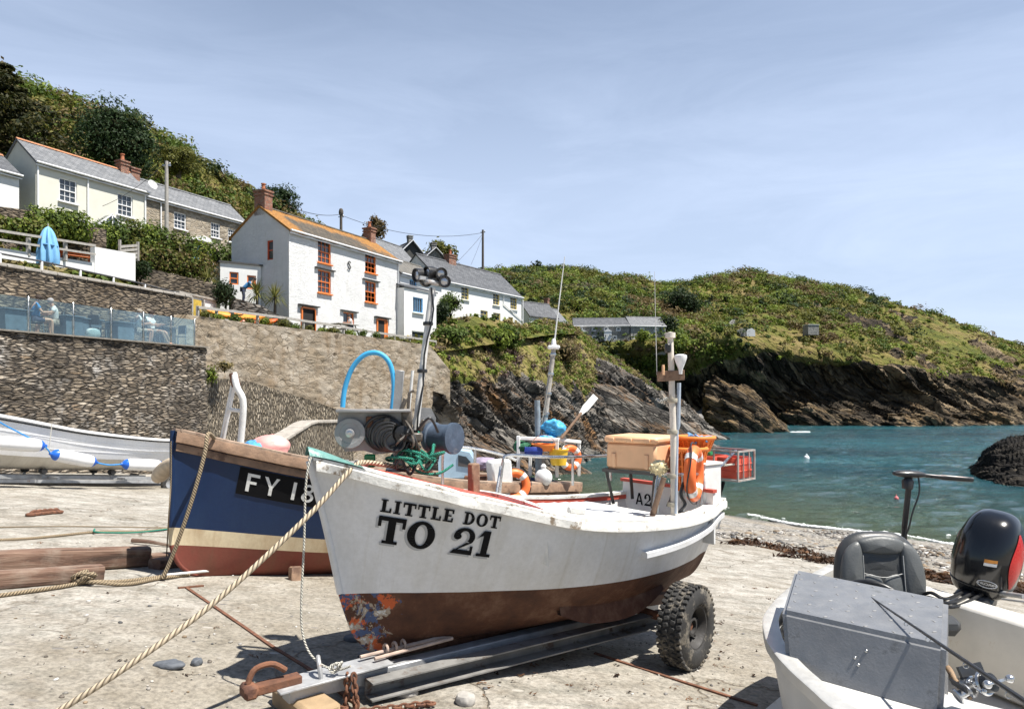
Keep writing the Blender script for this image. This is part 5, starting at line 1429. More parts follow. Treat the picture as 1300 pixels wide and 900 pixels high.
class Hull:
    """round bilge hull in a local frame: x aft from the stem head, y to the far side, z up"""
    def __init__(s, M, L, stem, rake, sheer, zw, zk, bs, bw, tr=1.0):
        s.M, s.L, s.stem, s.rake, s.sh, s.zwt, s.zkt, s.bst, s.bwt, s.tr = M, L, stem, rake, sheer, zw, zk, bs, bw, tr

    def it(s, tab, x): return np.interp(x, [t[0] for t in tab], [t[1] for t in tab])
    def sm(s, tab, x):
        xs = np.array([t[0] for t in tab]); ys = np.array([t[1] for t in tab])
        k = np.interp(x, xs, np.arange(len(xs)))
        return cr(ys[:, None], np.atleast_1d(k))[:, 0].reshape(np.shape(x)) if np.ndim(x) else float(cr(ys[:, None], [k])[0, 0])
    def sheer(s, x): return s.sm(s.sh, x)
    def wl(s, x): return s.sm(s.zwt, x)

    def pt(s, u, v, side=-1, off=0.0):
        xs = s.sm(s.stem, v); xe = s.L - s.rake * (1 - v)
        x = xs + u * (xe - xs)
        zs, zw, zk = s.sheer(x), s.wl(x), s.sm(s.zkt, x)
        bs, bw = s.sm(s.bst, u), s.sm(s.bwt, u)
        if v <= .5:
            w_ = v / .5; y = bw * w_ ** .62; z = zk + (zw - zk) * w_ ** 1.45
        else:
            w_ = (v - .5) / .5; y = bw + (bs - bw) * (1 - (1 - w_) ** 1.35); z = zw + (zs - zw) * w_
        return V((x, side * (max(y, .0) + off), z))

    def at_xz(s, x, z, side=-1, off=0.0):
        zs, zw = s.sheer(x), s.wl(x)
        v = .5 + .5 * (z - zw) / (zs - zw); v = min(max(v, .5), 1)
        xs = s.sm(s.stem, v); u = (x - xs) / (s.L - s.rake * (1 - v) - xs)
        p = s.pt(u, v, side)
        e = .01
        du = s.pt(min(u + e, 1), v, side) - s.pt(max(u - e, 0), v, side); dv = s.pt(u, min(v + e, 1), side) - s.pt(u, max(v - e, .5), side)
        n = du.cross(dv).normalized()
        if n.y * side < 0: n = -n
        return p + n * off

    def skin(s, v0, v1, nu=60, nv=10, sides=(-1, 1), off=0.0, u0=0, u1=1):
        mb = MB(s.M)
        us = u0 + (u1 - u0) * np.linspace(0, 1, nu) ** 1.35
        for sd in sides:
            P = [[s.pt(u, v, sd, off) for u in us] for v in np.linspace(v0, v1, nv)]
            mb.grid(P, 0, lambda a, b: (P[a][b].x, P[a][b].z), flip=(sd > 0))
        return mb

    def transom(s, v0, v1, n=10):
        mb = MB(s.M); vs = np.linspace(v0, v1, n)
        P = [[s.pt(1, v, -1).lerp(s.pt(1, v, 1), t) + V((.03 * (1 - (2 * t - 1) ** 2), 0, 0)) for t in np.linspace(0, 1, 9)] for v in vs]
        mb.grid(P, 0, lambda a, b: (P[a][b].y, P[a][b].z)); return mb

    def line(s, v, side, n=50, u0=0, u1=1, off=0, dz=0):
        return [s.pt(u, v, side, off) + V((0, 0, dz)) for u in u0 + (u1 - u0) * np.linspace(0, 1, n) ** 1.3]


def merge(*mbs):
    m = MB()
    for b in mbs:
        k = len(m.v); m.v += b.v; m.f += [[i + k for i in f] for f in b.f]; m.m += b.m; m.uv += b.uv
    return m


def ribbon(M, pts, w, h, mi=0, lean=None):
    """rectangular strake swept along pts; w outward (horizontal), h vertical, centred"""
    mb = MB(M); n = len(pts); rows = []
    for i in range(n):
        t = (pts[min(i + 1, n - 1)] - pts[max(i - 1, 0)]); o = V((t.y, -t.x, 0)).normalized() * (w / 2); u = V((0, 0, h / 2)); p = pts[i]
        c = .22
        rows.append([p - o - u, p + o * 1 - u * (1 - c), p + o + u * (1 - c), p + o * (1 - c) + u, p - o + u, p - o - u])
    L_ = [0]
    for a, b in zip(pts, pts[1:]): L_.append(L_[-1] + (b - a).length)
    mb.grid(rows, mi, lambda a, b: (L_[a], b * .1)); mb.add(rows[0][:5], [(4, 3, 2, 1, 0)], mi); mb.add(rows[-1][:5], [(0, 1, 2, 3, 4)], mi)
    return mb


def G(ch):
    """slab serif capital as quads in a box about .8 wide, 1 high"""
    r = lambda a, b, c, d: [(a, c), (b, c), (b, d), (a, d)]
    def arc(cx, cy, rx, ry, tx, ty, a0, a1, n=14):
        q = []
        for i in range(n):
            a, b = a0 + (a1 - a0) * i / n, a0 + (a1 - a0) * (i + 1) / n
            f = lambda t, k: (cx + (rx - k * tx) * math.cos(t), cy + (ry - k * ty) * math.sin(t))
            q.append([f(a, 1), f(a, 0), f(b, 0), f(b, 1)])
        return q
    P = math.pi
    return {
        'L': (.72, [r(.1, .34, .0, 1), r(0, .44, .9, .999), r(0, .1, 0, .12), r(.34, .7, 0, .13), r(.58, .7, .13, .36)]),
        'I': (.46, [r(.1, .34, 0, 1), r(0, .1, 0, .11), r(.34, .44, 0, .11), r(0, .1, .89, 1), r(.34, .44, .89, 1)]),
        'T': (.84, [r(.3, .54, 0, 1), r(0, .3, .84, 1), r(.54, .84, .84, 1), r(0, .1, .62, .84), r(.74, .84, .62, .84), r(.18, .3, 0, .11), r(.54, .66, 0, .11)]),
        'E': (.74, [r(.1, .34, 0, 1), r(0, .1, 0, .11), r(0, .1, .89, 1), r(.34, .7, 0, .13), r(.34, .7, .87, 1), r(.58, .7, .13, .34), r(.58, .7, .68, .87), r(.34, .56, .44, .56)]),
        'D': (.84, [r(.1, .32, 0, 1), r(0, .1, 0, .11), r(0, .1, .89, 1)] + arc(.32, .5, .5, .5, .24, .13, -P / 2, P / 2)),
        'O': (.92, arc(.45, .5, .45, .52, .25, .12, 0, 2 * P, 26)),
        '2': (.78, arc(.37, .68, .36, .34, .2, .12, P * 1.02, -P * .25, 14) + [[(.62, .46), (.70, .60), (.26, .2), (.0, .02)], [(.62, .46), (.47, .47), (.0, .02), (.0, .02)], [(.0, 0), (.72, 0), (.72, .17), (.1, .17)], r(.62, .72, .17, .34)] + arc(.14, .66, .13, .12, .129, .119, 0, 2 * P, 12)),
        '1': (.56, [r(.18, .42, 0, 1), r(.04, .18, 0, .11), r(.42, .56, 0, .11), [(0, .72), (.18, .80), (.18, 1), (.18, 1)]]),
        'F': (.62, [r(0, .17, 0, 1), r(.17, .6, .83, 1), r(.17, .48, .43, .58)]),
        'Y': (.8, [r(.3, .47, 0, .45), [(.3, .42), (.47, .42), (.17, 1), (0, 1)], [(.36, .42), (.47, .42), (.77, 1), (.6, 1)]]),
        'i': (.34, [r(.05, .22, 0, 1)]),
        '8': (.72, arc(.31, .27, .31, .28, .15, .14, 0, 2 * P, 20) + arc(.31, .76, .26, .25, .14, .13, 0, 2 * P, 20)),
        '6': (.72, arc(.31, .3, .31, .31, .15, .14, 0, 2 * P, 20) + arc(.45, .45, .45, .55, .16, .14, P * .62, P * 1.0, 10)),
        '4': (.72, [r(.42, .58, 0, 1), r(0, .42, .24, .38), r(.58, .7, .24, .38), [(0, .38), (.17, .38), (.42, .84), (.42, 1)]]),
        'A': (.8, [[(0, 0), (.17, 0), (.46, 1), (.3, 1)], [(.63, 0), (.8, 0), (.5, 1), (.34, 1)], r(.18, .62, .24, .37)]),
        'Z': (.7, [r(0, .64, 0, .15), r(0, .64, .85, 1), [(0, .15), (.2, .15), (.64, .85), (.44, .85)]]),
        ' ': (.42, []), 'n': (.2, [])}[ch]


def letters(text, fn, size, gap=.1, dep=.0, sub=3, k=[0], slant=0.0):
    """glyph quads mapped by fn(x, y) -> world point ; returns MB"""
    out = []; x = 0
    for ch in text:
        wd, qs = G(ch); mb = MB()
        for q in qs:
            k[0] += 1
            for i in range(sub):
                for j in range(sub):
                    b = []
                    for s_, t_ in ((i, j), (i + 1, j), (i + 1, j + 1), (i, j + 1)):
                        s1, t1 = s_ / sub, t_ / sub
                        px = (q[0][0] * (1 - s1) + q[1][0] * s1) * (1 - t1) + (q[3][0] * (1 - s1) + q[2][0] * s1) * t1
                        py = (q[0][1] * (1 - s1) + q[1][1] * s1) * (1 - t1) + (q[3][1] * (1 - s1) + q[2][1] * s1) * t1
                        b.append(fn((x + px + slant * py) * size, py * size, dep + .0004 * (k[0] % 5)))
                    mb.add(b, [(0, 1, 2, 3)])
        if qs: out.append(mb)
        x += wd + gap
    return out


def put_letters(lst, m, par, name='letter'):
    for b in lst: b.build(name, m, par)


def boat_paint(name, col, dirty, rough=.35, streak=.5, low=None):
    t = NT(name); c = t.coord('UV'); o = t.coord('Object')
    n = t.noise(t.coord('UV', (1.2, .5, 1)), 2.2, 6, .62); f = t.noise(o, 26, 5, .65)
    k = t.mix(t.ramp(n, [(.42, (0, 0, 0)), (.75, (streak,) * 3)]), col, dirty)
    st = t.noise(t.coord('UV', (9, .5, 1)), 1.5, 5, .65)
    k = t.mix(t.ramp(st, [(.56, (0, 0, 0)), (.74, (streak * .7,) * 3)]), k, dirty)
    k = t.mix(.16, k, t.ramp(f, [(.3, (.35,) * 3), (.65, (1, 1, 1))]), 'MULTIPLY')
    chip = t.noise(o, 9, 9, .72)
    k = t.mix(t.ramp(chip, [(.70, (0, 0, 0)), (.73, (.75,) * 3)]), k, tuple(x * .45 for x in dirty))
    r = t.ramp(n, [(.3, (rough,) * 3), (.7, (min(rough + .25, 1),) * 3)])
    return t.fin(k, r, t.bump(t.math('ADD', t.noise(o, 3, 4), t.math('MULTIPLY', f, .25)), .22, .02), spec=.4)


HULL_W = boat_paint('hull_white', (.66, .665, .675), (.43, .40, .33), .3, .55)
def antifoul():
    t = NT('worn_antifouling'); o = t.coord('Object')
    s = t.new('ShaderNodeSeparateXYZ'); t.l.new(o, s.inputs[0])
    n = t.noise(o, 7, 10, .72, .5); n2 = t.noise(o, 3.2, 8, .7); n3 = t.noise(t.coord('Object', (1, 1, 1)), 11, 6, .7)
    k = t.ramp(n2, [(.3, (.045, .02, .013)), (.5, (.09, .037, .02)), (.7, (.17, .095, .06))])
    wear = t.ramp(s.outputs[0], [(.5, (1, 1, 1)), (2.2, (0, 0, 0))])
    def patch(k, lo, col, src):
        f = t.math('ADD', src, t.math('MULTIPLY', t.math('SUBTRACT', wear, .75), .30))
        return t.mix(t.ramp(f, [(lo, (0, 0, 0)), (lo + .02, (1, 1, 1))]), k, col)
    k = patch(k, .56, (.48, .10, .03), n2); k = patch(k, .60, (.06, .085, .16), n3); k = patch(k, .60, (.34, .28, .21), n); k = patch(k, .665, (.55, .55, .53), n)
    h = t.math('ADD', n, n2)
    return t.fin(k, .75, t.bump(h, .5, .02), spec=.3)
ANTI = antifoul()
PEEL = paint('peeling_white_wood', (.70, .685, .64), .6, .18, 9, .5, 26, dirt=(.22, .17, .12), dirt_amt=.42, dscale=7)
BAREWOOD = paint('weathered_brown_wood', (.27, .17, .11), .8, .4, 7, .6, 24, dirt=(.13, .075, .05), dirt_amt=.45, dscale=4)
RED_DECK = paint('red_deck_paint', (.50, .085, .055), .6, .15, 4, .35, 30, dirt=(.45, .2, .14), dirt_amt=.32, dscale=5)
BLACK = paint('black_paint', (.008, .008, .009), .7, .2)
BLACK.node_tree.nodes['Principled BSDF'].inputs['Specular IOR Level'].default_value = .1
BLACKP = paint('black_plastic', (.02, .02, .021), .38, .2, 8, .1)
RUBBER = paint('tyre_rubber', (.032, .031, .03), .85, .3, 8, .5, 40, dirt=(.17, .15, .12), dirt_amt=.46, dscale=5)
GALV = paint('galvanised_steel', (.40, .405, .41), .5, .25, 7, .2, 40, .35, dirt=(.28, .2, .15), dirt_amt=.36, dscale=6)
RUST = paint('rust', (.17, .075, .042), .9, .45, 9, .7, 30, 0, dirt=(.10, .045, .03), dirt_amt=.45, dscale=8)
ALU = paint('grey_aluminium', (.29, .29, .29), .55, .25, 6, .25, 50, .25, dirt=(.24, .23, .21), dirt_amt=.4)
RINGO = paint('lifebuoy_orange', (.80, .16, .035), .5, .12, 5, .1)
BLUE_H = paint('blue_hose', (.05, .36, .66), .45, .1)
TAN = paint('fish_box_tan', (.72, .43, .24), .55, .12, 4, .15, 30, dirt=(.5, .3, .17), dirt_amt=.3)
BASK = paint('basket_orange', (.80, .23, .04), .55, .12)
REDP = paint('crate_red', (.55, .075, .04), .5, .2)
ROPE_T = rope_mat('rope_tan', (.56, .46, .33), (.22, .165, .105), 22)
ROPE_W = rope_mat('rope_white', (.72, .70, .62), (.42, .38, .3), 40)
ROPE_B = rope_mat('rope_brown', (.36, .28, .18), (.11, .085, .055), 30)
ROPE_G = rope_mat('rope_green', (.04, .36, .25), (.012, .12, .09), 60)
WOODW = paint('white_painted_wood', (.72, .72, .70), .5, .12, 6, .3, 20, dirt=(.4, .36, .3), dirt_amt=.3)
GREYP = paint('grey_painted_pole', (.62, .61, .585), .5, .14, 7, .3, 20, dirt=(.33, .28, .22), dirt_amt=.34)

LB = V((-1.55, 5.3)); LA = V((.789, .615))
LM = frame((LB.x, LB.y, CH - 2.27), (LA.x, LA.y, 0))
ld = thing('fishing_boat', 'white fishing boat lettered LITTLE DOT and TO 21 with worn brown bottom', 'boat', LM)
H1 = Hull(LM, 4.6, [(0, .66), (.1, .49), (.25, .36), (.5, .24), (.75, .13), (1, 0)], .12,
          [(0, 1.76), (.5, 1.61), (1, 1.455), (2, 1.195), (3, 1.075), (3.8, 1.04), (4.6, 1.07)], [(0, .69), (1, .62), (2.2, .545), (3.4, .50), (4.6, .47)], [(0, .16), (.75, .12), (2, .06), (3.4, .03), (4.6, .12)],
          [(0, .02), (.06, .24), (.13, .44), (.22, .63), (.4, .86), (.58, .92), (.75, .86), (.88, .72), (1, .5)], [(0, .02), (.06, .10), (.13, .22), (.22, .38), (.4, .63), (.58, .74), (.75, .68), (.88, .52), (1, .32)])
merge(H1.skin(.5, 1, 70, 14), H1.transom(.5, .97)).build('hull', HULL_W, ld, 60)
merge(H1.skin(0, .5, 70, 12), H1.transom(0, .5)).build('antifouling', ANTI, ld, 60)
kb = MB(LM); kp = smooth_pts([(.8, 0, .105), (1.6, 0, .055), (3.2, 0, .01), (4.3, 0, .0)], 24)
for p, q in zip(kp, kp[1:]): kb.bar(p - (q - p) * .1, q + (q - p) * .1, .05, .07)
kb.build('keel', ANTI, ld)
sb = MB(LM); sb.tube([H1.pt(0, v, -1) + V((0, .02, 0)) for v in np.linspace(.5, 0.0, 16)] + [V((.85, 0, .11))], .026, 10); sb.build('forefoot', ANTI, ld)
sb = MB(LM); sp_ = smooth_pts([(-.022, 0, 1.75), (.115, 0, 1.22), (.232, 0, .685)], 10)
sb.tube(sp_, .03, 10)
sb.build('stem', HULL_W, ld)
for sd in (-1, 1):
    ln = H1.line(1, sd, 60, .004, 1, .0, -.045)
    pts = [V((p.x, p.y + sd * .02, p.z)) for p in ln]
    ribbon(LM, pts if sd < 0 else pts[::-1], .07, .085).build('gunwale', PEEL, ld)
    ln = H1.line(1, sd, 60, .004, 1, -.03, .012); ribbon(LM, ln if sd < 0 else ln[::-1], .13, .03).build('gunwale_cap', PEEL, ld)
    s2 = [H1.at_xz(x, H1.sheer(x) - z, sd, .03) for x, z in zip(np.linspace(2.85, 4.56, 30), np.linspace(.31, .15, 30))]
    ribbon(LM, s2 if sd < 0 else s2[::-1], .075, .06).build('rubbing_strake', HULL_W, ld)
    bk = MB(LM)
    p0 = [V((x, sd * y, z)) for x, y, z in ((2.1, .52, .27), (2.4, .56, .15), (2.85, .57, .10), (3.2, .56, .14), (3.5, .54, .27))]
    pts = smooth_pts(p0, 16); top = [V((p.x, sd * .50, .34)) for p in pts]
    o = V((0, sd * .025, 0))
    bk.grid([[a - o for a in top], [a - o for a in pts], [a + o for a in pts], [a + o for a in top]], flip=(sd > 0)); bk.build('bilge_keel', ANTI, ld)
li = MB(LM)
for sd in (-1, 1):
    a = H1.line(1, sd, 40, .36, .985, -.05, -.005); b = [H1.at_xz(p.x, p.z - .3, sd, -.05) for p in a]
    li.grid([a, b], 0, lambda i, j: (a[j].x, i), flip=(sd < 0))
li.build('bulwark_lining', WOODW, ld)
so_ = MB(LM); a = [H1.at_xz(p.x, p.z - .28, -1, -.05) for p in H1.line(1, -1, 30, .33, .985)]; b = [V((p.x, -p.y, p.z)) for p in a]
so_.grid([a, b], 0, flip=True); so_.build('sole', WOODW, ld)
fd = MB(LM); rows = []
us = np.linspace(.0, .375, 26) ** 1
for u in us:
    p = H1.pt(u, 1, -1, -.06)
    if p.y > -.01: p.y = -.01
    rows.append([V((p.x, p.y + (-2 * p.y) * t, p.z - .005 + .005 + min(.06, p.y * -.16) * (1 - (2 * t - 1) ** 2))) for t in np.linspace(0, 1, 13)])
fd.grid(rows, 0, lambda i, j: (rows[i][j].x, rows[i][j].y)); fd.build('foredeck', RED_DECK, ld)
e = rows[-1]; cb = MB(LM)
for p, q in zip(e, e[1:]): cb.bar(p + V((.03, 0, -.03)), q + V((.03, 0, -.03)), .05, .12)
cb.build('deck_beam', PEEL, ld)
bk = MB(LM); bk.grid([[p for p in e], [V((p.x + .03, p.y, p.z - .45)) for p in e]]); bk.build('bulkhead', WOODW, ld)
rs = MB(LM); a = H1.line(1, 1, 40, .36, .99, -.075, -.03); 
ribbon(LM, a[::-1], .025, .05).build('red_trim', RED_DECK, ld)
h = MB(LM)
for k in range(7): h.box((2.35 + k * .165, -.03, 1.10 - k * .012), (.158, 1.0, .05), bev=.008)
ho = h.build('hatch_board', WOODW, ld)
h = MB(LM); h.bar((2.22, -.58, 1.06), (3.5, -.58, .97), .05, .12); h.bar((2.22, .5, 1.06), (3.5, .5, .97), .05, .12); h.bar((2.24, -.55, 1.06), (2.24, .48, 1.06), .05, .12); h.build('coaming', PEEL, ld)
tb = MB(LM); tb.box((4.2, -.02, .93), (.04, 1.32, .56), bev=.008); tbo = tb.build('stern_bulkhead', WOODW, ld)
tb = MB(LM); tb.box((4.19, -.02, 1.225), (.07, 1.34, .035)); tb.build('red_trim', RED_DECK, tbo)
put_letters(letters('A2 n 4', lambda x, y, d: LM @ V((4.176 - d, .42 - x, .95 + y)), .14, .14), BLACK, tbo, 'letter')
cc = MB(LM @ Matrix.Translation((4.16, .36, .78)) @ Matrix.Rotation(math.pi / 2, 4, 'Y')); cc.lathe([(.0, .04), (.05, .05), (.09, .03), (.095, 0), (0, 0)], seg=18); cc.build('buoy_disc', TAN, tbo)
def bowline(x0, z0, x1, z1, side=-1):
    def fn(x, y, d): xx = x0 + x; return LM @ H1.at_xz(xx, z0 + (z1 - z0) * x / (x1 - x0) + y, side, .006 + d)
    return fn
SHG = paint('letter_grey', (.36, .37, .38), .5, .1)
put_letters(letters('TO 21', bowline(.425, 1.085, 1.28, .905), .222, .075, 0, 3), SHG, ld, 'letter_shadow')
put_letters(letters('TO 21', bowline(.44, 1.10, 1.30, .92), .222, .075, .003, 3), BLACK, ld, 'letter')
put_letters(letters('LITTLE DOT', bowline(.44, 1.352, 1.34, 1.165), .104, .115, .003, 2), BLACK, ld, 'letter')
put_letters(letters('TO21', lambda x, y, d: LM @ H1.at_xz(4.12 + x, .73 + y, -1, .006 + d), .17, .03, 0, 2), SHG, ld, 'letter')
c = MB(LM); rows = []
for u in np.linspace(0, .075, 9):
    p = H1.pt(u, 1, -1, .03); rows.append([V((p.x - .04, p.y * t, p.z + .035 + .05 * (1 - t * t) * (1.4 - u * 12))) for t in np.linspace(1, -1, 9)])
c.grid(rows, flip=True); c.build('stem_cap', paint('teal_fibreglass', (.14, .30, .27), .35, .25, 10, .3), ld)
mb = MB(LM); mb.box((1.62, .14, 1.47), (.09, .09, .3), bev=.012); mb.build('samson_post', BAREWOOD, ld)
mb = MB(LM)
for x, y in ((.3, .03), (.35, -.05)): mb.tube([(x, y, 1.62), (x, y, 1.74)], .018, 8)
mb.tube([(.22, .05, 1.72), (.44, -.07, 1.70)], .02, 8); mb.build('fairlead', GALV, ld)
mb = MB(LM); mb.bar((1.9, -.86, 1.29), (2.06, -.89, 1.26), .06, .06, .01); mb.build('cleat', PEEL, ld)

def tubes(name, lst, r, m, par, seg=8, M=LM):
    for pts in lst:
        b = MB(M); b.tube(pts, r, seg); b.build(name, m, par)
L_ = lambda px, py, Y: LM.inverted() @ at(px, py, Y)
R1 = [L_(562, 620, 7.1), L_(562, 578, 7.1), L_(568, 568, 7.1), L_(600, 569, 7.25), L_(640, 578, 7.45), L_(655, 584, 7.5)]
tubes('rail', [smooth_pts(R1, 22)], .016, STEEL, ld)
R2 = [L_(634, 628, 6.85), L_(638, 590, 6.85), L_(646, 578, 6.9), L_(700, 580, 7.3), L_(778, 578, 8.1), L_(781, 571, 8.2)]
tubes('rail', [smooth_pts(R2, 24)], .016, STEEL, ld)
tubes('rail_post', [[L_(603, 571, 7.25), L_(603, 618, 7.25)], [L_(727, 580, 7.55), L_(727, 616, 7.55)], [L_(775, 578, 8.1), L_(775, 610, 8.1)], [L_(636, 592, 6.84), L_(630, 630, 6.7)]], .016, STEEL, ld)
R3 = [L_(829, 652, 6.75), L_(835, 606, 6.8), L_(845, 602, 6.85), L_(880, 602, 7.2), L_(908, 597, 7.7), L_(934, 572, 8.1)]
tubes('rail', [smooth_pts(R3, 24)], .017, STEEL, ld)
tubes('rail_post', [[L_(838, 606, 6.8), L_(834, 652, 6.75)], [L_(867, 603, 7.05), L_(867, 650, 7.0)], [L_(890, 601, 7.35), L_(890, 645, 7.3)], [L_(904, 598, 7.6), L_(904, 637, 7.6)], [L_(913, 590, 7.8), L_(913, 630, 7.75)]], .017, STEEL, ld)

m1 = [L_(523, 592, 5.85), L_(535, 480, 5.9), L_(549, 366, 5.95)]
tubes('mast', [smooth_pts(m1, 14)], .028, GREYP, ld, 12)
mast1 = [o for o in COL.objects if o.name.startswith('mast')][-1]
cab = [a + V((-.01, -.045, 0)) + V((.02 * math.sin(i * 1.3), .02 * math.cos(i), 0)) for i, a in enumerate(smooth_pts(m1, 14))]
mb = MB(LM); mb.tube(cab, .009, 6); mb.build('cable', BLACKP, mast1)
mb = MB(LM)
for t in (3, 7, 10): p = smooth_pts(m1, 14)[t]; mb.lathe([(.042, -.015), (.045, 0), (.042, .015)], Matrix.Translation(p), 12)
mb.build('cable_tie', BLACKP, mast1)
tp = L_(549, 362, 5.95)
mb = MB(LM); mb.box(tp + V((0, 0, .02)), (.16, .1, .03), bev=.008); mb.bar(tp + V((-.13, 0, .05)), tp + V((.13, 0, .05)), .03, .03); mb.build('light_bracket', GALV, mast1)
LENS = NT('lamp_lens').fin((.5, .5, .52), .1, metal=.6)
cdir = V((-.3, -.95, -.12)).normalized()
ci = LM.to_3x3().inverted()
for k, (dx, dz, rr) in enumerate(((-.115, .085, .058), (-.02, .105, .056), (.07, .10, .05), (.10, .03, .05), (-.06, .03, .045))):
    c_ = tp + ci @ V((dx, 0, 0)) + V((0, 0, dz)); d = ci @ (V((-.75, -.6, -.1)) if k < 2 else V((.35, -.9, -.15))).normalized()
    A_ = along(c_ - d * .05, c_ + d)
    mb = MB(LM @ A_); mb.lathe([(.0, -.03), (rr * .7, -.03), (rr, .02), (rr * 1.06, .09), (rr * .9, .09), (rr * .86, .06)], seg=18, caps=False); lo = mb.build('deck_light', BLACKP, mast1)
    mb = MB(LM @ A_); mb.lathe([(rr * .86, .066), (rr * .5, .078), (.0, .08)], seg=18); mb.build('lens', LENS, lo)

ph = thing('pot_hauler', 'pot hauler with grey pulley plate, black hoses and blue hoop on the bow deck', 'winch', LM @ Matrix.Translation(L_(500, 592, 5.75)))
PM = Matrix.Translation(at(500, 552, 5.75)) @ Matrix.Rotation(math.radians(8), 4, 'Z')      # x to the right, y away, z up
def pp_(px, py, d=0.0): return (PM.inverted() @ at(px, py, 5.75 + d))
mb = MB(PM); poly = [(pp_(x, y).x, pp_(x, y).z) for x, y in ((433, 519), (520, 521), (524, 535), (520, 572), (478, 576), (462, 571), (440, 572), (429, 560), (430, 532))]
mb.prism(poly[::-1], -.05, .05, Matrix(((1, 0, 0, 0), (0, 0, 1, .02), (0, 1, 0, 0), (0, 0, 0, 1)))); mb.build('frame_plate', ALU, ph)
mb = MB(PM); mb.box((pp_(475, 521).x, -.05, pp_(475, 521).z), (.6, .16, .022), bev=.004); mb.build('top_flange', ALU, ph)
def disc(nm, c, prof, m, d=(0, -1, 0), par=ph):
    A_ = along(V(c), V(c) + V(d)); mb = MB(PM @ A_); mb.lathe(prof, seg=32); return mb.build(nm, m, par)
c = pp_(446, 549); pu = disc('pulley', (c.x, -.03, c.z), [(.0, .02), (.122, .02), (.125, .024), (.125, .05), (.121, .054), (.085, .054), (.083, .050), (.04, .050), (.038, .07), (.03, .074), (.0, .074)], ALU)
disc('hub_bolt', (c.x, -.12, c.z), [(.028, 0), (.028, .012), (.012, .016), (.012, .03), (0, .03)], STEEL, par=pu)
c2 = pp_(546, 558); dr = disc('drum', (c2.x + .02, .25, c2.z), [(.0, -.02), (.13, -.02), (.137, .0), (.137, .03), (.122, .04), (.118, .14), (.122, .22), (.137, .23), (.137, .26), (.12, .265), (.0, .25)], paint('drum_blue_grey', (.055, .08, .12), .6, .3, 8, .3, dirt=(.22, .22, .22), dirt_amt=.35), (.75, -.66, 0))
c3 = pp_(512, 550); mo = disc('hydraulic_motor', (c3.x + .0, .02, c3.z), [(.0, -.1), (.085, -.1), (.09, .05), (.07, .08), (.07, .14), (.04, .15), (.0, .15)], BLACKP)
mb = MB(PM); mb.box((c3.x + .03, .0, c3.z + .12), (.09, .12, .16), bev=.012); mb.box((c3.x + .09, -.04, c3.z - .03), (.14, .1, .07), bev=.01); mb.tube([(c3.x - .02, -.06, c3.z + .19), (c3.x + .02, -.06, c3.z + .29)], .018, 8); mb.tube([(c3.x + .04, -.02, c3.z + .18), (c3.x + .05, -.02, c3.z + .34), (c3.x + .09, -.02, c3.z + .36)], .013, 8); mb.build('valve_block', paint('oily_steel', (.10, .085, .07), .45, .4, 12, .4, dirt=(.22, .09, .04), dirt_amt=.4), ph)
for k in range(6):
    c = pp_(487 + 3 * k, 549 + 2 * k); rr = .15 - .014 * k
    pts = [(c.x + rr * math.cos(a) * (1 + .06 * math.sin(k * 2 + a)), -.07 - .018 * k, c.z + rr * .95 * math.sin(a)) for a in np.linspace(.4 + .3 * k, .4 + .3 * k + 5.2, 28)]
    pts += [(c.x + .12 + .02 * k, -.06, c.z + .08 - .03 * k), (c3.x, -.05, c3.z + .06 - .03 * k)]
    mb = MB(PM); mb.tube(smooth_pts(pts, 50), .0125, 8); mb.build('hydraulic_hose', BLACKP, ph)
for (a, b, c_) in (((508, 572), (520, 600), (532, 580)), ((520, 560), (503, 590), (516, 596)), ((530, 545), (545, 530), (556, 548))):
    mb = MB(PM); mb.tube(smooth_pts([pp_(*a) + V((0, -.09, 0)), pp_(*b) + V((0, -.13, 0)), pp_(*c_) + V((0, -.06, 0))], 16), .011, 8); mb.build('hydraulic_hose', BLACKP, ph)
hs = [pp_(435, 517) , pp_(438, 492), pp_(448, 466), pp_(464, 450), pp_(482, 449), pp_(495, 462), pp_(500, 488), pp_(498, 519)]
mb = MB(PM); mb.tube(smooth_pts(hs, 40), .021, 10); mb.build('blue_hoop', BLUE_H, ph)
mb = MB(PM); a, b = pp_(503, 522), pp_(508, 470); mb.bar(a + V((0, .0, 0)), b, .075, .03, .006, up=(0, 1, 0)); mb.build('guard_bar', ALU, ph)
mb = MB(PM); mb.prism([(pp_(x, y).x, pp_(x, y).z) for x, y in ((520, 540), (532, 518), (548, 519), (555, 532), (554, 545))], .24, .27, Matrix(((1, 0, 0, 0), (0, 0, 1, 0), (0, 1, 0, 0), (0, 0, 0, 1)))); mb.build('side_plate', ALU, ph)
mb = MB(PM); c = pp_(505, 585); mb.tube([(c.x, .08, pp_(500, 600).z), (c.x, .08, pp_(500, 560).z)], .045, 12); mb.box((c.x, .08, pp_(500, 597).z), (.2, .2, .02)); mb.build('stanchion', GALV, ph)
mb = MB(PM); a, b = pp_(517, 540), pp_(524, 470); mb.tube([a + V((0, .05, 0)), b + V((0, .05, 0))], .012, 8); mb.build('thin_rod', WOODW, ph)
mb = MB(PM); c = pp_(466, 580); mb.box((pp_(470, 583).x, -.02, pp_(470, 584).z), (.09, .06, .11), bev=.01); tag(mb.build('green_box', paint('green_plastic', (.02, .25, .09), .4)), 'small green box on the bow deck under the pot hauler', 'box')

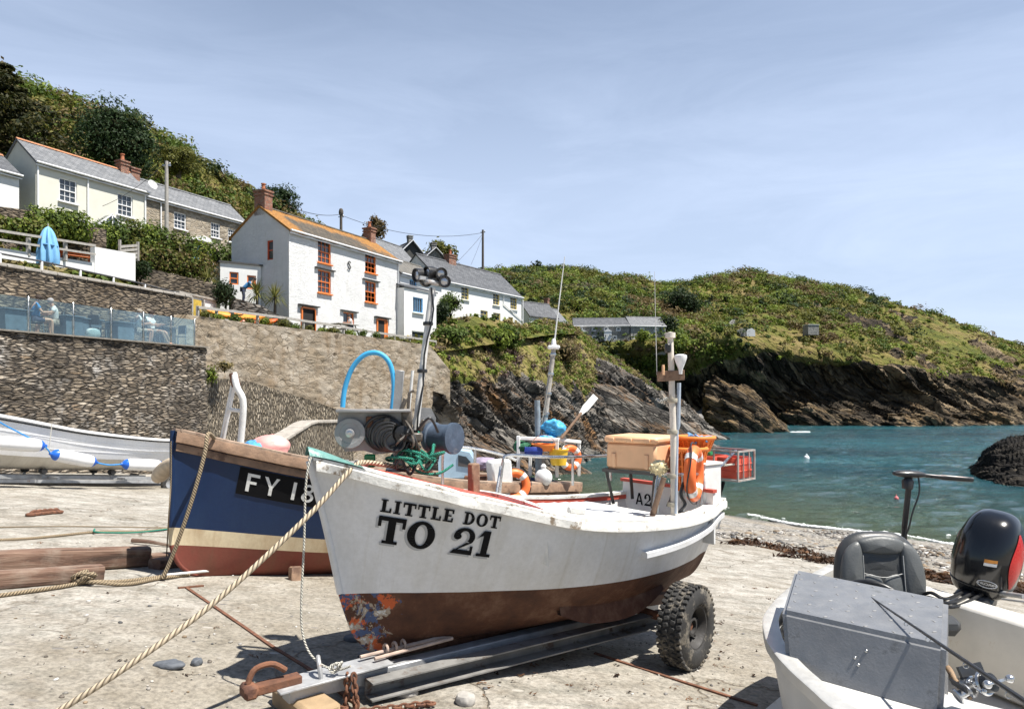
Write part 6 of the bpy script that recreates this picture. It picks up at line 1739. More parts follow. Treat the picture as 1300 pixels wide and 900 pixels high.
OILY = _mats['oily_steel']
for k, (x, y, sx, sz, d) in enumerate(((470, 535, .06, .09, -.04), (492, 533, .05, .05, -.08), (518, 528, .05, .12, -.02), (528, 556, .07, .07, -.04), (536, 540, .04, .1, .02), (503, 566, .1, .05, -.06), (523, 575, .05, .09, -.05))):
    c = pp_(x, y); mb = MB(PM @ Matrix.Translation((c.x, d, c.z)) @ Matrix.Rotation(.35 * math.sin(k * 2.1), 4, 'Y')); mb.box((0, 0, 0), (sx, .06, sz), bev=.008); mb.lathe([(.022, -.05), (.026, -.035), (.018, -.03)], Matrix.Rotation(math.pi / 2, 4, 'X'), 8); mb.build('fitting', OILY if k % 3 else RUST, ph)
for k in range(5):
    a, b = pp_(512 + 3 * k, 530 + 4 * k), pp_(535 - 8 * k, 578 - 3 * k); m_ = a.lerp(b, .5) + V((.05 * math.sin(k), -.16 - .02 * k, .05 * math.cos(k * 2)))
    mb = MB(PM); mb.tube(smooth_pts([a + V((0, -.06, 0)), m_, b + V((0, -.05, 0))], 14), .010, 7); mb.build('hydraulic_hose', BLACKP if k % 2 else OILY, ph)

mb = MB(); gpts = []
base = L_(527, 594, 5.75)
for i in range(70):
    a = i * .62; r_ = .05 + .16 * abs(math.sin(i * .37)); gpts.append(LM @ (base + V((r_ * math.cos(a) * .6 + .12 * math.sin(i * .21), r_ * math.sin(a), .04 + .17 * abs(math.sin(i * .53)) * (1 - i / 90)))))
mb.tube(smooth_pts(gpts, 280), .0115, 7)
mb.tube(smooth_pts([at(520, 552, 5.8), at(512, 575, 5.72), at(530, 598, 5.7), at(556, 601, 5.8), at(575, 590, 5.9)], 30), .0115, 7)
mb.tube(smooth_pts([at(532, 548, 5.78), at(528, 572, 5.7), at(540, 597, 5.68), at(553, 583, 5.8)], 30), .0115, 7)
tag(mb.build('rope', ROPE_G), 'tangled green rope heaped at the foot of the bow mast', 'rope')

am = thing('pole_mast', 'tall pale pole with crosstree and white mushroom antenna at the boat quarter', 'mast', LM @ Matrix.Translation(L_(854, 655, 6.75)))
mb = MB(); mb.tube([at(856, 656, 6.75), at(855, 560, 6.75), at(851, 428, 6.75)], [.036, .033, .029], 14); mb.lathe([(.05, 0), (.05, .05), (.0, .06)], Matrix.Translation(at(851, 429, 6.75)), 14); mb.build('pole', paint('bleached_pole', (.66, .60, .52), .6, .14, 9, .4, 18, dirt=(.4, .32, .24), dirt_amt=.4), am)
mb = MB(); mb.bar(at(834, 478, 6.75), at(869, 476, 6.7), .03, .1, .004); mb.build('crosstree', BAREWOOD, am)
mb = MB(); p = at(864, 475, 6.7); mb.lathe([(.018, 0), (.022, .05), (.05, .12), (.062, .16), (.06, .185), (.03, .195), (0, .196)], Matrix.Translation(p), 18); mb.build('antenna', paint('white_plastic', (.82, .82, .82), .3, .05), am)
mb = MB(); p = at(842, 476, 6.7); mb.lathe([(.012, 0), (.015, .07), (.012, .1), (0, .1)], Matrix.Translation(p), 10); mb.build('small_aerial', TAN, am)
mb = MB(); p = at(848, 442, 6.7); mb.box(p, (.06, .05, .09), bev=.012); mb.build('junction_box', BLACKP, am)
mb = MB(); mb.tube([at(862, 486, 6.75), at(861, 540, 6.75), at(860, 545, 6.75)], [.02, .021, .018], 10); mb.tube([at(860, 538, 6.75), at(858, 652, 6.7)], .014, 10); mb.build('stay_tube', paint('pale_blue_grey', (.42, .48, .56), .5, .1), am)
mb = MB()
for y in (508, 548, 604, 640): mb.lathe([(.05, -.02), (.054, 0), (.05, .02)], Matrix.Translation(at(853.5, y, 6.75)), 12)
mb.tube(smooth_pts([at(848, 505, 6.7), at(838, 510, 6.72), at(834, 506, 6.75)], 8), .014, 6); mb.build('lashing', ROPE_W, am)
mb = MB(); mb.tube([at(834, 476, 6.75), at(832, 400, 6.75), at(831, 345, 6.75)], [.004, .003, .002], 5); mb.build('whip_aerial', GREYP, am)
mb = MB(); mb.tube([at(828, 655, 6.7), at(843, 606, 6.7)], .028, 10); mb.build('brace', BAREWOOD, am)

def box_open(M, w, d, h, t=.02, bev=.01):
    """open topped box, base centre at origin"""
    mb = MB(M); mb.box((0, 0, t / 2), (w - 2 * t, d - 2 * t, t))
    for s in (-1, 1): mb.box((s * (w - t) / 2, 0, h / 2), (t, d, h), bev=bev); mb.box((0, s * (d - t) / 2, h / 2), (w - 2 * t, t, h - .004), bev=bev)
    return mb
LR = LM.to_3x3().to_4x4()
def lmat(px, py, Y, ang=0): return Matrix.Translation(at(px, py, Y)) @ LR @ Matrix.Rotation(math.radians(ang), 4, 'Z')
fb = thing('fish_box', 'large tan insulated fish box with lid on a steel frame above the stern', 'fish box', lmat(815, 594, 7.75, 14))
mb = MB(lmat(815, 594, 7.75, 14)); mb.box((0, 0, .15), (.56, .62, .30), bev=.03)
for k in (-1, 1): mb.box((-.285, .2 * k, .1), (.02, .05, .16), bev=.006)
mb.build('tub', TAN, fb)
mb = MB(lmat(815, 594, 7.75, 14)); mb.box((0, 0, .335), (.60, .66, .075), bev=.025)
for k in range(3): mb.box((-.31, -.22 + .22 * k, .33), (.02, .07, .05), bev=.006)
mb.build('lid', TAN, fb)
fr_ = thing('stern_frame', 'dark steel frame carrying the tan fish box over the stern', 'frame', lmat(815, 622, 7.75))
mb = MB(lmat(815, 594, 7.75, 14))
for x in (-.29, .29): mb.bar((x, -.34, -.02), (x, .34, -.02), .035, .035)
for y in (-.33, .33): mb.bar((-.27, y, -.021), (.27, y, -.021), .035, .035)
for x, y in ((-.28, -.3), (.28, -.3), (-.28, .3), (.28, .3)): mb.bar((x * .8, y * .8, -.40), (x, y, -.03), .03, .03)
mb.build('frame', paint('dark_steel', (.06, .055, .05), .6, .3, dirt=(.2, .09, .04), dirt_amt=.3), fr_)

def basket(lb, M, r0, r1, h, m, cat='basket', name='basket', group=None, full=None):
    root = thing(name, lb, cat, M, group)
    mb = MB(M); n = 22
    for k in range(n):
        a = 6.283 * k / n; mb.bar((r0 * math.cos(a), r0 * math.sin(a), 0), (r1 * math.cos(a), r1 * math.sin(a), h), .018, .035, up=(math.cos(a), math.sin(a), 0))
    for z in np.linspace(.02, h - .02, 6): r_ = r0 + (r1 - r0) * z / h; mb.torus(Matrix.Translation((0, 0, z)), r_, .012, 26, 5)
    mb.lathe([(0, .0), (r0, 0), (r0, .015), (0, .015)], seg=22)
    mb.build('weave', m, root)
    mb = MB(M); mb.torus(Matrix.Translation((0, 0, h)), r1 + .005, .022, 28, 8); mb.build('rim', m, root)
    mb = MB(M); mb.lathe([(r0 * .94, .02), (r1 * .95, h * .9), (r1 * .93, h * .9), (r0 * .9, .03)], seg=22); mb.build('inner_shade', paint('basket_shade_' + m.name, tuple(x * .5 for x in m_col[m.name]), .8), root)  # darker copy of the weave colour paints the shade inside the basket
    return root
m_col = {'basket_orange': (.80, .23, .04), 'crate_red': (.55, .075, .04), 'bucket_yellow': (.75, .5, .04)}
basket('tall orange lattice basket between the fish box and the orange ring', lmat(874, 622, 7.55), .13, .19, .46, BASK)
basket('shallow orange basket stacked at an angle on the tall lattice one', lmat(882, 572, 7.75), .15, .21, .15, BASK)
bb = MB()
for k in range(14):
    p = lmat(884, 561, 7.75) @ V((R.uniform(-.14, .14), R.uniform(-.14, .14), R.uniform(0, .05))); bb.tube(smooth_pts([p, p + V((R.uniform(-.12, .12), R.uniform(-.1, .1), R.uniform(.0, .07))), p + V((R.uniform(-.15, .15), R.uniform(-.1, .1), 0))], 8), .012, 5)
tag(bb.build('rope', paint('mixed_blue_rope', (.16, .33, .55), .8, .5, 12)), 'blue grey rope heap in the shallow orange basket', 'rope')
rkM = lmat(917, 606, 8.3, 6)
rkt = thing('pot_rack', 'galvanised open rack hung beyond the stern holding red crates', 'rack', rkM)
mb = MB(rkM); w_, d_, h_ = .40, .62, .34
for x in (-w_ / 2, w_ / 2):
    for y in (-d_ / 2, 0, d_ / 2): mb.bar((x, y, 0), (x, y, h_), .018, .018)
    for z in (0, h_): mb.bar((x, -d_ / 2 - .01, z), (x, d_ / 2 + .01, z), .02, .02)
for y in (-d_ / 2, d_ / 2):
    for z in (0, h_): mb.bar((-w_ / 2, y, z), (w_ / 2, y, z), .0195, .0195)
    for k in (-.07, .07): mb.bar((k, y, 0), (k, y, h_), .012, .012)
mb.build('cage', paint('rusty_galv', (.40, .36, .33), .6, .3, dirt=(.26, .12, .06), dirt_amt=.45, dscale=9), rkt)
mb = MB(rkM); mb.bar((-.15, -.1, -.03), (-.32, -.1, -.3), .03, .03); mb.bar((-.15, .15, -.03), (-.32, .12, -.3), .03, .03); mb.build('brace', BLACK, rkt)
for k, (y, lb) in enumerate(((-.155, 'red plastic crate in the rack nearest the rail end'), (.15, 'red plastic crate at the far end of the rack'))):
    t_ = thing('crate', lb, 'crate', rkM @ Matrix.Translation((0, y, .015)), 'red crates in the stern rack')
    b_ = box_open(rkM @ Matrix.Translation((0, y, .015)), .34, .27, .25); b_.build('shell', REDP, t_)
    b_ = MB(rkM @ Matrix.Translation((0, y, .015)));
    for z in (.09, .17): b_.box((0, 0, z), (.352, .282, .018), bev=.004)
    b_.build('rib', REDP, t_)
mb = MB(rkM); mb.box((.1, .25, .28), (.1, .1, .09), bev=.02); tag(mb.build('green_float', paint('green_plastic', (.02, .25, .09), .4)), 'green float on top of the red crates', 'float')
mb = MB(); mb.tube(smooth_pts([at(895, 588, 8.0), at(908, 592, 7.9), at(925, 590, 7.9), at(942, 588, 8.2)], 16), .012, 6); tag(mb.build('rope', ROPE_W), 'short white rope lashed across the red crate rack', 'rope')
eb = thing('engine_box', 'plain white box beside the orange ring at the stern', 'box', lmat(893, 636, 7.6))
mb = MB(lmat(893, 636, 7.6)); mb.box((0, 0, .20), (.3, .26, .42), bev=.012); mb.build('case', WOODW, eb)
mb = MB(lmat(893, 636, 7.6)); mb.box((0, 0, .425), (.33, .29, .03), bev=.008); mb.build('lid', WOODW, eb)
def lifering(lb, M, R0, r, sx=1, sy=1):
    root = thing('lifebuoy', lb, 'lifebuoy', M); mb = MB(M); mb.torus(Matrix(), R0, r, 40, 14, sx, sy); mb.build('ring', RINGO, root)
    for k in range(4):
        a = math.pi / 4 + k * math.pi / 2; mb = MB(M @ Matrix.Translation((R0 * math.cos(a) * sx, R0 * math.sin(a) * sy, 0)) @ Matrix.Rotation(a, 4, 'Z') @ Matrix.Rotation(math.pi / 2, 4, 'X')); mb.lathe([(r * 1.03, -.035), (r * 1.05, 0), (r * 1.03, .035)], seg=16); mb.build('reflective_band', paint('band_silver', (.7, .7, .7), .3), root)
    mb = MB(M)
    mb.tube(smooth_pts([((R0 + r + .015) * math.cos(a) * sx, (R0 + r + .015) * math.sin(a) * sy, .02 * math.sin(3 * a)) for a in np.linspace(0, 6.2, 30)], 60), .008, 5); mb.build('grab_line', BLACKP, root)
    return root
Mr = Matrix.Translation(at(881, 601, 7.15)) @ Matrix.Rotation(math.radians(58), 4, 'Z') @ Matrix.Rotation(math.pi / 2, 4, 'X') @ Matrix.Rotation(.1, 4, 'Y')
lifering('orange ring lifebuoy standing on edge against the quarter rail', Mr, .21, .062, 1, 1.12)
mb = MB(); p = at(836, 593, 6.8); mb.ball(p, (.075, .075, .075), 12, 8)
for i in range(110):
    d = V((R.gauss(0, 1), R.gauss(0, 1), R.gauss(0, 1))).normalized(); mb.tube([p + d * .05, p + d * R.uniform(.075, .1) + V((0, 0, -.01))], [.012, .005], 4)
tag(mb.build('mop_head', paint('mop_cream', (.70, .60, .36), .9, .3, 20)), 'shaggy cream mop head upright on the stern rail', 'mop')
mb = MB(); mb.tube(smooth_pts([at(868, 612, 7.0), at(864, 628, 6.98), at(870, 640, 6.98), at(862, 652, 6.95), at(874, 655, 7)], 24), .016, 6); tag(mb.build('strap', BLACKP), 'black strap hanging by the pale pole below the ring', 'strap')

tr = thing('boat_trailer', 'galvanised boat trailer with fat tractor tyres under the white lettered boat', 'trailer', LM @ Matrix.Translation((0, 0, -.1)))
def chan(M, p, q, w, h, t=.012, opn=-1):
    """C channel: web vertical, flanges towards opn (local y of bar)"""
    mb = MB(M); F_ = along(V(p), V(q)); L__ = (V(q) - V(p)).length
    mb.box((0, 0, L__ / 2), (t, h, L__), F_)
    for s in (-1, 1): mb.box((opn * w / 2, s * (h - t) / 2, L__ / 2), (w - t, t, L__), F_)
    return mb
mb = MB(LM); mb.bar((-.27, -.17, .07), (3.9, -.10, -.09), .13, .10, .008); mb.build('drawbar', GALV, tr)
GALV_SHADE = paint('shaded_galvanising', (.20, .195, .185), .7, .35, 5, .4, 30, .1, dirt=(.10, .065, .045), dirt_amt=.42, dscale=4)  # rusty galvanised steel, darkened to paint in the shade under the boat
chan(LM, (.32, -.26, .0), (3.7, -.34, -.1), .14, .14, .012, -1).build('chassis_rail', GALV_SHADE, tr)
chan(LM, (.5, .12, .0), (3.7, .28, -.1), .14, .14, .012, 1).build('chassis_rail', GALV_SHADE, tr)
WS, WR, WZ = 3.49, .415, 0
zc = (LM.inverted() @ at(870, 793, 6.78)).z
mb = MB(LM); mb.tube([(WS, -.9, zc), (WS, .8, zc)], .045, 12); mb.box((WS, -.66, zc), (.16, .2, .16), bev=.01); mb.build('axle', RUST, tr)
mb = MB(LM)
for s in (-1, 1): mb.bar((3.2, s * .36, zc + .16), (3.85, s * .36, zc + .10), .1, .1)
mb.build('bunk', BAREWOOD, tr)
for s in (-1, 1):
    Mw = LM @ Matrix.Translation((WS, s * .86, zc)) @ Matrix.Rotation(s * math.pi / 2, 4, 'X') @ Matrix.Rotation(.3, 4, 'Z')
    if s < 0: Mw = LM @ Matrix.Translation((WS, -.86, zc)) @ Matrix.Rotation(.22, 4, 'Z') @ Matrix.Rotation(math.pi / 2, 4, 'X') @ Matrix.Rotation(.3, 4, 'Z')
    else: Mw = LM @ Matrix.Translation((WS, .78, zc)) @ Matrix.Rotation(-math.pi / 2, 4, 'X')
    wh = MB(Mw); wd = .138
    wh.lathe([(.20, wd * .70), (.215, wd * .9), (.24, wd), (.33, wd * 1.03), (.385, wd * .82), (.398, wd * .4), (.398, -wd * .4), (.385, -wd * .82), (.33, -wd * 1.03), (.24, -wd), (.20, -wd * .82)], seg=56, caps=False)
    for k in range(40):
        a = 6.283 * k / 40
        for j, zz in enumerate((-.1, -.036, .036, .1)):
            b = a + (.078 if j % 2 else 0)
            wh.box((.398, 0, 0), (.03, .042, .05), Matrix.Rotation(b, 4, 'Z') @ Matrix.Translation((0, 0, zz)) @ Matrix.Rotation(.25 * (1 if j % 2 else -1), 4, 'X'), .006)
    whl = wh.build('wheel', RUBBER, tr)
    r_ = MB(Mw); r_.lathe([(.0, .03), (.06, .03), (.065, .07), (.09, .07), (.10, .02), (.15, .0), (.165, .075), (.195, .115), (.212, .118), (.212, .10), (.2, -.1), (.0, -.1)], seg=36)
    for k in range(5): a = 6.283 * k / 5; r_.lathe([(.014, .02), (.014, .06), (0, .062)], Matrix.Translation((.13 * math.cos(a), .13 * math.sin(a), 0)), 6)
    r_.build('rim', paint('dirty_rim', (.045, .042, .04), .7, .4, 6, .4, dirt=(.16, .13, .1), dirt_amt=.42), whl)
hm = LM @ Matrix.Translation((-.27, -.17, .12))
mb = MB(LM); mb.box((.1, -.165, .135), (.9, .26, .016), bev=.003); mb.build('top_plate', GALV, tr)
mb = MB(hm); mb.box((-.06, 0, .045), (.34, .10, .07), bev=.01); mb.box((-.26, 0, .05), (.1, .15, .10), bev=.02); mb.tube(smooth_pts([(-.27, 0, .1), (-.22, 0, .19), (-.1, 0, .2), (.0, 0, .13)], 12), .022, 8); mb.build('coupling', RUST, tr)
mb = MB(hm @ Matrix.Translation((.26, 0, .08)) @ Matrix.Rotation(1.2, 4, 'X') @ Matrix.Rotation(1.2, 4, 'Y')); mb.torus(Matrix(), .055, .017, 20, 8, 1, 1.5); mb.build('shackle', GALV, tr)
mb = MB(hm); mb.tube([(.62, .06, .06), (1.5, .06, .05)], .016, 8); mb.tube([(.7, -.03, .055), (1.45, .0, .045)], .016, 8)
for k in range(3): mb.torus(Matrix.Translation((.84 + .08 * k, .05, .08)) @ Matrix.Rotation(math.pi / 2, 4, 'Y'), .035, .011, 14, 6)
mb.build('draw_pin', paint('pale_rust', (.42, .32, .26), .8, .3, 10, .4), tr)
wb = MB(LM @ Matrix.Translation((-.12, -.17, .04)) @ Matrix.Rotation(.1, 4, 'Z')); wb.box((0, 0, -.11), (.26, .62, .22), bev=.03)
tag(wb.build('timber_block', paint('cut_timber', (.34, .24, .14), .85, .25, 5, .5, 20)), 'pale cut timber block propping the trailer drawbar', 'block')


def chain(pts, link, r):
    mb = MB(); pts = [V(p) for p in pts]
    for i, (p, q) in enumerate(zip(pts, pts[1:])):
        M = along(p.lerp(q, .5), q) @ Matrix.Rotation(math.pi / 2 * (i % 2), 4, 'Z') @ Matrix.Rotation(math.pi / 2, 4, 'X')
        mb.torus(M, link * .5, r, 14, 6, .62, 1.0)
    return mb
c0 = LM @ V((.2, -.31, .14)); links = [c0]
ch_pts = smooth_pts([c0, c0 + V((.02, -.03, -.14)), c0 + V((.03, -.05, -.26)), c0 + V((-.02, -.07, -.34)), c0 + V((-.1, -.1, -.36)), c0 + V((-.02, -.16, -.36)), c0 + V((.12, -.12, -.36)), c0 + V((.3, -.06, -.345)), c0 + V((.46, .0, -.33)), c0 + V((.6, .02, -.32))], 34)
for p in ch_pts[12:]: p.z = max(p.z, gsurf(p.x, p.y) + .03)
chain(ch_pts, .062, .0105).build('chain', RUST, label='rusty chain hanging from the trailer drawbar and trailing on the concrete', cat='chain')
chain([p + V((-.05, .01, 0)) for p in smooth_pts([c0, c0 + V((.0, -.02, -.16)), c0 + V((-.02, -.04, -.3)), c0 + V((-.08, -.06, -.36))], 12)], .062, .0105).build('chain', RUST, label='shorter rusty chain looped beside the longer one on the drawbar', cat='chain')
BA = V((.75, .66, -.128)).normalized()
BM = frame((-4.46, 8.5, CH - 2.33), BA)
BI = BM.inverted()
fy = thing('fishing_boat', 'dark blue wooden fishing boat lettered FY with cream and red bottom', 'boat', BM)
H2 = Hull(BM, 6.8, [(0, .75), (.25, .34), (.5, .17), (.75, .09), (1, 0)], .2,
          [(0, 1.88), (.6, 1.79), (1.3, 1.69), (2.2, 1.59), (4, 1.50), (6.8, 1.56)], [(0, .45), (2, .40), (6.8, .42)], [(0, .02), (.75, -.04), (3, -.02), (6.8, .1)],
          [(0, .03), (.06, .22), (.14, .46), (.25, .76), (.42, 1.06), (.6, 1.14), (.8, 1.02), (1, .75)], [(0, .02), (.06, .12), (.14, .28), (.25, .52), (.42, .86), (.6, .96), (.8, .8), (1, .45)])
NAVY = boat_paint('hull_navy', (.004, .021, .075), (.016, .04, .09), .35, .5)
CREAMB = boat_paint('hull_cream', (.66, .56, .38), (.36, .22, .11), .5, .85)
REDB = boat_paint('hull_red_bottom', (.22, .058, .04), (.19, .09, .055), .6, .9)
vb = .5 + .5 * .20 / 1.3
merge(H2.skin(vb, 1, 60, 12), H2.transom(vb, 1)).build('hull', NAVY, fy, 60)
merge(H2.skin(.5, vb, 60, 4), H2.transom(.5, vb, 4)).build('boot_top', CREAMB, fy, 60)
merge(H2.skin(0, .5, 60, 12), H2.transom(0, .5)).build('bottom', REDB, fy, 60)
for a_, b_, m_ in ((1, vb, NAVY), (vb, .5, CREAMB), (.5, .04, REDB)): mb = MB(BM); mb.tube([H2.pt(0, v, -1) + V((-.015, .03, 0)) for v in np.linspace(a_, b_, 12)], .035, 10); mb.build('stem', m_, fy)
for sd in (-1, 1):
    for k, (dz, h, off) in enumerate(((-.075, .15, .025), (-.205, .10, .012))):
        ln = H2.line(1, sd, 60, .003, 1, 0, dz); pts = [V((p.x, p.y + sd * off, p.z)) for p in ln]
        if k == 1: pts = [H2.at_xz(p.x + .02, p.z, sd, .012) for p in ln]
        ribbon(BM, pts if sd < 0 else pts[::-1], .075 if k == 0 else .045, h).build('gunwale', BAREWOOD, fy)
    ln = H2.line(1, sd, 60, .003, 1, -.05, .015); ribbon(BM, ln if sd < 0 else ln[::-1], .2, .035).build('gunwale_cap', paint('pale_weathered_wood', (.36, .26, .19), .85, .35, 7, .6, 24, dirt=(.16, .1, .07), dirt_amt=.4), fy)
mb = MB(BM); a = H2.line(1, -1, 40, .01, .99, -.09, -.10); b = [V((p.x, -p.y, p.z)) for p in a]; c_ = [V((p.x, 0, p.z + .05)) for p in a]
mb.grid([a, c_, b], flip=True); mb.build('deck', paint('grey_deck', (.34, .32, .30), .8, .3), fy)
pn = [[H2.at_xz(x, H2.sheer(x) - dz, -1, .010) for x in np.linspace(.76, 2.85, 24)] for dz in np.linspace(.62, .27, 6)]
pm_ = MB(BM); pm_.grid(pn); pl = pm_.build('name_panel', BLACK, fy)
fyl = lambda x, y, d: BM @ H2.at_xz(.86 + x, H2.sheer(.86 + x) - .565 + y, -1, .014 + d)
put_letters(letters('FYni86', fyl, .235, .21), paint('chalky_white', (.7, .7, .67), .7, .15, 14, .3, 30, dirt=(.25, .25, .25), dirt_amt=.34, dscale=14), pl)
for x in (1.6, 4.6):
    mb = MB(BM)
    for sd in (-1, 1): mb.bar((x, sd * .62, -.35), (x, sd * .50, .22), .14, .14, .02)
    mb.bar((x, -.8, -.06), (x, .8, -.06), .2, .14, .02); mb.build('cradle', BAREWOOD, fy)
gp0 = lambda px, py, Y: at(px, py, Y)
gl_ = thing('gallows', 'white painted steel gallows standing on the bow of the blue boat', 'frame', at(293, 562, 9.5))
mb = MB(); mb.tube(smooth_pts([at(305, 566, 9.35), at(309, 512, 9.3), at(301, 492, 9.3), at(297, 474, 9.35)], 14), .045, 10); mb.build('leg', WOODW, gl_)
mb = MB(); mb.bar(at(282, 560, 9.5), at(296, 490, 9.4), .07, .05, .01); mb.build('leg', WOODW, gl_)
mb = MB(); mb.bar(at(292, 520, 9.4), at(308, 522, 9.32), .05, .05, .01); mb.build('cross_bar', WOODW, gl_)
mb = MB(); mb.tube([at(300, 490, 9.35), at(296, 474, 9.36)], .06, 10); mb.build('roller', RUST, gl_)
def lumpy(name, lb, cat, c, r, m, seed, amp=.25, n=26, group=None):
    th, ph_ = np.meshgrid(np.linspace(0, 2 * math.pi, n * 2), np.linspace(-math.pi / 2, math.pi / 2, n), indexing='xy')
    d = np.stack([np.cos(th) * np.cos(ph_), np.sin(th) * np.cos(ph_), np.sin(ph_)], -1)
    k = 1 + amp * fbm(d * 1.7 + seed, 4, seed) + amp * .5 * np.abs(fbm(d * 3.5 + seed, 3, seed + 1))
    k[:, -1] = k[:, 0]
    P = np.array(c) + d * np.array(r) * k[..., None]
    return tag(np_mesh(name, P.reshape(-1, 3), gquads(n, n * 2), m), lb, cat, group)
c = at(344, 566, 10.1); lumpy('buoy', 'faded pink deflated buoy on the blue boat deck', 'buoy', c, (.27, .25, .17), paint('faded_pink', (.78, .36, .33), .6, .15, 4, .2), 3, .12)
c = at(325, 568, 10.0); lumpy('cloth_bundle', 'crumpled bright blue cloth beside the pink buoy', 'cloth', c, (.16, .2, .1), paint('blue_cloth', (.08, .33, .66), .8, .25), 7, .4)
c = at(338, 580, 10.0); mb = MB(Matrix.Translation(c) @ BM.to_3x3().to_4x4()); mb.box((0, 0, 0), (.7, .5, .14), bev=.03); tag(mb.build('white_tray', WOODW), 'white tray under the pink buoy on the blue boat', 'tray')
BR = BM.to_3x3().to_4x4()
cu = thing('cuddy', 'pale blue rounded shelter with dark window on the blue boat', 'shelter', at(582, 606, 11.5))
Mc = Matrix.Translation(at(582, 604, 11.5)); mb = MB(Mc)
mb.prism([(-.30, 0), (.30, 0), (.30, .26), (.2, .42), (-.2, .5), (-.27, .44), (-.31, .25)], -.3, .3, Matrix(((1, 0, 0, 0), (0, 0, 1, 0), (0, 1, 0, 0), (0, 0, 0, 1)))); mb.build('shell', paint('pale_blue_gel', (.40, .55, .66), .35, .1), cu)
mb = MB(Mc); mb.prism([(.02, .2), (.24, .17), (.22, .27), (.15, .35), (.02, .38)], -.315, -.29, Matrix(((1, 0, 0, 0), (0, 0, 1, 0), (0, 1, 0, 0), (0, 0, 0, 1)))); mb.build('window', GLASS, cu)
c = at(612, 588, 11.4); lumpy('cloth_bundle', 'mauve canvas bundle right of the pale blue shelter', 'cloth', c, (.22, .2, .1), paint('mauve_canvas', (.30, .25, .33), .85, .25), 11, .35)
mb = MB(Matrix.Translation(at(634, 600, 11.0)) @ Matrix.Rotation(.4, 4, 'Z') @ Matrix.Rotation(-.1, 4, 'Y')); mb.box((0, 0, 0), (.34, .3, .42), bev=.03); tag(mb.build('white_bin', RENDER_W), 'pale plastic bin leaning on the blue boat behind the red foredeck', 'bin')
lifering('orange ring lifebuoy half hidden behind the white boat gunwale', Matrix.Translation(at(653, 616, 11.0)) @ Matrix.Rotation(math.radians(80), 4, 'X') @ Matrix.Rotation(.3, 4, 'Y'), .20, .07)
mb = MB(); mb.bar(at(590, 612, 11.2), at(618, 612, 11.2), .3, .22, .01); tag(mb.build('rusty_box', RUST), 'rusty brown metal box below the mauve bundle', 'box')
fm = thing('aft_mast', 'lattice mast with long whip aerial rising from the blue boat stern', 'mast', at(684, 618, 12.4))
mb = MB(); mb.tube([at(684, 622, 12.4), at(692, 530, 12.4), at(703, 442, 12.4)], [.06, .05, .042], 10); mb.build('pole', paint('bare_grey_pole', (.40, .37, .33), .8, .35, 9, .4, 20, dirt=(.2, .15, .1), dirt_amt=.4), fm)
mb = MB()
for i in range(7): t_ = i / 6; p = at(685 + 17 * t_, 600 - 150 * t_, 12.4); mb = MB(); mb.lathe([(.055, -.025), (.062, 0), (.055, .025)], Matrix.Translation(p), 10); mb.build('collar', STEEL, fm)
mb = MB(); mb.tube([at(703, 442, 12.4), at(709, 390, 12.4), at(717, 326, 12.4)], [.016, .011, .007], 6); mb.build('whip_aerial', WOODW, fm)
mb = MB(); p = at(703, 441, 12.4); mb.box(p, (.22, .14, .07), bev=.02); mb.lathe([(.05, 0), (.04, .12), (.02, .16), (0, .16)], Matrix.Translation(p), 10); mb.build('aerial_base', paint('white_plastic', (.82, .82, .82), .3), fm)
mb = MB(); mb.tube([at(684, 612, 12.3), at(682, 508, 12.3)], [.06, .05], 10); mb.build('stub_pole', paint('blue_grey_pole', (.24, .29, .33), .7, .3, 9, .4), fm)
mb = MB()
for a, b in (((676, 600), (700, 470)), ((668, 606), (690, 540))): mb.tube([at(*a, 12.35), at(*b, 12.35)], .008, 5)
mb.tube([at(650, 604, 12.35), at(694, 520, 12.35)], .007, 5)
mb.build('stay', ROPE_W, fm)
oa = thing('oar', 'white bladed wooden oar propped up on the blue boat stern', 'oar', at(716, 556, 12.0))
a, b, c = at(713, 556, 12.0), at(738, 524, 12.2), at(756, 503, 12.35)
mb = MB(); mb.tube([a, b], .026, 10); mb.build('shaft', BAREWOOD, oa)
A_ = along(b, c, (0, 1, 0)); L3 = (c - b).length; mb = MB(A_); mb.prism([(-.03, -.03), (.03, -.03), (.065, .12), (.06, L3), (-.06, L3), (-.065, .12)], -.012, .012, Matrix(((1, 0, 0, 0), (0, 0, 1, 0), (0, 1, 0, 0), (0, 0, 0, 1)))); mb.build('blade', WOODW, oa)
c = at(703, 543, 12.3); lumpy('tarpaulin', 'bunched bright blue tarpaulin tied to the mast of the blue boat', 'tarpaulin', c, (.19, .17, .15), paint('bright_blue_tarp', (.07, .40, .72), .5, .25, 6), 17, .5)
c = at(694, 557, 12.2); lumpy('tarpaulin', 'smaller lower fold of blue tarpaulin hanging beneath the bunched one', 'tarpaulin', c, (.16, .12, .07), paint('bright_blue_tarp', (.07, .40, .72), .5), 19, .5)
sf = thing('stern_frame', 'white painted tubular frame around the stern of the blue boat', 'frame', at(690, 610, 12.2))
for pts in ([(658, 608, 11.8), (658, 553, 11.8)], [(707, 606, 12), (707, 556, 12)], [(735, 604, 12.4), (735, 560, 12.4)], [(656, 556, 11.8), (707, 558, 12), (737, 561, 12.4)], [(656, 575, 11.8), (707, 578, 12.0)], [(673, 604, 12.1), (673, 570, 12.1)]):
    mb = MB(); q = [at(*p) for p in pts]
    for p, r_ in zip(q, q[1:]): mb.bar(p, r_, .05, .06, .008)
    mb.build('bar', WOODW, sf)
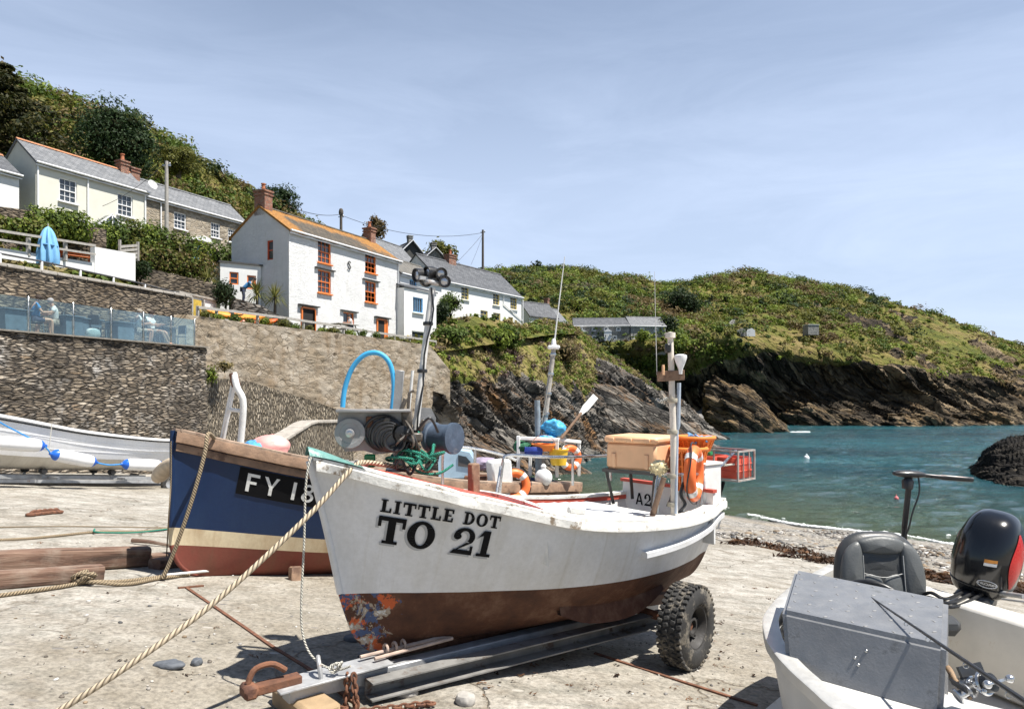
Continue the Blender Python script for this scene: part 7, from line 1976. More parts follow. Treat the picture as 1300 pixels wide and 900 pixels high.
def bucket(lb, M, r0, r1, h, m, nm='bucket'):
    root = thing(nm, lb, nm, M); mb = MB(M); mb.lathe([(0, 0), (r0, 0), (r1, h), (r1 + .012, h), (r1 + .012, h + .02), (r1 - .012, h + .02), (r0 - .012, .02), (0, .02)], seg=24); mb.build('shell', m, root)
    mb = MB(M); mb.tube([(r1 * math.cos(a), .02, h - .01 + r1 * .9 * math.sin(a)) for a in np.linspace(0, math.pi, 14)], .006, 5); mb.build('handle', STEEL, root); return root
YEL = paint('bucket_yellow', (.80, .50, .03), .4, .12)
bucket('yellow bucket hanging at the stern frame of the blue boat', Matrix.Translation(at(709, 590, 11.85)), .13, .17, .26, YEL)
bucket('orange tub beside the blue crate on the stern frame', Matrix.Translation(at(690, 572, 11.8)), .16, .2, .10, BASK, 'tub')
M_ = Matrix.Translation(at(677, 579, 11.75)); bx = thing('crate', 'dark blue plastic crate on the blue boat stern frame', 'crate', M_); box_open(M_, .30, .26, .17).build('shell', paint('crate_blue', (.03, .06, .32), .5), bx); mb = MB(M_); mb.box((0, 0, .1), (.312, .272, .02)); mb.build('rib', paint('crate_blue', (.03, .06, .32), .5), bx)
c = at(665, 568, 11.9); lumpy('net_heap', 'small dark green net heap at the left of the stern frame', 'net', c, (.15, .13, .11), paint('net_green', (.03, .14, .07), .9, .4, 20, .8, 60), 23, .5)
lifering('orange ring lifebuoy hanging upright at the right end of the stern frame', Matrix.Translation(at(724, 581, 12.0)) @ Matrix.Rotation(math.radians(85), 4, 'X') @ Matrix.Rotation(.5, 4, 'Y'), .17, .06)
for k, (px, py, r_, lb) in enumerate(((690, 606, .15, 'white round float nearest the lattice mast foot'),)):
    mb = MB(); c = at(px, py, 11.6); mb.ball(c, r_, 18, 12); mb.lathe([(.04, 0), (.05, .05), (.02, .09)], Matrix.Translation(c + V((0, 0, r_ * .95))), 10); tag(mb.build('float', paint('white_float', (.74, .75, .74), .4) if k == 0 else paint('pale_green_float', (.35, .6, .5), .4)), lb, 'float')

WA = V((.465, .885, -.118)).normalized(); gbz = CH - (1.94 + .095 * -13.97 + .09 * 14.65)
WMx = frame((-13.97, 14.65, gbz), WA)
wbt = thing('open_boat', 'white clinker style open boat on a low trailer under the dark wall', 'boat', WMx)
H3 = Hull(WMx, 7.2, [(0, .9), (.25, .5), (.5, .32), (.75, .12), (1, 0)], .15, [(0, 2.0), (1, 1.82), (2.2, 1.66), (4, 1.43), (6, 1.34), (7.2, 1.36)], [(0, .85), (3, .72), (7.2, .74)], [(0, .52), (1, .42), (4, .38), (7.2, .45)],
          [(0, .03), (.08, .3), (.2, .58), (.4, .84), (.65, .88), (.85, .78), (1, .62)], [(0, .02), (.08, .17), (.2, .38), (.4, .64), (.65, .7), (.85, .6), (1, .42)])
GEL = boat_paint('white_gelcoat', (.82, .82, .82), (.62, .60, .55), .25, .25)
GELB = boat_paint('cream_gelcoat', (.66, .62, .54), (.42, .37, .3), .4, .5)
merge(H3.skin(.5, 1, 50, 10), H3.transom(.5, 1)).build('hull', GEL, wbt, 60)
merge(H3.skin(0, .5, 50, 10), H3.transom(0, .5)).build('bottom', GELB, wbt, 60)
for sd in (-1, 1):
    for v, off, w_, h_, m in ((1, .03, .08, .07, GEL), (.955, .012, .035, .035, BLACKP), (.82, .0, .012, .012, GEL), (.64, .0, .012, .012, GEL)):
        ln = H3.line(v, sd, 50, .004, 1, off); ribbon(WMx, ln if sd < 0 else ln[::-1], w_, h_).build('strake', m, wbt)
mb = MB(WMx); a = H3.line(1, -1, 30, .02, .99, -.06, -.35); mb.grid([a, [V((p.x, -p.y, p.z)) for p in a]], flip=True); mb.build('sole', GEL, wbt)
for x in (2.6, 4.4, 6.1):
    b_ = H3.sm(H3.bst, x / 7.2) - .05; mb = MB(WMx); mb.box((x, 0, H3.sheer(x) - .16), (.28, 2 * b_, .04), bev=.01); mb.build('thwart', GEL, wbt)
mb = MB(WMx); mb.tube([(.06, 0, 2.0), (.2, 0, 1.2), (.34, 0, .85), (.9, 0, .5)], .03, 8); mb.build('stem', GEL, wbt)
wtr = thing('boat_trailer', 'long low galvanised trailer under the white open boat', 'trailer', WMx)
for y in (-.45, .45): mb = MB(WMx); mb.bar((-.8, y * .3, .2), (6.8, y, .2), .08, .1); mb.build('rail', GALV, wtr)
mb = MB(WMx); mb.bar((-.6, -.75, .12), (7, -.75, .12), .05, .08)
for x in (1.8, 3.6, 5.4): mb.bar((x, -.8, .19), (x, .8, .19), .07, .07)
mb.build('cross_member', GALV, wtr)
for x in (1.6, 3.4, 5.2):
    for sd in (-1, 1):
        mb = MB(WMx @ Matrix.Translation((x, sd * .42, .36)) @ Matrix.Rotation(math.pi / 2, 4, 'X')); mb.lathe([(.0, -.09), (.07, -.09), (.08, -.04), (.04, 0), (.08, .04), (.07, .09), (.0, .09)], seg=14); mb.build('keel_roller', BLACKP, wtr)
        mb = MB(WMx); mb.bar((x, sd * .42, .2), (x, sd * .42, .42), .05, .05); mb.build('upright', GALV, wtr)
for sd in (-1, 1):
    for x in (6.7,):
        Mw = WMx @ Matrix.Translation((x, sd * .82, .06)) @ Matrix.Rotation(math.pi / 2, 4, 'X'); mb = MB(Mw); mb.lathe([(.12, -.06), (.16, -.07), (.22, -.05), (.225, .05), (.16, .07), (.12, .06)], seg=28, caps=False); wo = mb.build('wheel', RUBBER, wtr)
        mb = MB(Mw); mb.lathe([(0, -.03), (.12, -.04), (.125, .05), (0, .03)], seg=20); mb.build('rim', GALV, wo)
BLUEF = paint('fender_blue', (.015, .12, .55), .35, .1); WHF = paint('fender_white', (.74, .74, .745), .35, .08, 4, .1)
def fender(lb, p, q, r):
    root = thing('fender', lb, 'fender', p, 'white fenders hung along the open boat'); A_ = along(p, q); L4 = (q - p).length
    mb = MB(A_); mb.lathe([(r * .86, L4 * .11), (r * .98, L4 * .18), (r, L4 * .3), (r, L4 * .7), (r * .98, L4 * .82), (r * .86, L4 * .89)], seg=24); mb.build('body', WHF, root)
    for z0, s in ((0, 1), (L4, -1)):
        mb = MB(A_ @ Matrix.Translation((0, 0, z0)) @ (Matrix() if s > 0 else Matrix.Rotation(math.pi, 4, 'X'))); mb.lathe([(.0, -.04), (r * .22, -.04), (r * .26, .0), (r * .5, L4 * .025), (r * .78, L4 * .07), (r * .87, L4 * .112), (.0, L4 * .112)], seg=24); mb.build('end_cap', BLUEF, root)
fq = [(at(-14, 561, 15.75), at(57, 566, 16.8)), (at(65, 576, 16.9), at(122, 587, 17.9)), (at(155, 589, 18.6), at(207, 591, 19.5))]
for (p, q), lb in zip(fq, ('white fender with blue ends cut by the left edge', 'white fender with blue ends in the middle of the three', 'white fender with blue ends nearest the blue boat bow')): fender(lb, p, q, .165)
mb = MB(); mb.tube(smooth_pts([at(-40, 505, 15.3), at(-5, 533, 15.8), at(36, 555, 16.5), at(57, 567, 16.75), at(65, 577, 16.9)], 24), .018, 6); tag(mb.build('rope', paint('rope_blue', (.03, .25, .60), .8, .3, 30)), 'blue rope from the open boat rail to its first fenders', 'rope'); mb = MB(); mb.tube(smooth_pts([at(122, 587, 17.9), at(138, 590, 18.2), at(155, 589, 18.6)], 10), .018, 6)
RBL = paint('rope_blue', (.03, .25, .60), .8, .3, 30)
tag(mb.build('rope', RBL), 'short blue rope between the middle fender and the one by the blue boat', 'rope')
mb = MB(); mb.tube([at(62, 572, 16.85), at(66, 538, 16.95)], .012, 5); tag(mb.build('rope', ROPE_W), 'thin white lanyard holding the middle fender to the open boat', 'rope')
mb = MB(); a, b = at(200, 606, 10.2), at(222, 586, 9.6); mb.tube(smooth_pts([a, a.lerp(b, .5) + V((0, 0, .02)), b], 8), [.09, .11, .12, .12, .11, .10, .09, .06], 12); tag(mb.build('fender', paint('dirty_beige', (.55, .45, .33), .85, .25, 8, .5)), 'worn beige rope fender hanging off the blue boat bow', 'fender')

AA = V((-.68, -.733, 0)).normalized(); KB = 1.45                     # overall size of the small boat
AM = frame((2.74 * KB, 3.91 * KB, CH - 1.15 * KB), AA) @ Matrix.Scale(KB, 4)      # x to the bow, y to its port side as drawn right
AI = AM.inverted(); al = thing('motor_boat', 'small pale motor boat with grey console, padded seat and black outboard', 'boat', Matrix.Translation((2.5 * KB, 3.6 * KB, CH - 2.65)))
hb = [(0, .85), (.45, .85), (.87, .82), (1.32, .735), (1.63, .59), (1.85, .42), (2.1, .18), (2.22, .015)]
def rim(x): k = np.interp(x, [h[0] for h in hb], np.arange(len(hb))); return max(float(cr(np.array([[h[1]] for h in hb]), [k])[0, 0]), .01)
PALE = paint('pale_grey_gelcoat', (.50, .50, .49), .45, .1, 4, .2, 40, dirt=(.42, .37, .30), dirt_amt=.36)
SAND = paint('sandy_white_gelcoat', (.66, .63, .57), .5, .12, 3, .2, 30, dirt=(.5, .42, .32), dirt_amt=.4)
xs_ = np.concatenate([np.linspace(0, 1.6, 20), np.linspace(1.65, 2.22, 16)])
mb = MB(AM)
for sd in (-1, 1):
    P = [[V((x - 0.0 * k, sd * rim(x) * k, z)) for x in xs_] for k, z in ((1, 0), (.985, -.12), (.93, -.3), (.8, -.5), (.45, -.62), (.02, -.68))]
    mb.grid(P, 0, lambda i, j: (j * .1, i * .12), flip=(sd < 0))
mb.grid([[V((0, y * k, z)) for y in np.linspace(-.85, .85, 9)] for k, z in ((1, -.12), (.93, -.3), (.8, -.5), (.3, -.64))], flip=False)
mb.build('hull', PALE, al, 50)
for sd in (-1, 1):
    ln = [V((x, sd * rim(x), .0)) for x in xs_]; ribbon(AM, ln[::-1] if sd > 0 else ln, .075, .055).build('gunwale', paint('silvery_rim', (.56, .55, .52), .4, .12, 8, .2, 40, .3), al)
mb = MB(AM); xx = xs_[xs_ > 1.55]; mb.grid([[V((x, -rim(x) + .02, -.03)) for x in xx], [V((x, rim(x) - .02, -.03)) for x in xx]], flip=True); mb.build('foredeck', PALE, al)
mb = MB(AM); mb.grid([[V((x, -.74, -.42)) for x in (0.02, .8, 1.6)], [V((x, .74, -.42)) for x in (0.02, .8, 1.6)]], flip=True); mb.build('sole', SAND, al)
mb = MB(AM)
for sd in (-1, 1): mb.grid([[V((x, sd * (rim(x) - .05), -.01)) for x in xs_[:20]], [V((x, sd * (rim(x) - .07), -.42)) for x in xs_[:20]]], flip=(sd > 0))
mb.build('side_lining', SAND, al)
aL = lambda px, py, Y: AI @ at(px, py, Y * KB)
p0, p1 = V((.10, -.62, 0)), V((.84, .80, 0)); dl = (p1 - p0).normalized(); nl = V((-dl.y, dl.x, 0))
MLk = AM @ frame(p0, dl); Ll = (p1 - p0).length
mb = MB(MLk); mb.box((Ll / 2, .1, -.20), (Ll, .18, .41), bev=.015); mb.build('aft_locker', SAND, al)
f0, f1, b0, b1 = aL(992, 775, 3.0), aL(1202, 821, 2.566), aL(1009, 730, 3.58), aL(1204, 775, 3.05)
for p in (f0, f1, b0, b1): p.z = .20
b0.z = b1.z = .235; 
def con(poly_top, z0, grow=0): pass
low = [V((f0.x + .07, f0.y + .05, -.028)), V((f1.x + .07, f1.y - .0, -.028)), V((b1.x, b1.y, -.42)), V((b0.x, b0.y + .03, -.42))]
mb = MB(AM); top = [f0, f1, b1, b0]
mb.add([*top, *low], [(0, 1, 2, 3), (1, 0, 4, 5), (2, 1, 5, 6), (3, 2, 6, 7), (0, 3, 7, 4)], 0, [[(0, 0), (1, 0), (1, 1), (0, 1)]] * 5)
import bmesh
cons = mb.build('console', paint('tread_grey', (.215, .22, .23), .42, .16, 5, .25, 60, .3, dirt=(.15, .155, .16), dirt_amt=.4, dscale=5), al, 0)
bm = bmesh.new(); bm.from_mesh(cons.data); bmesh.ops.bevel(bm, geom=list(bm.edges), offset=.028, segments=4, affect='EDGES', clamp_overlap=True); bm.to_mesh(cons.data); bm.free()
mb = MB(AM)
for i in range(8):
    for j in range(6):
        s_, t_ = (i + .5 + R.uniform(-.2, .2)) / 8, (j + .5 + R.uniform(-.2, .2)) / 6
        p = (f0.lerp(f1, s_)).lerp(b0.lerp(b1, s_), t_) + V((0, 0, .001)); mb.box((0, 0, 0), (.018, .006, .003), Matrix.Translation(p) @ Matrix.Rotation(.8 if (i + j) % 2 else -.8, 4, 'Z'), .0015)
tag(mb.build('tread_pattern', ALU, cons), kind='stuff')
mb = MB(AM)
for s_, t_ in ((.55, .35), (.5, .6), (.48, .5)):
    p = (f0.lerp(f1, s_)).lerp(low[0].lerp(low[1], s_), t_); mb = MB(AM); mb.ball(p, .007, 8, 6); mb.build('rivet', STEEL, cons)
sw = AM @ Matrix.Translation(aL(1112, 772, 3.62)) @ Matrix.Rotation(math.radians(-62), 4, 'Y')
mb = MB(sw); mb.torus(Matrix(), .17, .017, 36, 10)
for k in range(3): a = 2.09 * k + .5; mb.bar((0, 0, -.02), (.165 * math.cos(a), .165 * math.sin(a), 0), .022, .014)
mb.lathe([(.0, -.08), (.03, -.08), (.045, -.02), (.03, .01), (0, .012)], seg=16); mb.build('steering_wheel', BLACKP, al)
VIN = paint('grey_vinyl', (.10, .105, .105), .42, .12, 4, .25, 60); VINd = paint('dark_grey_vinyl', (.045, .047, .048), .45, .12, 4, .2, 60)
SM = Matrix.Translation(at(1117, 768, 3.86 * KB)) @ Matrix.Rotation(math.radians(-92), 4, 'Z') @ Matrix.Rotation(math.radians(-9), 4, 'Y') @ Matrix.Scale(KB, 4)
def cushion(M, outline, th, puff, m, name, par, n=12):
    """padded panel: outline in (y, z), x = thickness towards the front"""
    c = np.mean(outline, 0); mbq = MB(M); rows = []
    ol = smooth_pts([(0, *o) for o in outline] + [(0, *outline[0])], 48)[:-1]
    for k in range(n + 1):
        f = k / n; sc_ = math.sin(f * math.pi) ** .35 if 0 < f < 1 else 0.0
        rows.append([V((-th / 2 + th * (.5 - .5 * math.cos(f * math.pi)) + (puff * (1 - sc_) if f > .5 else -puff * (1 - sc_)), c[0] + (o.y - c[0]) * (.0 + sc_), c[1] + (o.z - c[1]) * sc_)) for o in ol])
    rows = [r + [r[0]] for r in rows]
    mbq.grid(rows); return mbq.build(name, m, par, 80)
ol = [(-.16, .0), (-.235, .03), (-.245, .16), (-.215, .31), (-.13, .395), (0, .41), (.13, .395), (.215, .31), (.245, .16), (.235, .03), (.16, .0)]
back = cushion(SM, ol, .12, .006, VINd, 'seat', al)
for sd in (-1, 1):
    cushion(SM @ Matrix.Translation((.055, 0, 0)), [(sd * .225, .05), (sd * .232, .17), (sd * .2, .30), (sd * .125, .355), (sd * .105, .28), (sd * .115, .06), (sd * .17, .03)], .055, .012, VIN, 'side_bolster', back)
cushion(SM @ Matrix.Translation((.055, 0, 0)), [(-.11, .295), (-.12, .36), (0, .39), (.12, .36), (.11, .295), (0, .285)], .055, .012, VIN, 'top_bolster', back)
cushion(SM @ Matrix.Translation((.048, 0, 0)), [(-.1, .19), (-.1, .275), (0, .28), (.1, .275), (.1, .19), (0, .17)], .03, .006, VINd, 'upper_panel', back)
for sd in (-1, 1): cushion(SM @ Matrix.Translation((.05, 0, 0)), [(sd * .005, .03), (sd * .005, .155), (sd * .105, .175), (sd * .108, .04)], .04, .008, VIN, 'lower_panel', back)
pp2 = MB(SM)
for y in (-.112, .112): pp2.tube([(.075, y, .05), (.08, y * .98, .28)], .0025, 5)
pp2.tube(smooth_pts([(.072, -.11, .182), (.078, 0, .16), (.072, .11, .182)], 10), .0025, 5); pp2.build('piping', paint('pale_stitching', (.45, .45, .43), .7), back)
mb = MB(SM); mb.box((.18, 0, -.05), (.42, .46, .1), bev=.035); mb.build('seat_base', VINd, back); mb = MB(SM); mb.tube([(.15, 0, -.1), (.15, 0, -.42)], .04, 12); mb.build('pedestal', ALU, back)
tmo = at(1147, 720, 4.25 * KB); mb = MB(); mb.tube([at(1146, 760, 4.25 * KB), at(1148, 672, 4.22 * KB), at(1155, 606, 4.2 * KB)], .024, 12); tmr = mb.build('trolling_motor', BLACKP, al)
hd = at(1153, 602, 4.2 * KB); MH = Matrix.Translation(hd) @ Matrix.Rotation(math.radians(3), 4, 'Y') @ Matrix.Scale(KB, 4); mb = MB(MH)
rows = []
for t_, ry, rz in ((-.092, .004, .004), (-.088, .02, .012), (-.06, .036, .022), (0, .04, .027), (.06, .036, .024), (.095, .026, .017), (.1, .004, .004)): rows.append([V((t_, ry * math.cos(a), rz * math.sin(a) * (1 if math.sin(a) > 0 else .8))) for a in np.linspace(0, 2 * math.pi, 17)])
mb.grid(rows); mb.build('head', BLACKP, tmr)
mb = MB(MH); mb.tube([(.09, 0, .0), (.2, 0, -.006), (.21, 0, -.006), (.395, 0, -.012)], [.013, .013, .018, .016], 12); mb.build('tiller', BLACKP, tmr)
mb = MB(MH); mb.lathe([(.03, -.07), (.034, -.02), (.02, .0)], Matrix.Translation((.0, 0, -.02)), 14); mb.build('collar', BLACKP, tmr)
mb = MB(); mb.tube(smooth_pts([at(1166, 606, 4.18 * KB), at(1167, 625, 4.17 * KB), at(1158, 652, 4.17 * KB), at(1153, 672, 4.18 * KB), at(1143, 690, 4.2 * KB)], 20), .008, 6); mb.build('cord', BLACKP, tmr)
OM = Matrix.Translation(at(1246, 742, 4.02 * KB)) @ Matrix.Rotation(math.radians(225), 4, 'Z') @ Matrix.Rotation(math.radians(-10), 4, 'X') @ Matrix.Rotation(math.radians(5), 4, 'Y') @ Matrix.Scale(KB * .92, 4)   # x forward (to the bow), y to its port
OBK = NT('outboard_black').fin((.008, .009, .011), .16, spec=.6); OBR = paint('outboard_red', (.45, .012, .012), .25, .1)
def sup(a, b, t_, e=2.6): c_, s_ = math.cos(t_), math.sin(t_); return (a * math.copysign(abs(c_) ** (2 / e), c_), b * math.copysign(abs(s_) ** (2 / e), s_))
prof = [(-.03, .14, .125, .02), (.0, .185, .155, .0), (.08, .215, .175, -.01), (.2, .225, .180, -.02), (.32, .205, .165, -.035), (.41, .165, .135, -.05), (.455, .115, .1, -.06), (.475, .05, .05, -.065), (.478, .002, .002, -.065)]
zz = np.linspace(0, len(prof) - 1, 40); PR = cr(np.array(prof), zz)
mb = MB(OM); rows = [[V((r[3] + sup(r[1], r[2], a)[0], sup(r[1], r[2], a)[1], r[0])) for a in np.linspace(0, 2 * math.pi, 49)] for r in PR]
mb.grid(rows); ob = mb.build('outboard', OBK, al, 60)
mb = MB(OM); pr2 = [r for r in PR if .055 < r[0] < .40]
for sd in (1, -1):
    rows = []
    for r in pr2:
        f = (r[0] - .055) / .345; w0 = .35 * math.sin(math.pi * min(f * 1.0, 1)) + .02
        c0_ = (1.05 if sd > 0 else 1.6) + .25 * f
        rows.append([V((r[3] + sup(r[1] + .004, r[2] + .004, sd * a)[0], sup(r[1] + .004, r[2] + .004, sd * a)[1], r[0])) for a in np.linspace(c0_ - w0, c0_ + w0, 8)])
    mb.grid(rows, flip=(sd < 0))
    mb.build('red_flash', OBR, ob); mb = MB(OM)
mb = MB(OM); r0 = [r for r in PR if abs(r[0] - .185) < .008][0]
seam = [V((r0[3] + sup(r0[1] + .001, r0[2] + .001, a)[0], sup(r0[1] + .001, r0[2] + .001, a)[1], .035)) for a in np.linspace(0, 2 * math.pi, 40)[:-1]]
mb.tube([V((.0 + sup(.204, .168, a)[0], sup(.204, .168, a)[1], .045)) for a in np.linspace(0, 2 * math.pi, 49)[:-1]], .004, 6, closed=True); mb.build('seam', BLACKP, ob)
def on_cowl(y, z, off=.003):
    r = PR[np.argmin(abs(PR[:, 0] - z))]; yy = max(min(y / r[2], .99), -.99); x = r[1] * (1 - abs(yy) ** 2.6) ** (1 / 2.6); return V((r[3] + x + off, y, z))
lab = [[on_cowl(y, z + (y) * .1) for y in np.linspace(.085, .02, 6)] for z in (.215, .235)]
mb = MB(OM); mb.grid(lab); mb.build('warning_label', paint('label_orange', (.75, .30, .05), .5), ob)
lab = [[on_cowl(y, z + (y) * .1) for y in np.linspace(.085, .02, 6)] for z in (.195, .214)]
mb = MB(OM); mb.grid(lab); mb.build('label_text_panel', paint('label_white', (.75, .75, .75), .5), ob)
mb = MB(OM); mb.tube([on_cowl(.055 + .05 * math.cos(a), .085 + .022 * math.sin(a)) for a in np.linspace(0, 2 * math.pi, 30)[:-1]], .0022, 5, closed=True)
cu_ = bpy.data.curves.new('t', 'FONT'); cu_.body = 'MERCURY'; cu_.size = .021; cu_.align_x = 'CENTER'; cu_.align_y = 'CENTER'
to = bpy.data.objects.new('t', cu_); COL.objects.link(to); bpy.context.view_layer.update(); tm_ = to.to_mesh()
mb.add([on_cowl(.055 - v.co.x, .085 + v.co.y * .9, .0045) for v in tm_.vertices], [list(p.vertices) for p in tm_.polygons]); to.to_mesh_clear(); bpy.data.objects.remove(to); bpy.data.curves.remove(cu_)
mb.build('emblem', paint('emblem_white', (.75, .75, .75), .5), ob)
mb = MB(OM); mb.box((.12, 0, -.06), (.26, .2, .12), bev=.03); mb.box((.2, .09, -.12), (.1, .04, .16), bev=.01); mb.box((.2, -.09, -.12), (.1, .04, .16), bev=.01); mb.tube([(.02, 0, -.02), (.0, 0, -.75)], .06, 12); mb.box((-.02, 0, -.7), (.26, .02, .2), bev=.005); mb.build('bracket', BLACKP, ob)
for k in range(3):
    mb = MB(); mb.tube(smooth_pts([at(1222 + 14 * k, 752, 3.9 * KB), at(1200 + 6 * k, 760 + 5 * k, 3.7 * KB), at(1180 - 4 * k, 752 + 6 * k, 3.75 * KB), at(1160, 762 + 8 * k, 3.85 * KB)], 20), .014, 8); mb.build('control_cable', BLACKP, ob)
mb = MB(); mb.tube([at(1268, 752, 3.85 * KB), at(1300, 757, 3.7 * KB)], .02, 10); mb.tube([at(1272, 760, 3.8 * KB), at(1302, 764, 3.66 * KB)], .008, 8); mb.build('tilt_rod', GALV, ob)
rd = thing('fishing_rod', 'long black fishing rod lying across the grey console', 'fishing rod', at(1180, 812, 2.75 * KB))
ra, rb = at(1094, 750, 3.24 * KB), at(1325, 906, 1.86 * KB); rod = lambda t_: ra.lerp(rb, t_) + V((0, 0, -.0 * t_))
mb = MB(); mb.tube([rod(t_) for t_ in np.linspace(0, 1, 12)], [.004 + .009 * t_ for t_ in np.linspace(0, 1, 12)], 8); mb.build('blank', BLACKP, rd)
for t_, r_ in ((.02, .006), (.2, .010), (.36, .011), (.5, .012), (.7, .013), (.88, .014)):
    p = rod(t_); mb = MB(along(p - V((0, 0, r_ + .006)), p - V((0, 0, r_ + .006)) + (rb - ra))); mb.torus(Matrix(), r_, .0022, 16, 6); mb.lathe([(.005, -.012), (.005, .012)], Matrix.Translation((0, r_ + .006, 0)), 8); mb.build('guide_ring', STEEL, rd)
mb = MB(); p = rod(.22); mb.tube(smooth_pts([p, at(1130, 785, 3.05 * KB), at(1138, 796, 3.0 * KB)], 8), .0012, 4); mb.box(at(1138, 798, 3.0 * KB), (.008, .008, .02), bev=.002); mb.build('hook_line', STEEL, rd)
CHROME = paint('reel_chrome', (.6, .6, .6), .25, .15, 10, .1, 40, .9)
def reel(lb, M, s):
    root = thing('fishing_reel', lb, 'reel', M)
    mb = MB(M); mb.lathe([(.0, -.03 * s), (.032 * s, -.03 * s), (.035 * s, -.024 * s), (.02 * s, -.018 * s), (.02 * s, .018 * s), (.035 * s, .024 * s), (.032 * s, .03 * s), (.0, .03 * s)], seg=24); mb.build('spool', CHROME, root)
    mb = MB(M); mb.lathe([(.0, .03 * s), (.028 * s, .032 * s), (.026 * s, .05 * s), (.0, .054 * s)], seg=20); mb.build('side_plate', BLACKP, root)
    mb = MB(M); mb.bar((-.05 * s, 0, .06 * s), (.05 * s, 0, .06 * s), .008 * s, .012 * s, .002); mb.ball((.05 * s, 0, .07 * s), .012 * s, 12, 8); mb.ball((-.05 * s, 0, .07 * s), .012 * s, 12, 8); mb.build('crank', CHROME, root)
    mb = MB(M); mb.bar((-.05 * s, .04 * s, 0), (.05 * s, .04 * s, 0), .03 * s, .008 * s); mb.build('foot', BLACKP, root)
Rm = lambda px, py, Y, a: Matrix.Translation(at(px, py, Y * KB)) @ Matrix.Rotation(a, 4, 'Z') @ Matrix.Rotation(1.1, 4, 'X')
reel('chrome multiplier reel with twin crank knobs beside the console', Rm(1240, 868, 2.5, .4), 1.8)
reel('smaller reel lying lower and left of the chrome multiplier reel', Rm(1222, 880, 2.46, 1.6), 1.15)
mb = MB(); mb.tube(smooth_pts([at(1203, 846, 2.62 * KB), at(1216, 868, 2.55 * KB), at(1232, 886, 2.45 * KB)], 10), [.013, .017, .017, .014, .014, .017, .017, .014, .012, .009], 10); tag(mb.build('rod_butt', paint('cork_mottled', (.30, .2, .12), .8, .4, 30, .4, dirt=(.05, .05, .05), dirt_amt=.45, dscale=30)), 'mottled rod grip lying beside the console bottom corner', 'rod grip')
def rope(lb, pts, r, m, n=None, seg=10, cat='rope'):
    mb = MB(); mb.tube(smooth_pts(pts, n or len(pts) * 10), r, seg); return mb.build('rope', m, label=lb, cat=cat)
rope('thick tan mooring rope running from the white boat bow down to the lower left', [at(548, 598, 5.95), at(500, 592, 5.72), at(465, 587, 5.42), at(448, 594, 5.26), at(400, 646, 5.02), at(330, 713, 4.74), at(258, 776, 4.5), at(170, 840, 4.25), at(81, 898, 4.08), gp(0, 950, .02), gp(-90, 985, .02)], .0195, ROPE_T, 140, 12)
rope('thin white rope hanging from the white boat stem to the trailer', [at(400, 574, 5.32), at(393, 586, 5.22), at(388, 620, 5.2), at(386, 690, 5.2), at(383, 750, 5.2), at(383, 795, 5.2), at(391, 825, 5.2), at(408, 843, 5.2), at(428, 850, 5.16), at(445, 845, 5.15)], .0085, ROPE_W, 90)
mb = MB(); k0 = at(424, 848, 5.15)
for i in range(3): mb.torus(Matrix.Translation(k0 + V((.02 * i, 0, .01 * i))) @ Matrix.Rotation(.8 + i, 4, 'X') @ Matrix.Rotation(.5 * i, 4, 'Y'), .032, .009, 18, 6)
tag(mb.build('rope_knot', ROPE_W), 'white rope knot tied at the trailer drawbar', 'knot')
rope('braided tan rope looping over the blue boat gunwale down to the timbers', [at(272, 556, 8.7), at(264, 551, 8.45), at(260, 575, 8.38), at(248, 620, 8.36), at(232, 670, 8.36), at(215, 715, 8.38), gp(206, 737, .04)], .024, ROPE_B, 80)
rope('thin dark line hanging at the blue boat stem', [at(217, 560, 8.38), at(217, 610, 8.4), at(214, 660, 8.4), gp(211, 712, .02)], .008, ROPE_B, 30)
rope('doubled tan rope lying on the concrete towards the left edge', [gp(212, 733, .025), gp(185, 737, .025), gp(150, 741, .025), gp(112, 743, .03), gp(70, 750, .025), gp(0, 760, .025), gp(-80, 770, .025)], .022, ROPE_B, 80)
rope('second tan rope beside the doubled one ending in a knot', [gp(240, 731, .025), gp(200, 737, .03), gp(160, 745, .025), gp(120, 746, .05), gp(105, 744, .05)], .022, ROPE_B, 50)
mb = MB(); kc = gp(108, 744, .07)
for i in range(6): mb.torus(Matrix.Translation(kc + V((R.uniform(-.06, .06), R.uniform(-.03, .03), .012 * i))) @ Matrix.Rotation(R.uniform(-.7, .7), 4, 'X') @ Matrix.Rotation(R.uniform(-.6, .6), 4, 'Y'), .075, .021, 20, 7)
tag(mb.build('rope_knot', ROPE_B), 'fat tan rope knot on the concrete below the timbers', 'knot')
rope('rope and line stretched across the concrete behind the timbers', [gp(-40, 688, .02), gp(40, 684, .02), gp(120, 676, .025), gp(175, 675, .02), gp(215, 671, .03)], .022, ROPE_B, 40)
rope('thin straight dark line on the concrete nearest the white open boat', [gp(-40, 669, .012), gp(90, 668, .012), gp(215, 669, .012)], .01, ROPE_B, 30)
rope('green rope end spliced to the line behind the timbers', [gp(120, 673, .03), gp(124, 678, .05), gp(170, 677, .03), gp(212, 672, .03)], .014, ROPE_G, 40)
chain([gp(38 + 3.4 * i, 656 - .3 * i, .03) for i in range(12)], .16, .03).build('chain', RUST, label='short rusty chain lying alone on the concrete at the left', cat='chain')


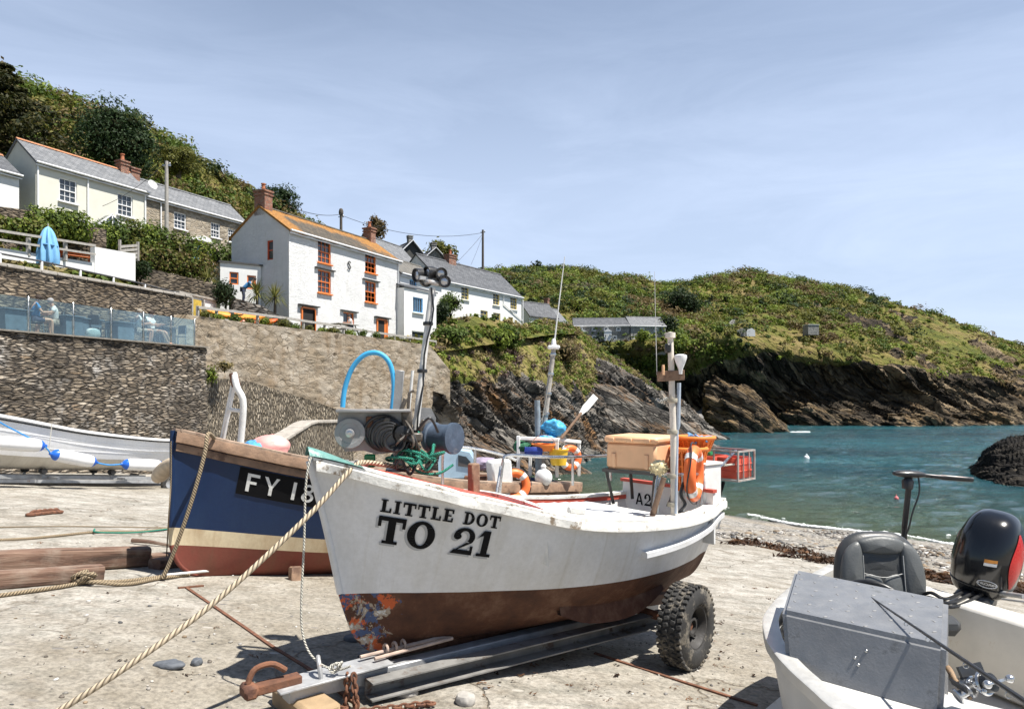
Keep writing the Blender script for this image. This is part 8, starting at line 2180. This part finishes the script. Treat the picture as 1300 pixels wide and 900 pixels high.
def timber(name, lb, p, q, w, h, m, seed):
    d = (q - p); A_ = along(p, q); n, k = 40, 28; L_ = d.length
    rows = []
    for i in range(n + 1):
        z = L_ * i / n; row = []
        for j in range(k):
            x, y = sup(w / 2, h / 2, 2 * math.pi * j / k, 4.5)
            row.append((x, y, z))
        rows.append(row)
    P = np.array(rows); s_ = 1 + .16 * fbm(P * np.array([5, 5, .8]) + seed, 4, seed) + .05 * fbm(P * np.array([22, 22, 2]) + seed, 3, seed + 5)
    P[..., :2] *= s_[..., None]
    mb = MB(A_); rows = [[V(p_) for p_ in r] + [V(r[0])] for r in P]
    mb.grid(rows, 0, lambda i, j: (j / k, L_ * i / n)); mb.add(rows[0][:-1], [tuple(range(k - 1, -1, -1))]); mb.add(rows[-1][:-1], [tuple(range(k))])
    return tag(mb.build(name, m, smooth=50), lb, 'timber')
def log_mat():
    t = NT('driftwood'); c = t.coord('UV', (14, .8, 1)); n = t.noise(c, 1, 6, .65, .5); n2 = t.noise(t.coord('Object'), 3, 6, .6)
    k = t.ramp(n, [(.32, (.03, .018, .013)), (.5, (.15, .085, .058)), (.68, (.29, .20, .145))]); k = t.mix(t.ramp(n2, [(.45, (0, 0, 0)), (.7, (.7,) * 3)]), k, (.30, .25, .2))
    return t.fin(k, .9, t.bump(n, .9, .03))
LOG = log_mat()
timber('timber', 'longest heavy squared timber, its sawn end facing the blue boat', gp(-120, 737, .13), gp(186, 717, .13), .26, .27, LOG, 3)
timber('timber', 'second timber lying in front of the longest one at the left edge', gp(-120, 757, .09), gp(128, 737, .09), .22, .2, LOG, 8)
timber('timber', 'short dark timber tucked under the bow of the blue boat', gp(196, 722, .06), gp(262, 712, .07), .2, .14, LOG, 14)
timber('timber', 'thin flat plank lying behind the squared timber end', gp(188, 710, .05), gp(262, 705, .05), .24, .08, LOG, 19)
mb = MB(); mb.tube([gp(205, 735, .05), gp(308, 727, .08)], .017, 8); tag(mb.build('pole', GREYP), 'thin pale pole poking out under the blue boat', 'pole')
mb = MB(); mb.tube(smooth_pts([gp(168, 689, .05), gp(190, 692, .06), gp(215, 694, .03), gp(240, 694, .02)], 14), [.035 - .0015 * i for i in range(14)], 7); tag(mb.build('driftwood_stick', LOG), 'crooked brown driftwood stick behind the timbers', 'stick')
def strip(lb, pts, w):
    mb = MB()
    for p, q in zip(pts, pts[1:]): mb.bar(p, q + (q - p) * .01, w, .02)
    return tag(mb.build('rusty_bar', RUST), lb, 'bar')
strip('long rusty flat bar set in the concrete under the tan rope', [gp(236, 746, .008), gp(290, 785, .008), gp(345, 822, .008), gp(400, 856, .008), gp(450, 895, .008)], .03)
strip('short rusty bar across the end of the long one', [gp(226, 747, .010), gp(258, 744, .010)], .03)
strip('straight rusty bar flush with the concrete behind the trailer wheel', [gp(755, 830, .006), gp(850, 862, .006), gp(960, 897, .006)], .03)


def flatstone(lb, c, rx, ry, h, m, seed, rot=0):
    th, ph_ = np.meshgrid(np.linspace(0, 2 * math.pi, 40), np.linspace(-math.pi / 2, math.pi / 2, 18), indexing='xy')
    d = np.stack([np.cos(th) * np.cos(ph_), np.sin(th) * np.cos(ph_), np.clip(np.sin(ph_) * 1.7, -1, 1)], -1)
    k = 1 + .3 * fbm(d * np.array([1.3, 1.3, .3]) + seed, 3, seed); k[:, -1] = k[:, 0]
    P = d * np.array([rx, ry, h]) * k[..., None]; c_, s_ = math.cos(rot), math.sin(rot)
    P = np.stack([P[..., 0] * c_ - P[..., 1] * s_, P[..., 0] * s_ + P[..., 1] * c_, P[..., 2]], -1) + np.array(c)
    o = np_mesh('stone', P.reshape(-1, 3), gquads(18, 40), m); o.data.set_sharp_from_angle(angle=.6); return tag(o, lb, 'stone')
SLA = paint('loose_slate', (.10, .11, .125), .7, .3, 12, .5, 40)
flatstone('larger dark slate on the concrete beside the tan rope', gp(216, 847, .02), .12, .07, .025, SLA, 2)
flatstone('smaller dark slate right of the larger one', gp(250, 843, .02), .05, .045, .025, SLA, 5)
flatstone('flat pale grey stone beyond the trailing chain', gp(515, 882, .02), .09, .06, .03, paint('pale_stone', (.38, .36, .33), .85, .25, 12, .4), 9)
flatstone('whitish angular stone at the bottom edge near the chain', gp(590, 894, .03), .08, .08, .04, paint('pale_stone', (.38, .36, .33), .85), 13, .6)
flatstone('dark flat stone in the shadow left of the worn bow', gp(448, 813, .02), .09, .07, .025, SLA, 17)

PAL['weed'] = [(.022, .011, .006), (.085, .042, .02)]; PAL['dryweed'] = [(.12, .06, .03), (.24, .13, .07)]
rng = np.random.default_rng(77); parts = []
for i in range(900):
    t_ = rng.uniform(-24, 10); d_ = 17.9 + .55 * float(fbm(np.array([[t_ * .3, 1.5, 0]]), 3, 6)[0]) + rng.normal() * .42 + (rng.random() < .3) * .9
    if float(fbm(np.array([[t_ * .45, d_ * .8, 3.0]]), 3, 8)[0]) < -.28: continue
    x, y = dt(d_, t_); z = gz(x, y) + .03; r = rng.uniform(.1, .34)
    parts.append(leaves((x, y, z), (r * 1.5, r, .05 + .05 * rng.random()), 46, .075, 'weed' if rng.random() < .8 else 'dryweed', rng, .5, .1, elong=3.2, upb=1.2))
leaf_obj('seaweed', parts, label='band of dark brown seaweed stranded along the top of the shingle', cat='seaweed', kind='stuff')
parts = []
for i in range(230):
    px, py = rng.uniform(560, 1080), rng.uniform(700, 890)
    if rng.random() < .18: px, py = rng.uniform(0, 560), rng.uniform(625, 890)
    p = gp(px, py, .012); parts.append(leaves((p.x, p.y, p.z), (.05, .04, .012), int(rng.integers(2, 9)), rng.uniform(.008, .022), 'dryweed' if rng.random() < .5 else 'weed', rng, .4, .1, elong=2.4, upb=2.5))
leaf_obj('weed_scraps', parts, label='scraps of dry weed scattered over the concrete', cat='seaweed', kind='stuff')


def pebbles(name, lb, N, fpos, rmin, rmax, seed, cols):
    rng = np.random.default_rng(seed); ph_ = np.linspace(-math.pi / 2, math.pi / 2, 5); th = np.linspace(0, 2 * math.pi, 8)[:-1]
    base = np.array([[math.cos(p) * math.cos(t_), math.cos(p) * math.sin(t_), math.sin(p)] for p in ph_ for t_ in th]); q = []
    for i in range(4):
        for j in range(7): q.append((i * 7 + j, i * 7 + (j + 1) % 7, (i + 1) * 7 + (j + 1) % 7, (i + 1) * 7 + j))
    q = np.array(q); pos = fpos(N, rng); r = rmin + (rmax - rmin) * rng.random(N) ** 3
    sc = np.stack([r * rng.uniform(.8, 1.5, N), r * rng.uniform(.7, 1.1, N), r * rng.uniform(.4, .7, N)], 1); a = rng.random(N) * 6.28
    v = base[None] * sc[:, None] * (1 + .15 * rng.normal(size=(N, 35, 1))); c_, s_ = np.cos(a)[:, None], np.sin(a)[:, None]
    v = np.stack([v[..., 0] * c_ - v[..., 1] * s_, v[..., 0] * s_ + v[..., 1] * c_, v[..., 2]], -1) + pos[:, None]
    cl = np.array(cols)[rng.integers(0, len(cols), N)] * rng.uniform(.7, 1.25, (N, 1))
    o = np_mesh(name, v.reshape(-1, 3), (q[None] + 35 * np.arange(N)[:, None, None]).reshape(-1, 4), PEB, None, {'col': np.repeat(cl, 35, 0)}); return tag(o, lb, 'pebbles', kind='stuff')
t = NT('pebble'); a_ = t.new('ShaderNodeAttribute', attribute_name='col'); PEB = t.fin(t.mix(.4, a_.outputs['Color'], t.ramp(t.noise(t.coord('Object'), 30, 4), [(.3, (.5,) * 3), (.7, (1,) * 3)]), 'MULTIPLY'), .75, spec=.3)
gzv = np.vectorize(gz)
def fb_(N, rng):
    d_ = rng.uniform(18.2, 31.5, N); t_ = rng.uniform(-20, 12, N); x, y = dt(d_, t_); return np.stack([x, y, gzv(x, y) + .02], 1)
COLS = [(.10, .10, .10), (.2, .19, .18), (.3, .28, .25), (.4, .37, .33), (.14, .12, .1), (.5, .48, .45), (.24, .18, .12)]
pebbles('pebbles', 'loose grey pebbles over the shingle beach', 9000, fb_, .025, .11, 5, COLS)
def fs_(N, rng):
    x = np.zeros(N); y = np.zeros(N); z = np.zeros(N)
    for i in range(N): p = gp(rng.uniform(-20, 1050), 905 - 270 * rng.random() ** .8, .004); x[i], y[i], z[i] = p
    return np.stack([x, y, z], 1)
pebbles('grit', 'small grit and chips lying on the concrete', 900, fs_, .005, .022, 9, COLS)

def ff_(N, rng):
    t_ = rng.uniform(-34, 26, N); q = np.stack([t_ * .22, t_ * 0 + 1, t_ * 0], -1)
    d_ = 31.3 + 1.5 * fbm(q, 4, 1) + .35 * fbm(q * 7, 5, 5, .65) + np.abs(rng.normal(size=N)) * .11 * (1 + 1.6 * fbm(q * 5, 3, 3)) + (rng.random(N) < .05) * rng.exponential(.3, N)
    x, y = dt(d_, t_); return np.stack([x, y, np.maximum(gzv(x, y) + .05, .06)], 1)
def foam_(o): o.data.materials.clear(); o.data.materials.append(foam_m)
fo = pebbles('foam', 'thin white line of surf along the shingle', 14000, ff_, .02, .13, 21, [(.6, .6, .6)]); foam_(fo); fo['category'] = 'foam'

mb = MB(); c = at(1024, 584, 63.5); c.z = .12; mb.ball(c, (.26, .26, .28), 16, 12); mb.lathe([(.06, .26), (.08, .36), (.04, .42)], Matrix.Translation(c), 10); tag(mb.build('buoy', paint('white_float', (.74, .75, .74), .4)), 'white mooring buoy floating out in the cove', 'buoy')
mb = MB(); c = at(1138, 633, 39.5); c.z = .05; mb.ball(c, (.12, .12, .15), 14, 10); mb.lathe([(.02, .14), (.03, .22), (.01, .24)], Matrix.Translation(c), 8); tag(mb.build('buoy', paint('coral_float', (.75, .2, .2), .5)), 'small coral pink float close to the shingle', 'buoy')

def person(lb, M, J, shirt, lower, hair, skin, sleeve=.6, hat=None, legs_bare=True):
    """one skinned body with clothing and hair as children; J = joint positions in M"""
    root = thing('person', lb, 'person', M)
    def skinned(name, verts, edges, rad, m, levels=2):
        me = bpy.data.meshes.new(name); me.from_pydata([tuple(v) for v in verts], edges, []); me.materials.append(m)
        o = bpy.data.objects.new(name, me); COL.objects.link(o); o.parent = root; WM[o.name] = WM[root.name]
        s_ = o.modifiers.new('Skin', 'SKIN'); s_.use_smooth_shade = True
        for d, r_ in zip(me.skin_vertices[0].data, rad): d.radius = (r_, r_) if not isinstance(r_, tuple) else r_
        me.skin_vertices[0].data[0].use_root = True
        b_ = o.modifiers.new('Sub', 'SUBSURF'); b_.levels = b_.render_levels = levels
        return o
    v, e, r_ = [], [], []
    def add(p, rad, par=None):
        v.append(V(p)); r_.append(rad)
        if par is not None: e.append((par, len(v) - 1))
        return len(v) - 1
    pel = add(J['pelvis'], (.14, .10)); che = add(J['chest'], (.155, .105), pel); nk = add(J['neck'], .05, che); hd_ = add(J['head'], (.075, .085), nk)
    hup = (V(J['head']) - V(J['neck'])).normalized(); add(V(J['head']) + hup * .1, (.062, .075), hd_)
    fw = V(J.get('face', (1, 0, 0))).normalized(); add(V(J['head']) + fw * .098 + hup * .0, (.014, .016), hd_)
    for s_ in ('l', 'r'):
        sh_ = add(J['sh' + s_], .058, che); el = add(J['el' + s_], .042, sh_); wr = add(J['wr' + s_], .029, el)
        d = (V(J['wr' + s_]) - V(J['el' + s_])).normalized(); pm = add(V(J['wr' + s_]) + d * .08, (.036, .018), wr); side = d.cross(V((0, 0, 1)))
        side = side.normalized() if side.length > .1 else V((0, 1, 0))
        for k in range(4): f_ = add(V(J['wr' + s_]) + d * (.125 - .008 * abs(k - 1)) + side * (.022 * (k - 1.5)), .0095, pm); add(v[f_] + d * .04 - V((0, 0, .02)), .008, f_)
        add(V(J['wr' + s_]) + d * .07 + side * .055, .010, pm)
        hp_ = add(J['hip' + s_], .085, pel); kn = add(J['kn' + s_], .058, hp_); an = add(J['an' + s_], .038, kn); add(V(J['an' + s_]) + V(J.get('toe', (.17, 0, -.05))), (.042, .03), an)
    skinned('body', v, e, r_, skin)
    pts = [J['pelvis'], V(J['pelvis']).lerp(V(J['chest']), .5), J['chest'], V(J['chest']).lerp(V(J['neck']), .55)] + [q for s_ in 'lr' for q in (J['sh' + s_], V(J['sh' + s_]).lerp(V(J['el' + s_]), sleeve))]
    skinned('shirt', pts, [(0, 1), (1, 2), (2, 3), (2, 4), (4, 5), (2, 6), (6, 7)], [(.158, .125), (.168, .125), (.175, .125), (.075, .075), .078, .066, .078, .066], shirt)
    f = .62 if legs_bare else .97
    pts = [J['pelvis']] + [q for s_ in 'lr' for q in (J['hip' + s_], V(J['hip' + s_]).lerp(V(J['kn' + s_]), f))] + ([] if legs_bare else [V(J['an' + s_]) for s_ in 'lr'])
    ed = [(0, 1), (1, 2), (0, 3), (3, 4)] + ([] if legs_bare else [(2, 5), (4, 6)])
    skinned('shorts' if legs_bare else 'trousers', pts, ed, [(.16, .12), .108, .085, .108, .085] + ([] if legs_bare else [.055, .055]), lower)
    hc = V(J['head']) + hup * .045 - fw * .02
    mb = MB(M @ along(hc, hc + hup)); mb.lathe([(.098, -.03), (.103, .0), (.095, .05), (.06, .085), (.0, .098)], seg=18); mb.build('cap' if hat else 'hair', hat or hair, root)
    if hat: mb = MB(M); mb.box(hc + fw * .12 + V((0, 0, -.005)), (.1, .13, .012), bev=.004); mb.build('peak', hat, root)
    return root
SKIN = paint('skin', (.50, .28, .19), .6, .12); HAIRD = paint('hair_dark', (.035, .022, .015), .8, .3); HAIRL = paint('hair_greyish', (.32, .28, .23), .8, .3)
def seated(fold=0.0, arm=1.0, lean=0.0):
    J = dict(pelvis=(0, 0, .52), chest=(-.06 + lean, 0, .86), neck=(-.03 + lean * 1.3, 0, 1.07), head=(.01 + lean * 1.5, 0, 1.18), face=(1, 0, -.1))
    for s_, k in (('l', 1), ('r', -1)):
        J['sh' + s_] = (-.05 + lean * 1.1, .185 * k, .99); J['el' + s_] = (.10 + lean, .23 * k, .74); J['wr' + s_] = (.32 + lean, .13 * k, .78 * arm); J['hip' + s_] = (.04, .1 * k, .51); J['kn' + s_] = (.44, .14 * k, .53); J['an' + s_] = (.40 + fold, .13 * k, .09)
    return J
def chair(lb, M):
    root = thing('chair', lb, 'chair', M, 'café terrace chairs'); mb = MB(M); mb.box((0, 0, .43), (.42, .42, .03), bev=.012); mb.build('seat', BLACKP, root)
    mb = MB(M); mb.box((-.22, 0, .72), (.03, .42, .34), bev=.012); mb.build('backrest', BLACKP, root)
    for sx in (-1, 1):
        for sy in (-1, 1): mb = MB(M); mb.tube([(sx * .22, sy * .2, 0), (sx * .19, sy * .18, .42)] + ([(-.21, sy * .19, .86)] if sx < 0 else []), .013, 6); mb.build('leg', STEEL, root)
    return root
def table(lb, M, m, w=.7, d=.7, panel=None):
    root = thing('table', lb, 'table', M, 'café terrace tables'); mb = MB(M); mb.box((0, 0, .74), (w, d, .035), bev=.01); mb.build('tabletop', m, root)
    if panel: mb = MB(M); mb.box((0, 0, .36), (w * .86, d * .8, .70), bev=.01); mb.build('pedestal', panel, root)
    else:
        mb = MB(M); mb.tube([(0, 0, .02), (0, 0, .73)], .035, 10); mb.box((0, 0, .015), (.45, .45, .03), bev=.01); mb.build('pedestal', BLACKP, root)
    return root
gd = (gl1 - gl0).normalized(); gn = V((-gd.y, gd.x))          # along the terrace, and inwards
def spot(px, inw=.95):
    lo, hi = 0.0, 1.0
    for _ in range(40):
        m_ = (lo + hi) / 2; p = gl(m_) + gn * inw
        if 650 + F * p.x / p.y < px: lo = m_
        else: hi = m_
    p = gl(lo) + gn * inw; return V((p.x, p.y, TZ))
GA = math.atan2(gd.y, gd.x)
def tm(px, ang=0, inw=.95): return Matrix.Translation(spot(px, inw)) @ Matrix.Rotation(GA + ang, 4, 'Z')
TBL = paint('blue_grey_board', (.09, .13, .17), .7, .25); TBW = paint('dark_board', (.07, .06, .05), .7, .3)
BLUET = paint('tshirt_blue', (.05, .20, .42), .85, .15); WHT = paint('tshirt_white', (.72, .70, .68), .85, .1); KHA = paint('shorts_stone', (.35, .3, .25), .85, .15); NAV = paint('shorts_navy', (.04, .05, .09), .85, .2); CAPG = paint('cap_grey', (.3, .3, .3), .85)
chair('black café chair under the man in the blue shirt', tm(44, -.45, .8)); person('seated person in a blue shirt and navy shorts facing right behind the glass', tm(44, -.45, .8), seated(.05, 1.0, .06), BLUET, NAV, HAIRD, SKIN)
chair('black café chair under the person in the grey cap', tm(70, math.pi - .45, 1.0)); person('seated person in white shirt and grey cap facing left across the table', tm(70, math.pi - .45, 1.0), seated(.12, 1.05, .08), WHT, KHA, HAIRL, SKIN, hat=CAPG)
chair('black café chair under the left person in white', tm(176, -.5, .75)); person('seated person in a white shirt, left of the pair near the corner', tm(176, -.5, .75), seated(.0, 1.0, .02), WHT, KHA, HAIRL, SKIN)
chair('black café chair under the right person in white', tm(193, -1.2, .75)); person('seated person in white with bare legs stretched out, right of the pair', tm(193, -1.2, .75), seated(.25, 1.0, -.02), WHT, KHA, HAIRD, SKIN)
chair('empty black café chair by the last glass panel', tm(226, math.pi, .8)); chair('empty black café chair between the two blue tables', tm(124, .3, .8))
table('blue grey boxed café table at the left edge', tm(14, 0, .8), TBL, .9, .8, TBL); table('blue grey boxed café table behind the second glass panel', tm(86, 0, .9), TBL, .7, .8, TBL); table('blue grey boxed café table in the middle of the terrace', tm(108, 0, 1.2), TBL, .9, .8, TBL)
table('blue grey boxed café table left of the pair in white', tm(152, 0, 1.0), TBL, .8, .8, TBL); table('dark boxed café table right of the pair in white', tm(208, 0, 1.0), TBW, .7, .8, TBW)
mb = MB(tm(118, 0, .45)); mb.lathe([(.10, 0), (.2, .08), (.24, .2), (.2, .33), (.12, .38), (.1, .36), (.0, .34)], seg=22); tag(mb.build('round_pot', paint('white_glaze', (.7, .72, .72), .25)), 'round white pot standing behind the glass', 'pot')

pb = at(61, 337, 28.6); pr = thing('parasol', 'closed pale blue parasol standing by the white parapet', 'parasol', pb)
mb = MB(); mb.tube([pb - V((0, 0, .6)), pb + V((0, 0, 1.75))], .025, 8); mb.build('pole', GREYW, pr)
mb = MB(Matrix.Translation(pb)); rows = []
for z, r_ in ((.06, .33), (.2, .36), (.55, .34), (.9, .30), (1.2, .24), (1.42, .17), (1.55, .10), (1.62, .02)):
    rows.append([V(((r_ * (1 + .22 * math.cos(8 * a + z))) * math.cos(a), (r_ * (1 + .22 * math.cos(8 * a + z))) * math.sin(a), z - .05 * math.cos(8 * a) * (z < .1))) for a in np.linspace(0, 2 * math.pi, 65)])
mb.grid(rows); mb.build('canopy', paint('parasol_blue', (.20, .45, .72), .8, .12), pr, 80)
mb = MB(Matrix.Translation(pb)); mb.lathe([(.33, .78), (.345, .82), (.33, .86)], seg=40); mb.build('strap', paint('parasol_strap', (.12, .3, .52), .8), pr)
mb = MB(); mb.box(pb - V((0, 0, .55)), (.5, .5, .1), bev=.02); mb.build('base', GREYW, pr)
def picnic(lb, M, m, m2):
    root = thing('picnic_table', lb, 'picnic table', M); mb = MB(M)
    for k in range(5): mb.box((0, -.3 + .15 * k, .74), (1.7, .135, .04), bev=.006)
    mb.build('tabletop', m, root)
    for s_ in (-1, 1):
        mb = MB(M)
        for k in (0, .15): mb.box((0, s_ * (.62 + k), .44), (1.7, .135, .04), bev=.006)
        mb.build('bench', m, root)
        mb = MB(M); mb.bar((s_ * .6, -.65, 0), (s_ * .6, -.25, .72), .05, .09); mb.bar((s_ * .6, .65, 0), (s_ * .6, .25, .72), .05, .09); mb.box((s_ * .6, 0, .4), (.045, 1.5, .09)); mb.build('trestle', m2, root)
    return root
ORW = paint('orange_stained_wood', (.55, .15, .05), .7, .25, 8)
picnic('orange stained picnic table behind the grey rail', Matrix.Translation(at(99, 341, 32)) @ Matrix.Rotation(.9, 4, 'Z'), ORW, ORW)
picnic('weathered picnic table in front of the cottage beside the orange door', Matrix.Translation(at(438, 427, 42.6)) @ Matrix.Rotation(1.0, 4, 'Z'), GREYW, GREYW)
J = seated(0, 1, .1); person('small seated person in white at the picnic table in front of the cottage', Matrix.Translation(at(446, 426, 42.9)) @ Matrix.Rotation(3.6, 4, 'Z'), J, WHT, NAV, HAIRD, SKIN)
J = seated(0, .7, .3); J['pelvis'] = (-.05, 0, .85); J['hipl'] = (-.03, .1, .83); J['hipr'] = (-.03, -.1, .83); J['knl'] = (.03, .1, .45); J['knr'] = (.03, -.1, .45); J['anl'] = (-.03, .1, .08); J['anr'] = (-.03, -.1, .08)
for q in ('chest', 'neck', 'head', 'shl', 'shr', 'ell', 'elr', 'wrl', 'wrr'): J[q] = (J[q][0] + (.12 if q in ('neck', 'head') else .05), J[q][1], J[q][2] + .24)
person('person in a blue top bending over beside the annexe', Matrix.Translation(at(309, 386, 38.6)) @ Matrix.Rotation(.35, 4, 'Z'), J, BLUET, NAV, HAIRD, SKIN, legs_bare=False)

def kayak(lb, p, q, w, m, tilt=0):
    root = thing('kayak', lb, 'kayak', p, 'kayaks behind the timber fence'); M = frame(p, q - p); L_ = (q - p).length; M = M @ Matrix.Rotation(tilt, 4, 'X'); rows = []
    for t_ in np.linspace(0, 1, 30):
        s_ = max(math.sin(math.pi * t_) ** .65, .02); rows.append([V((L_ * t_, w * s_ * math.cos(a), (.17 * math.sin(a) if math.sin(a) > 0 else .2 * math.sin(a)) * s_ ** .5 + .2 + .16 * (2 * t_ - 1) ** 4)) for a in np.linspace(0, 2 * math.pi, 25)])
    mb = MB(M); mb.grid(rows); mb.build('hull', m, root, 80)
    mb = MB(M); mb.torus(Matrix.Translation((L_ * .48, 0, .37)), .3, .025, 28, 8, 1.3, .75); mb.build('cockpit_rim', BLACKP, root)
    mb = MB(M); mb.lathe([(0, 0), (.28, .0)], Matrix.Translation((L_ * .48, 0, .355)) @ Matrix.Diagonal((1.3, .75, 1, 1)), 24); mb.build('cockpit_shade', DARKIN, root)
kayak('yellow orange kayak, longer one lying behind the timber fence', at(258, 402, 33.6), at(336, 409, 36.3), .33, paint('kayak_yellow_orange', (.80, .27, .03), .4, .15), .5)
kayak('red orange kayak, nearer the cottage behind the timber fence', at(288, 412, 34.6), at(352, 414, 36.6), .33, paint('kayak_red', (.72, .11, .025), .4, .15), .4)
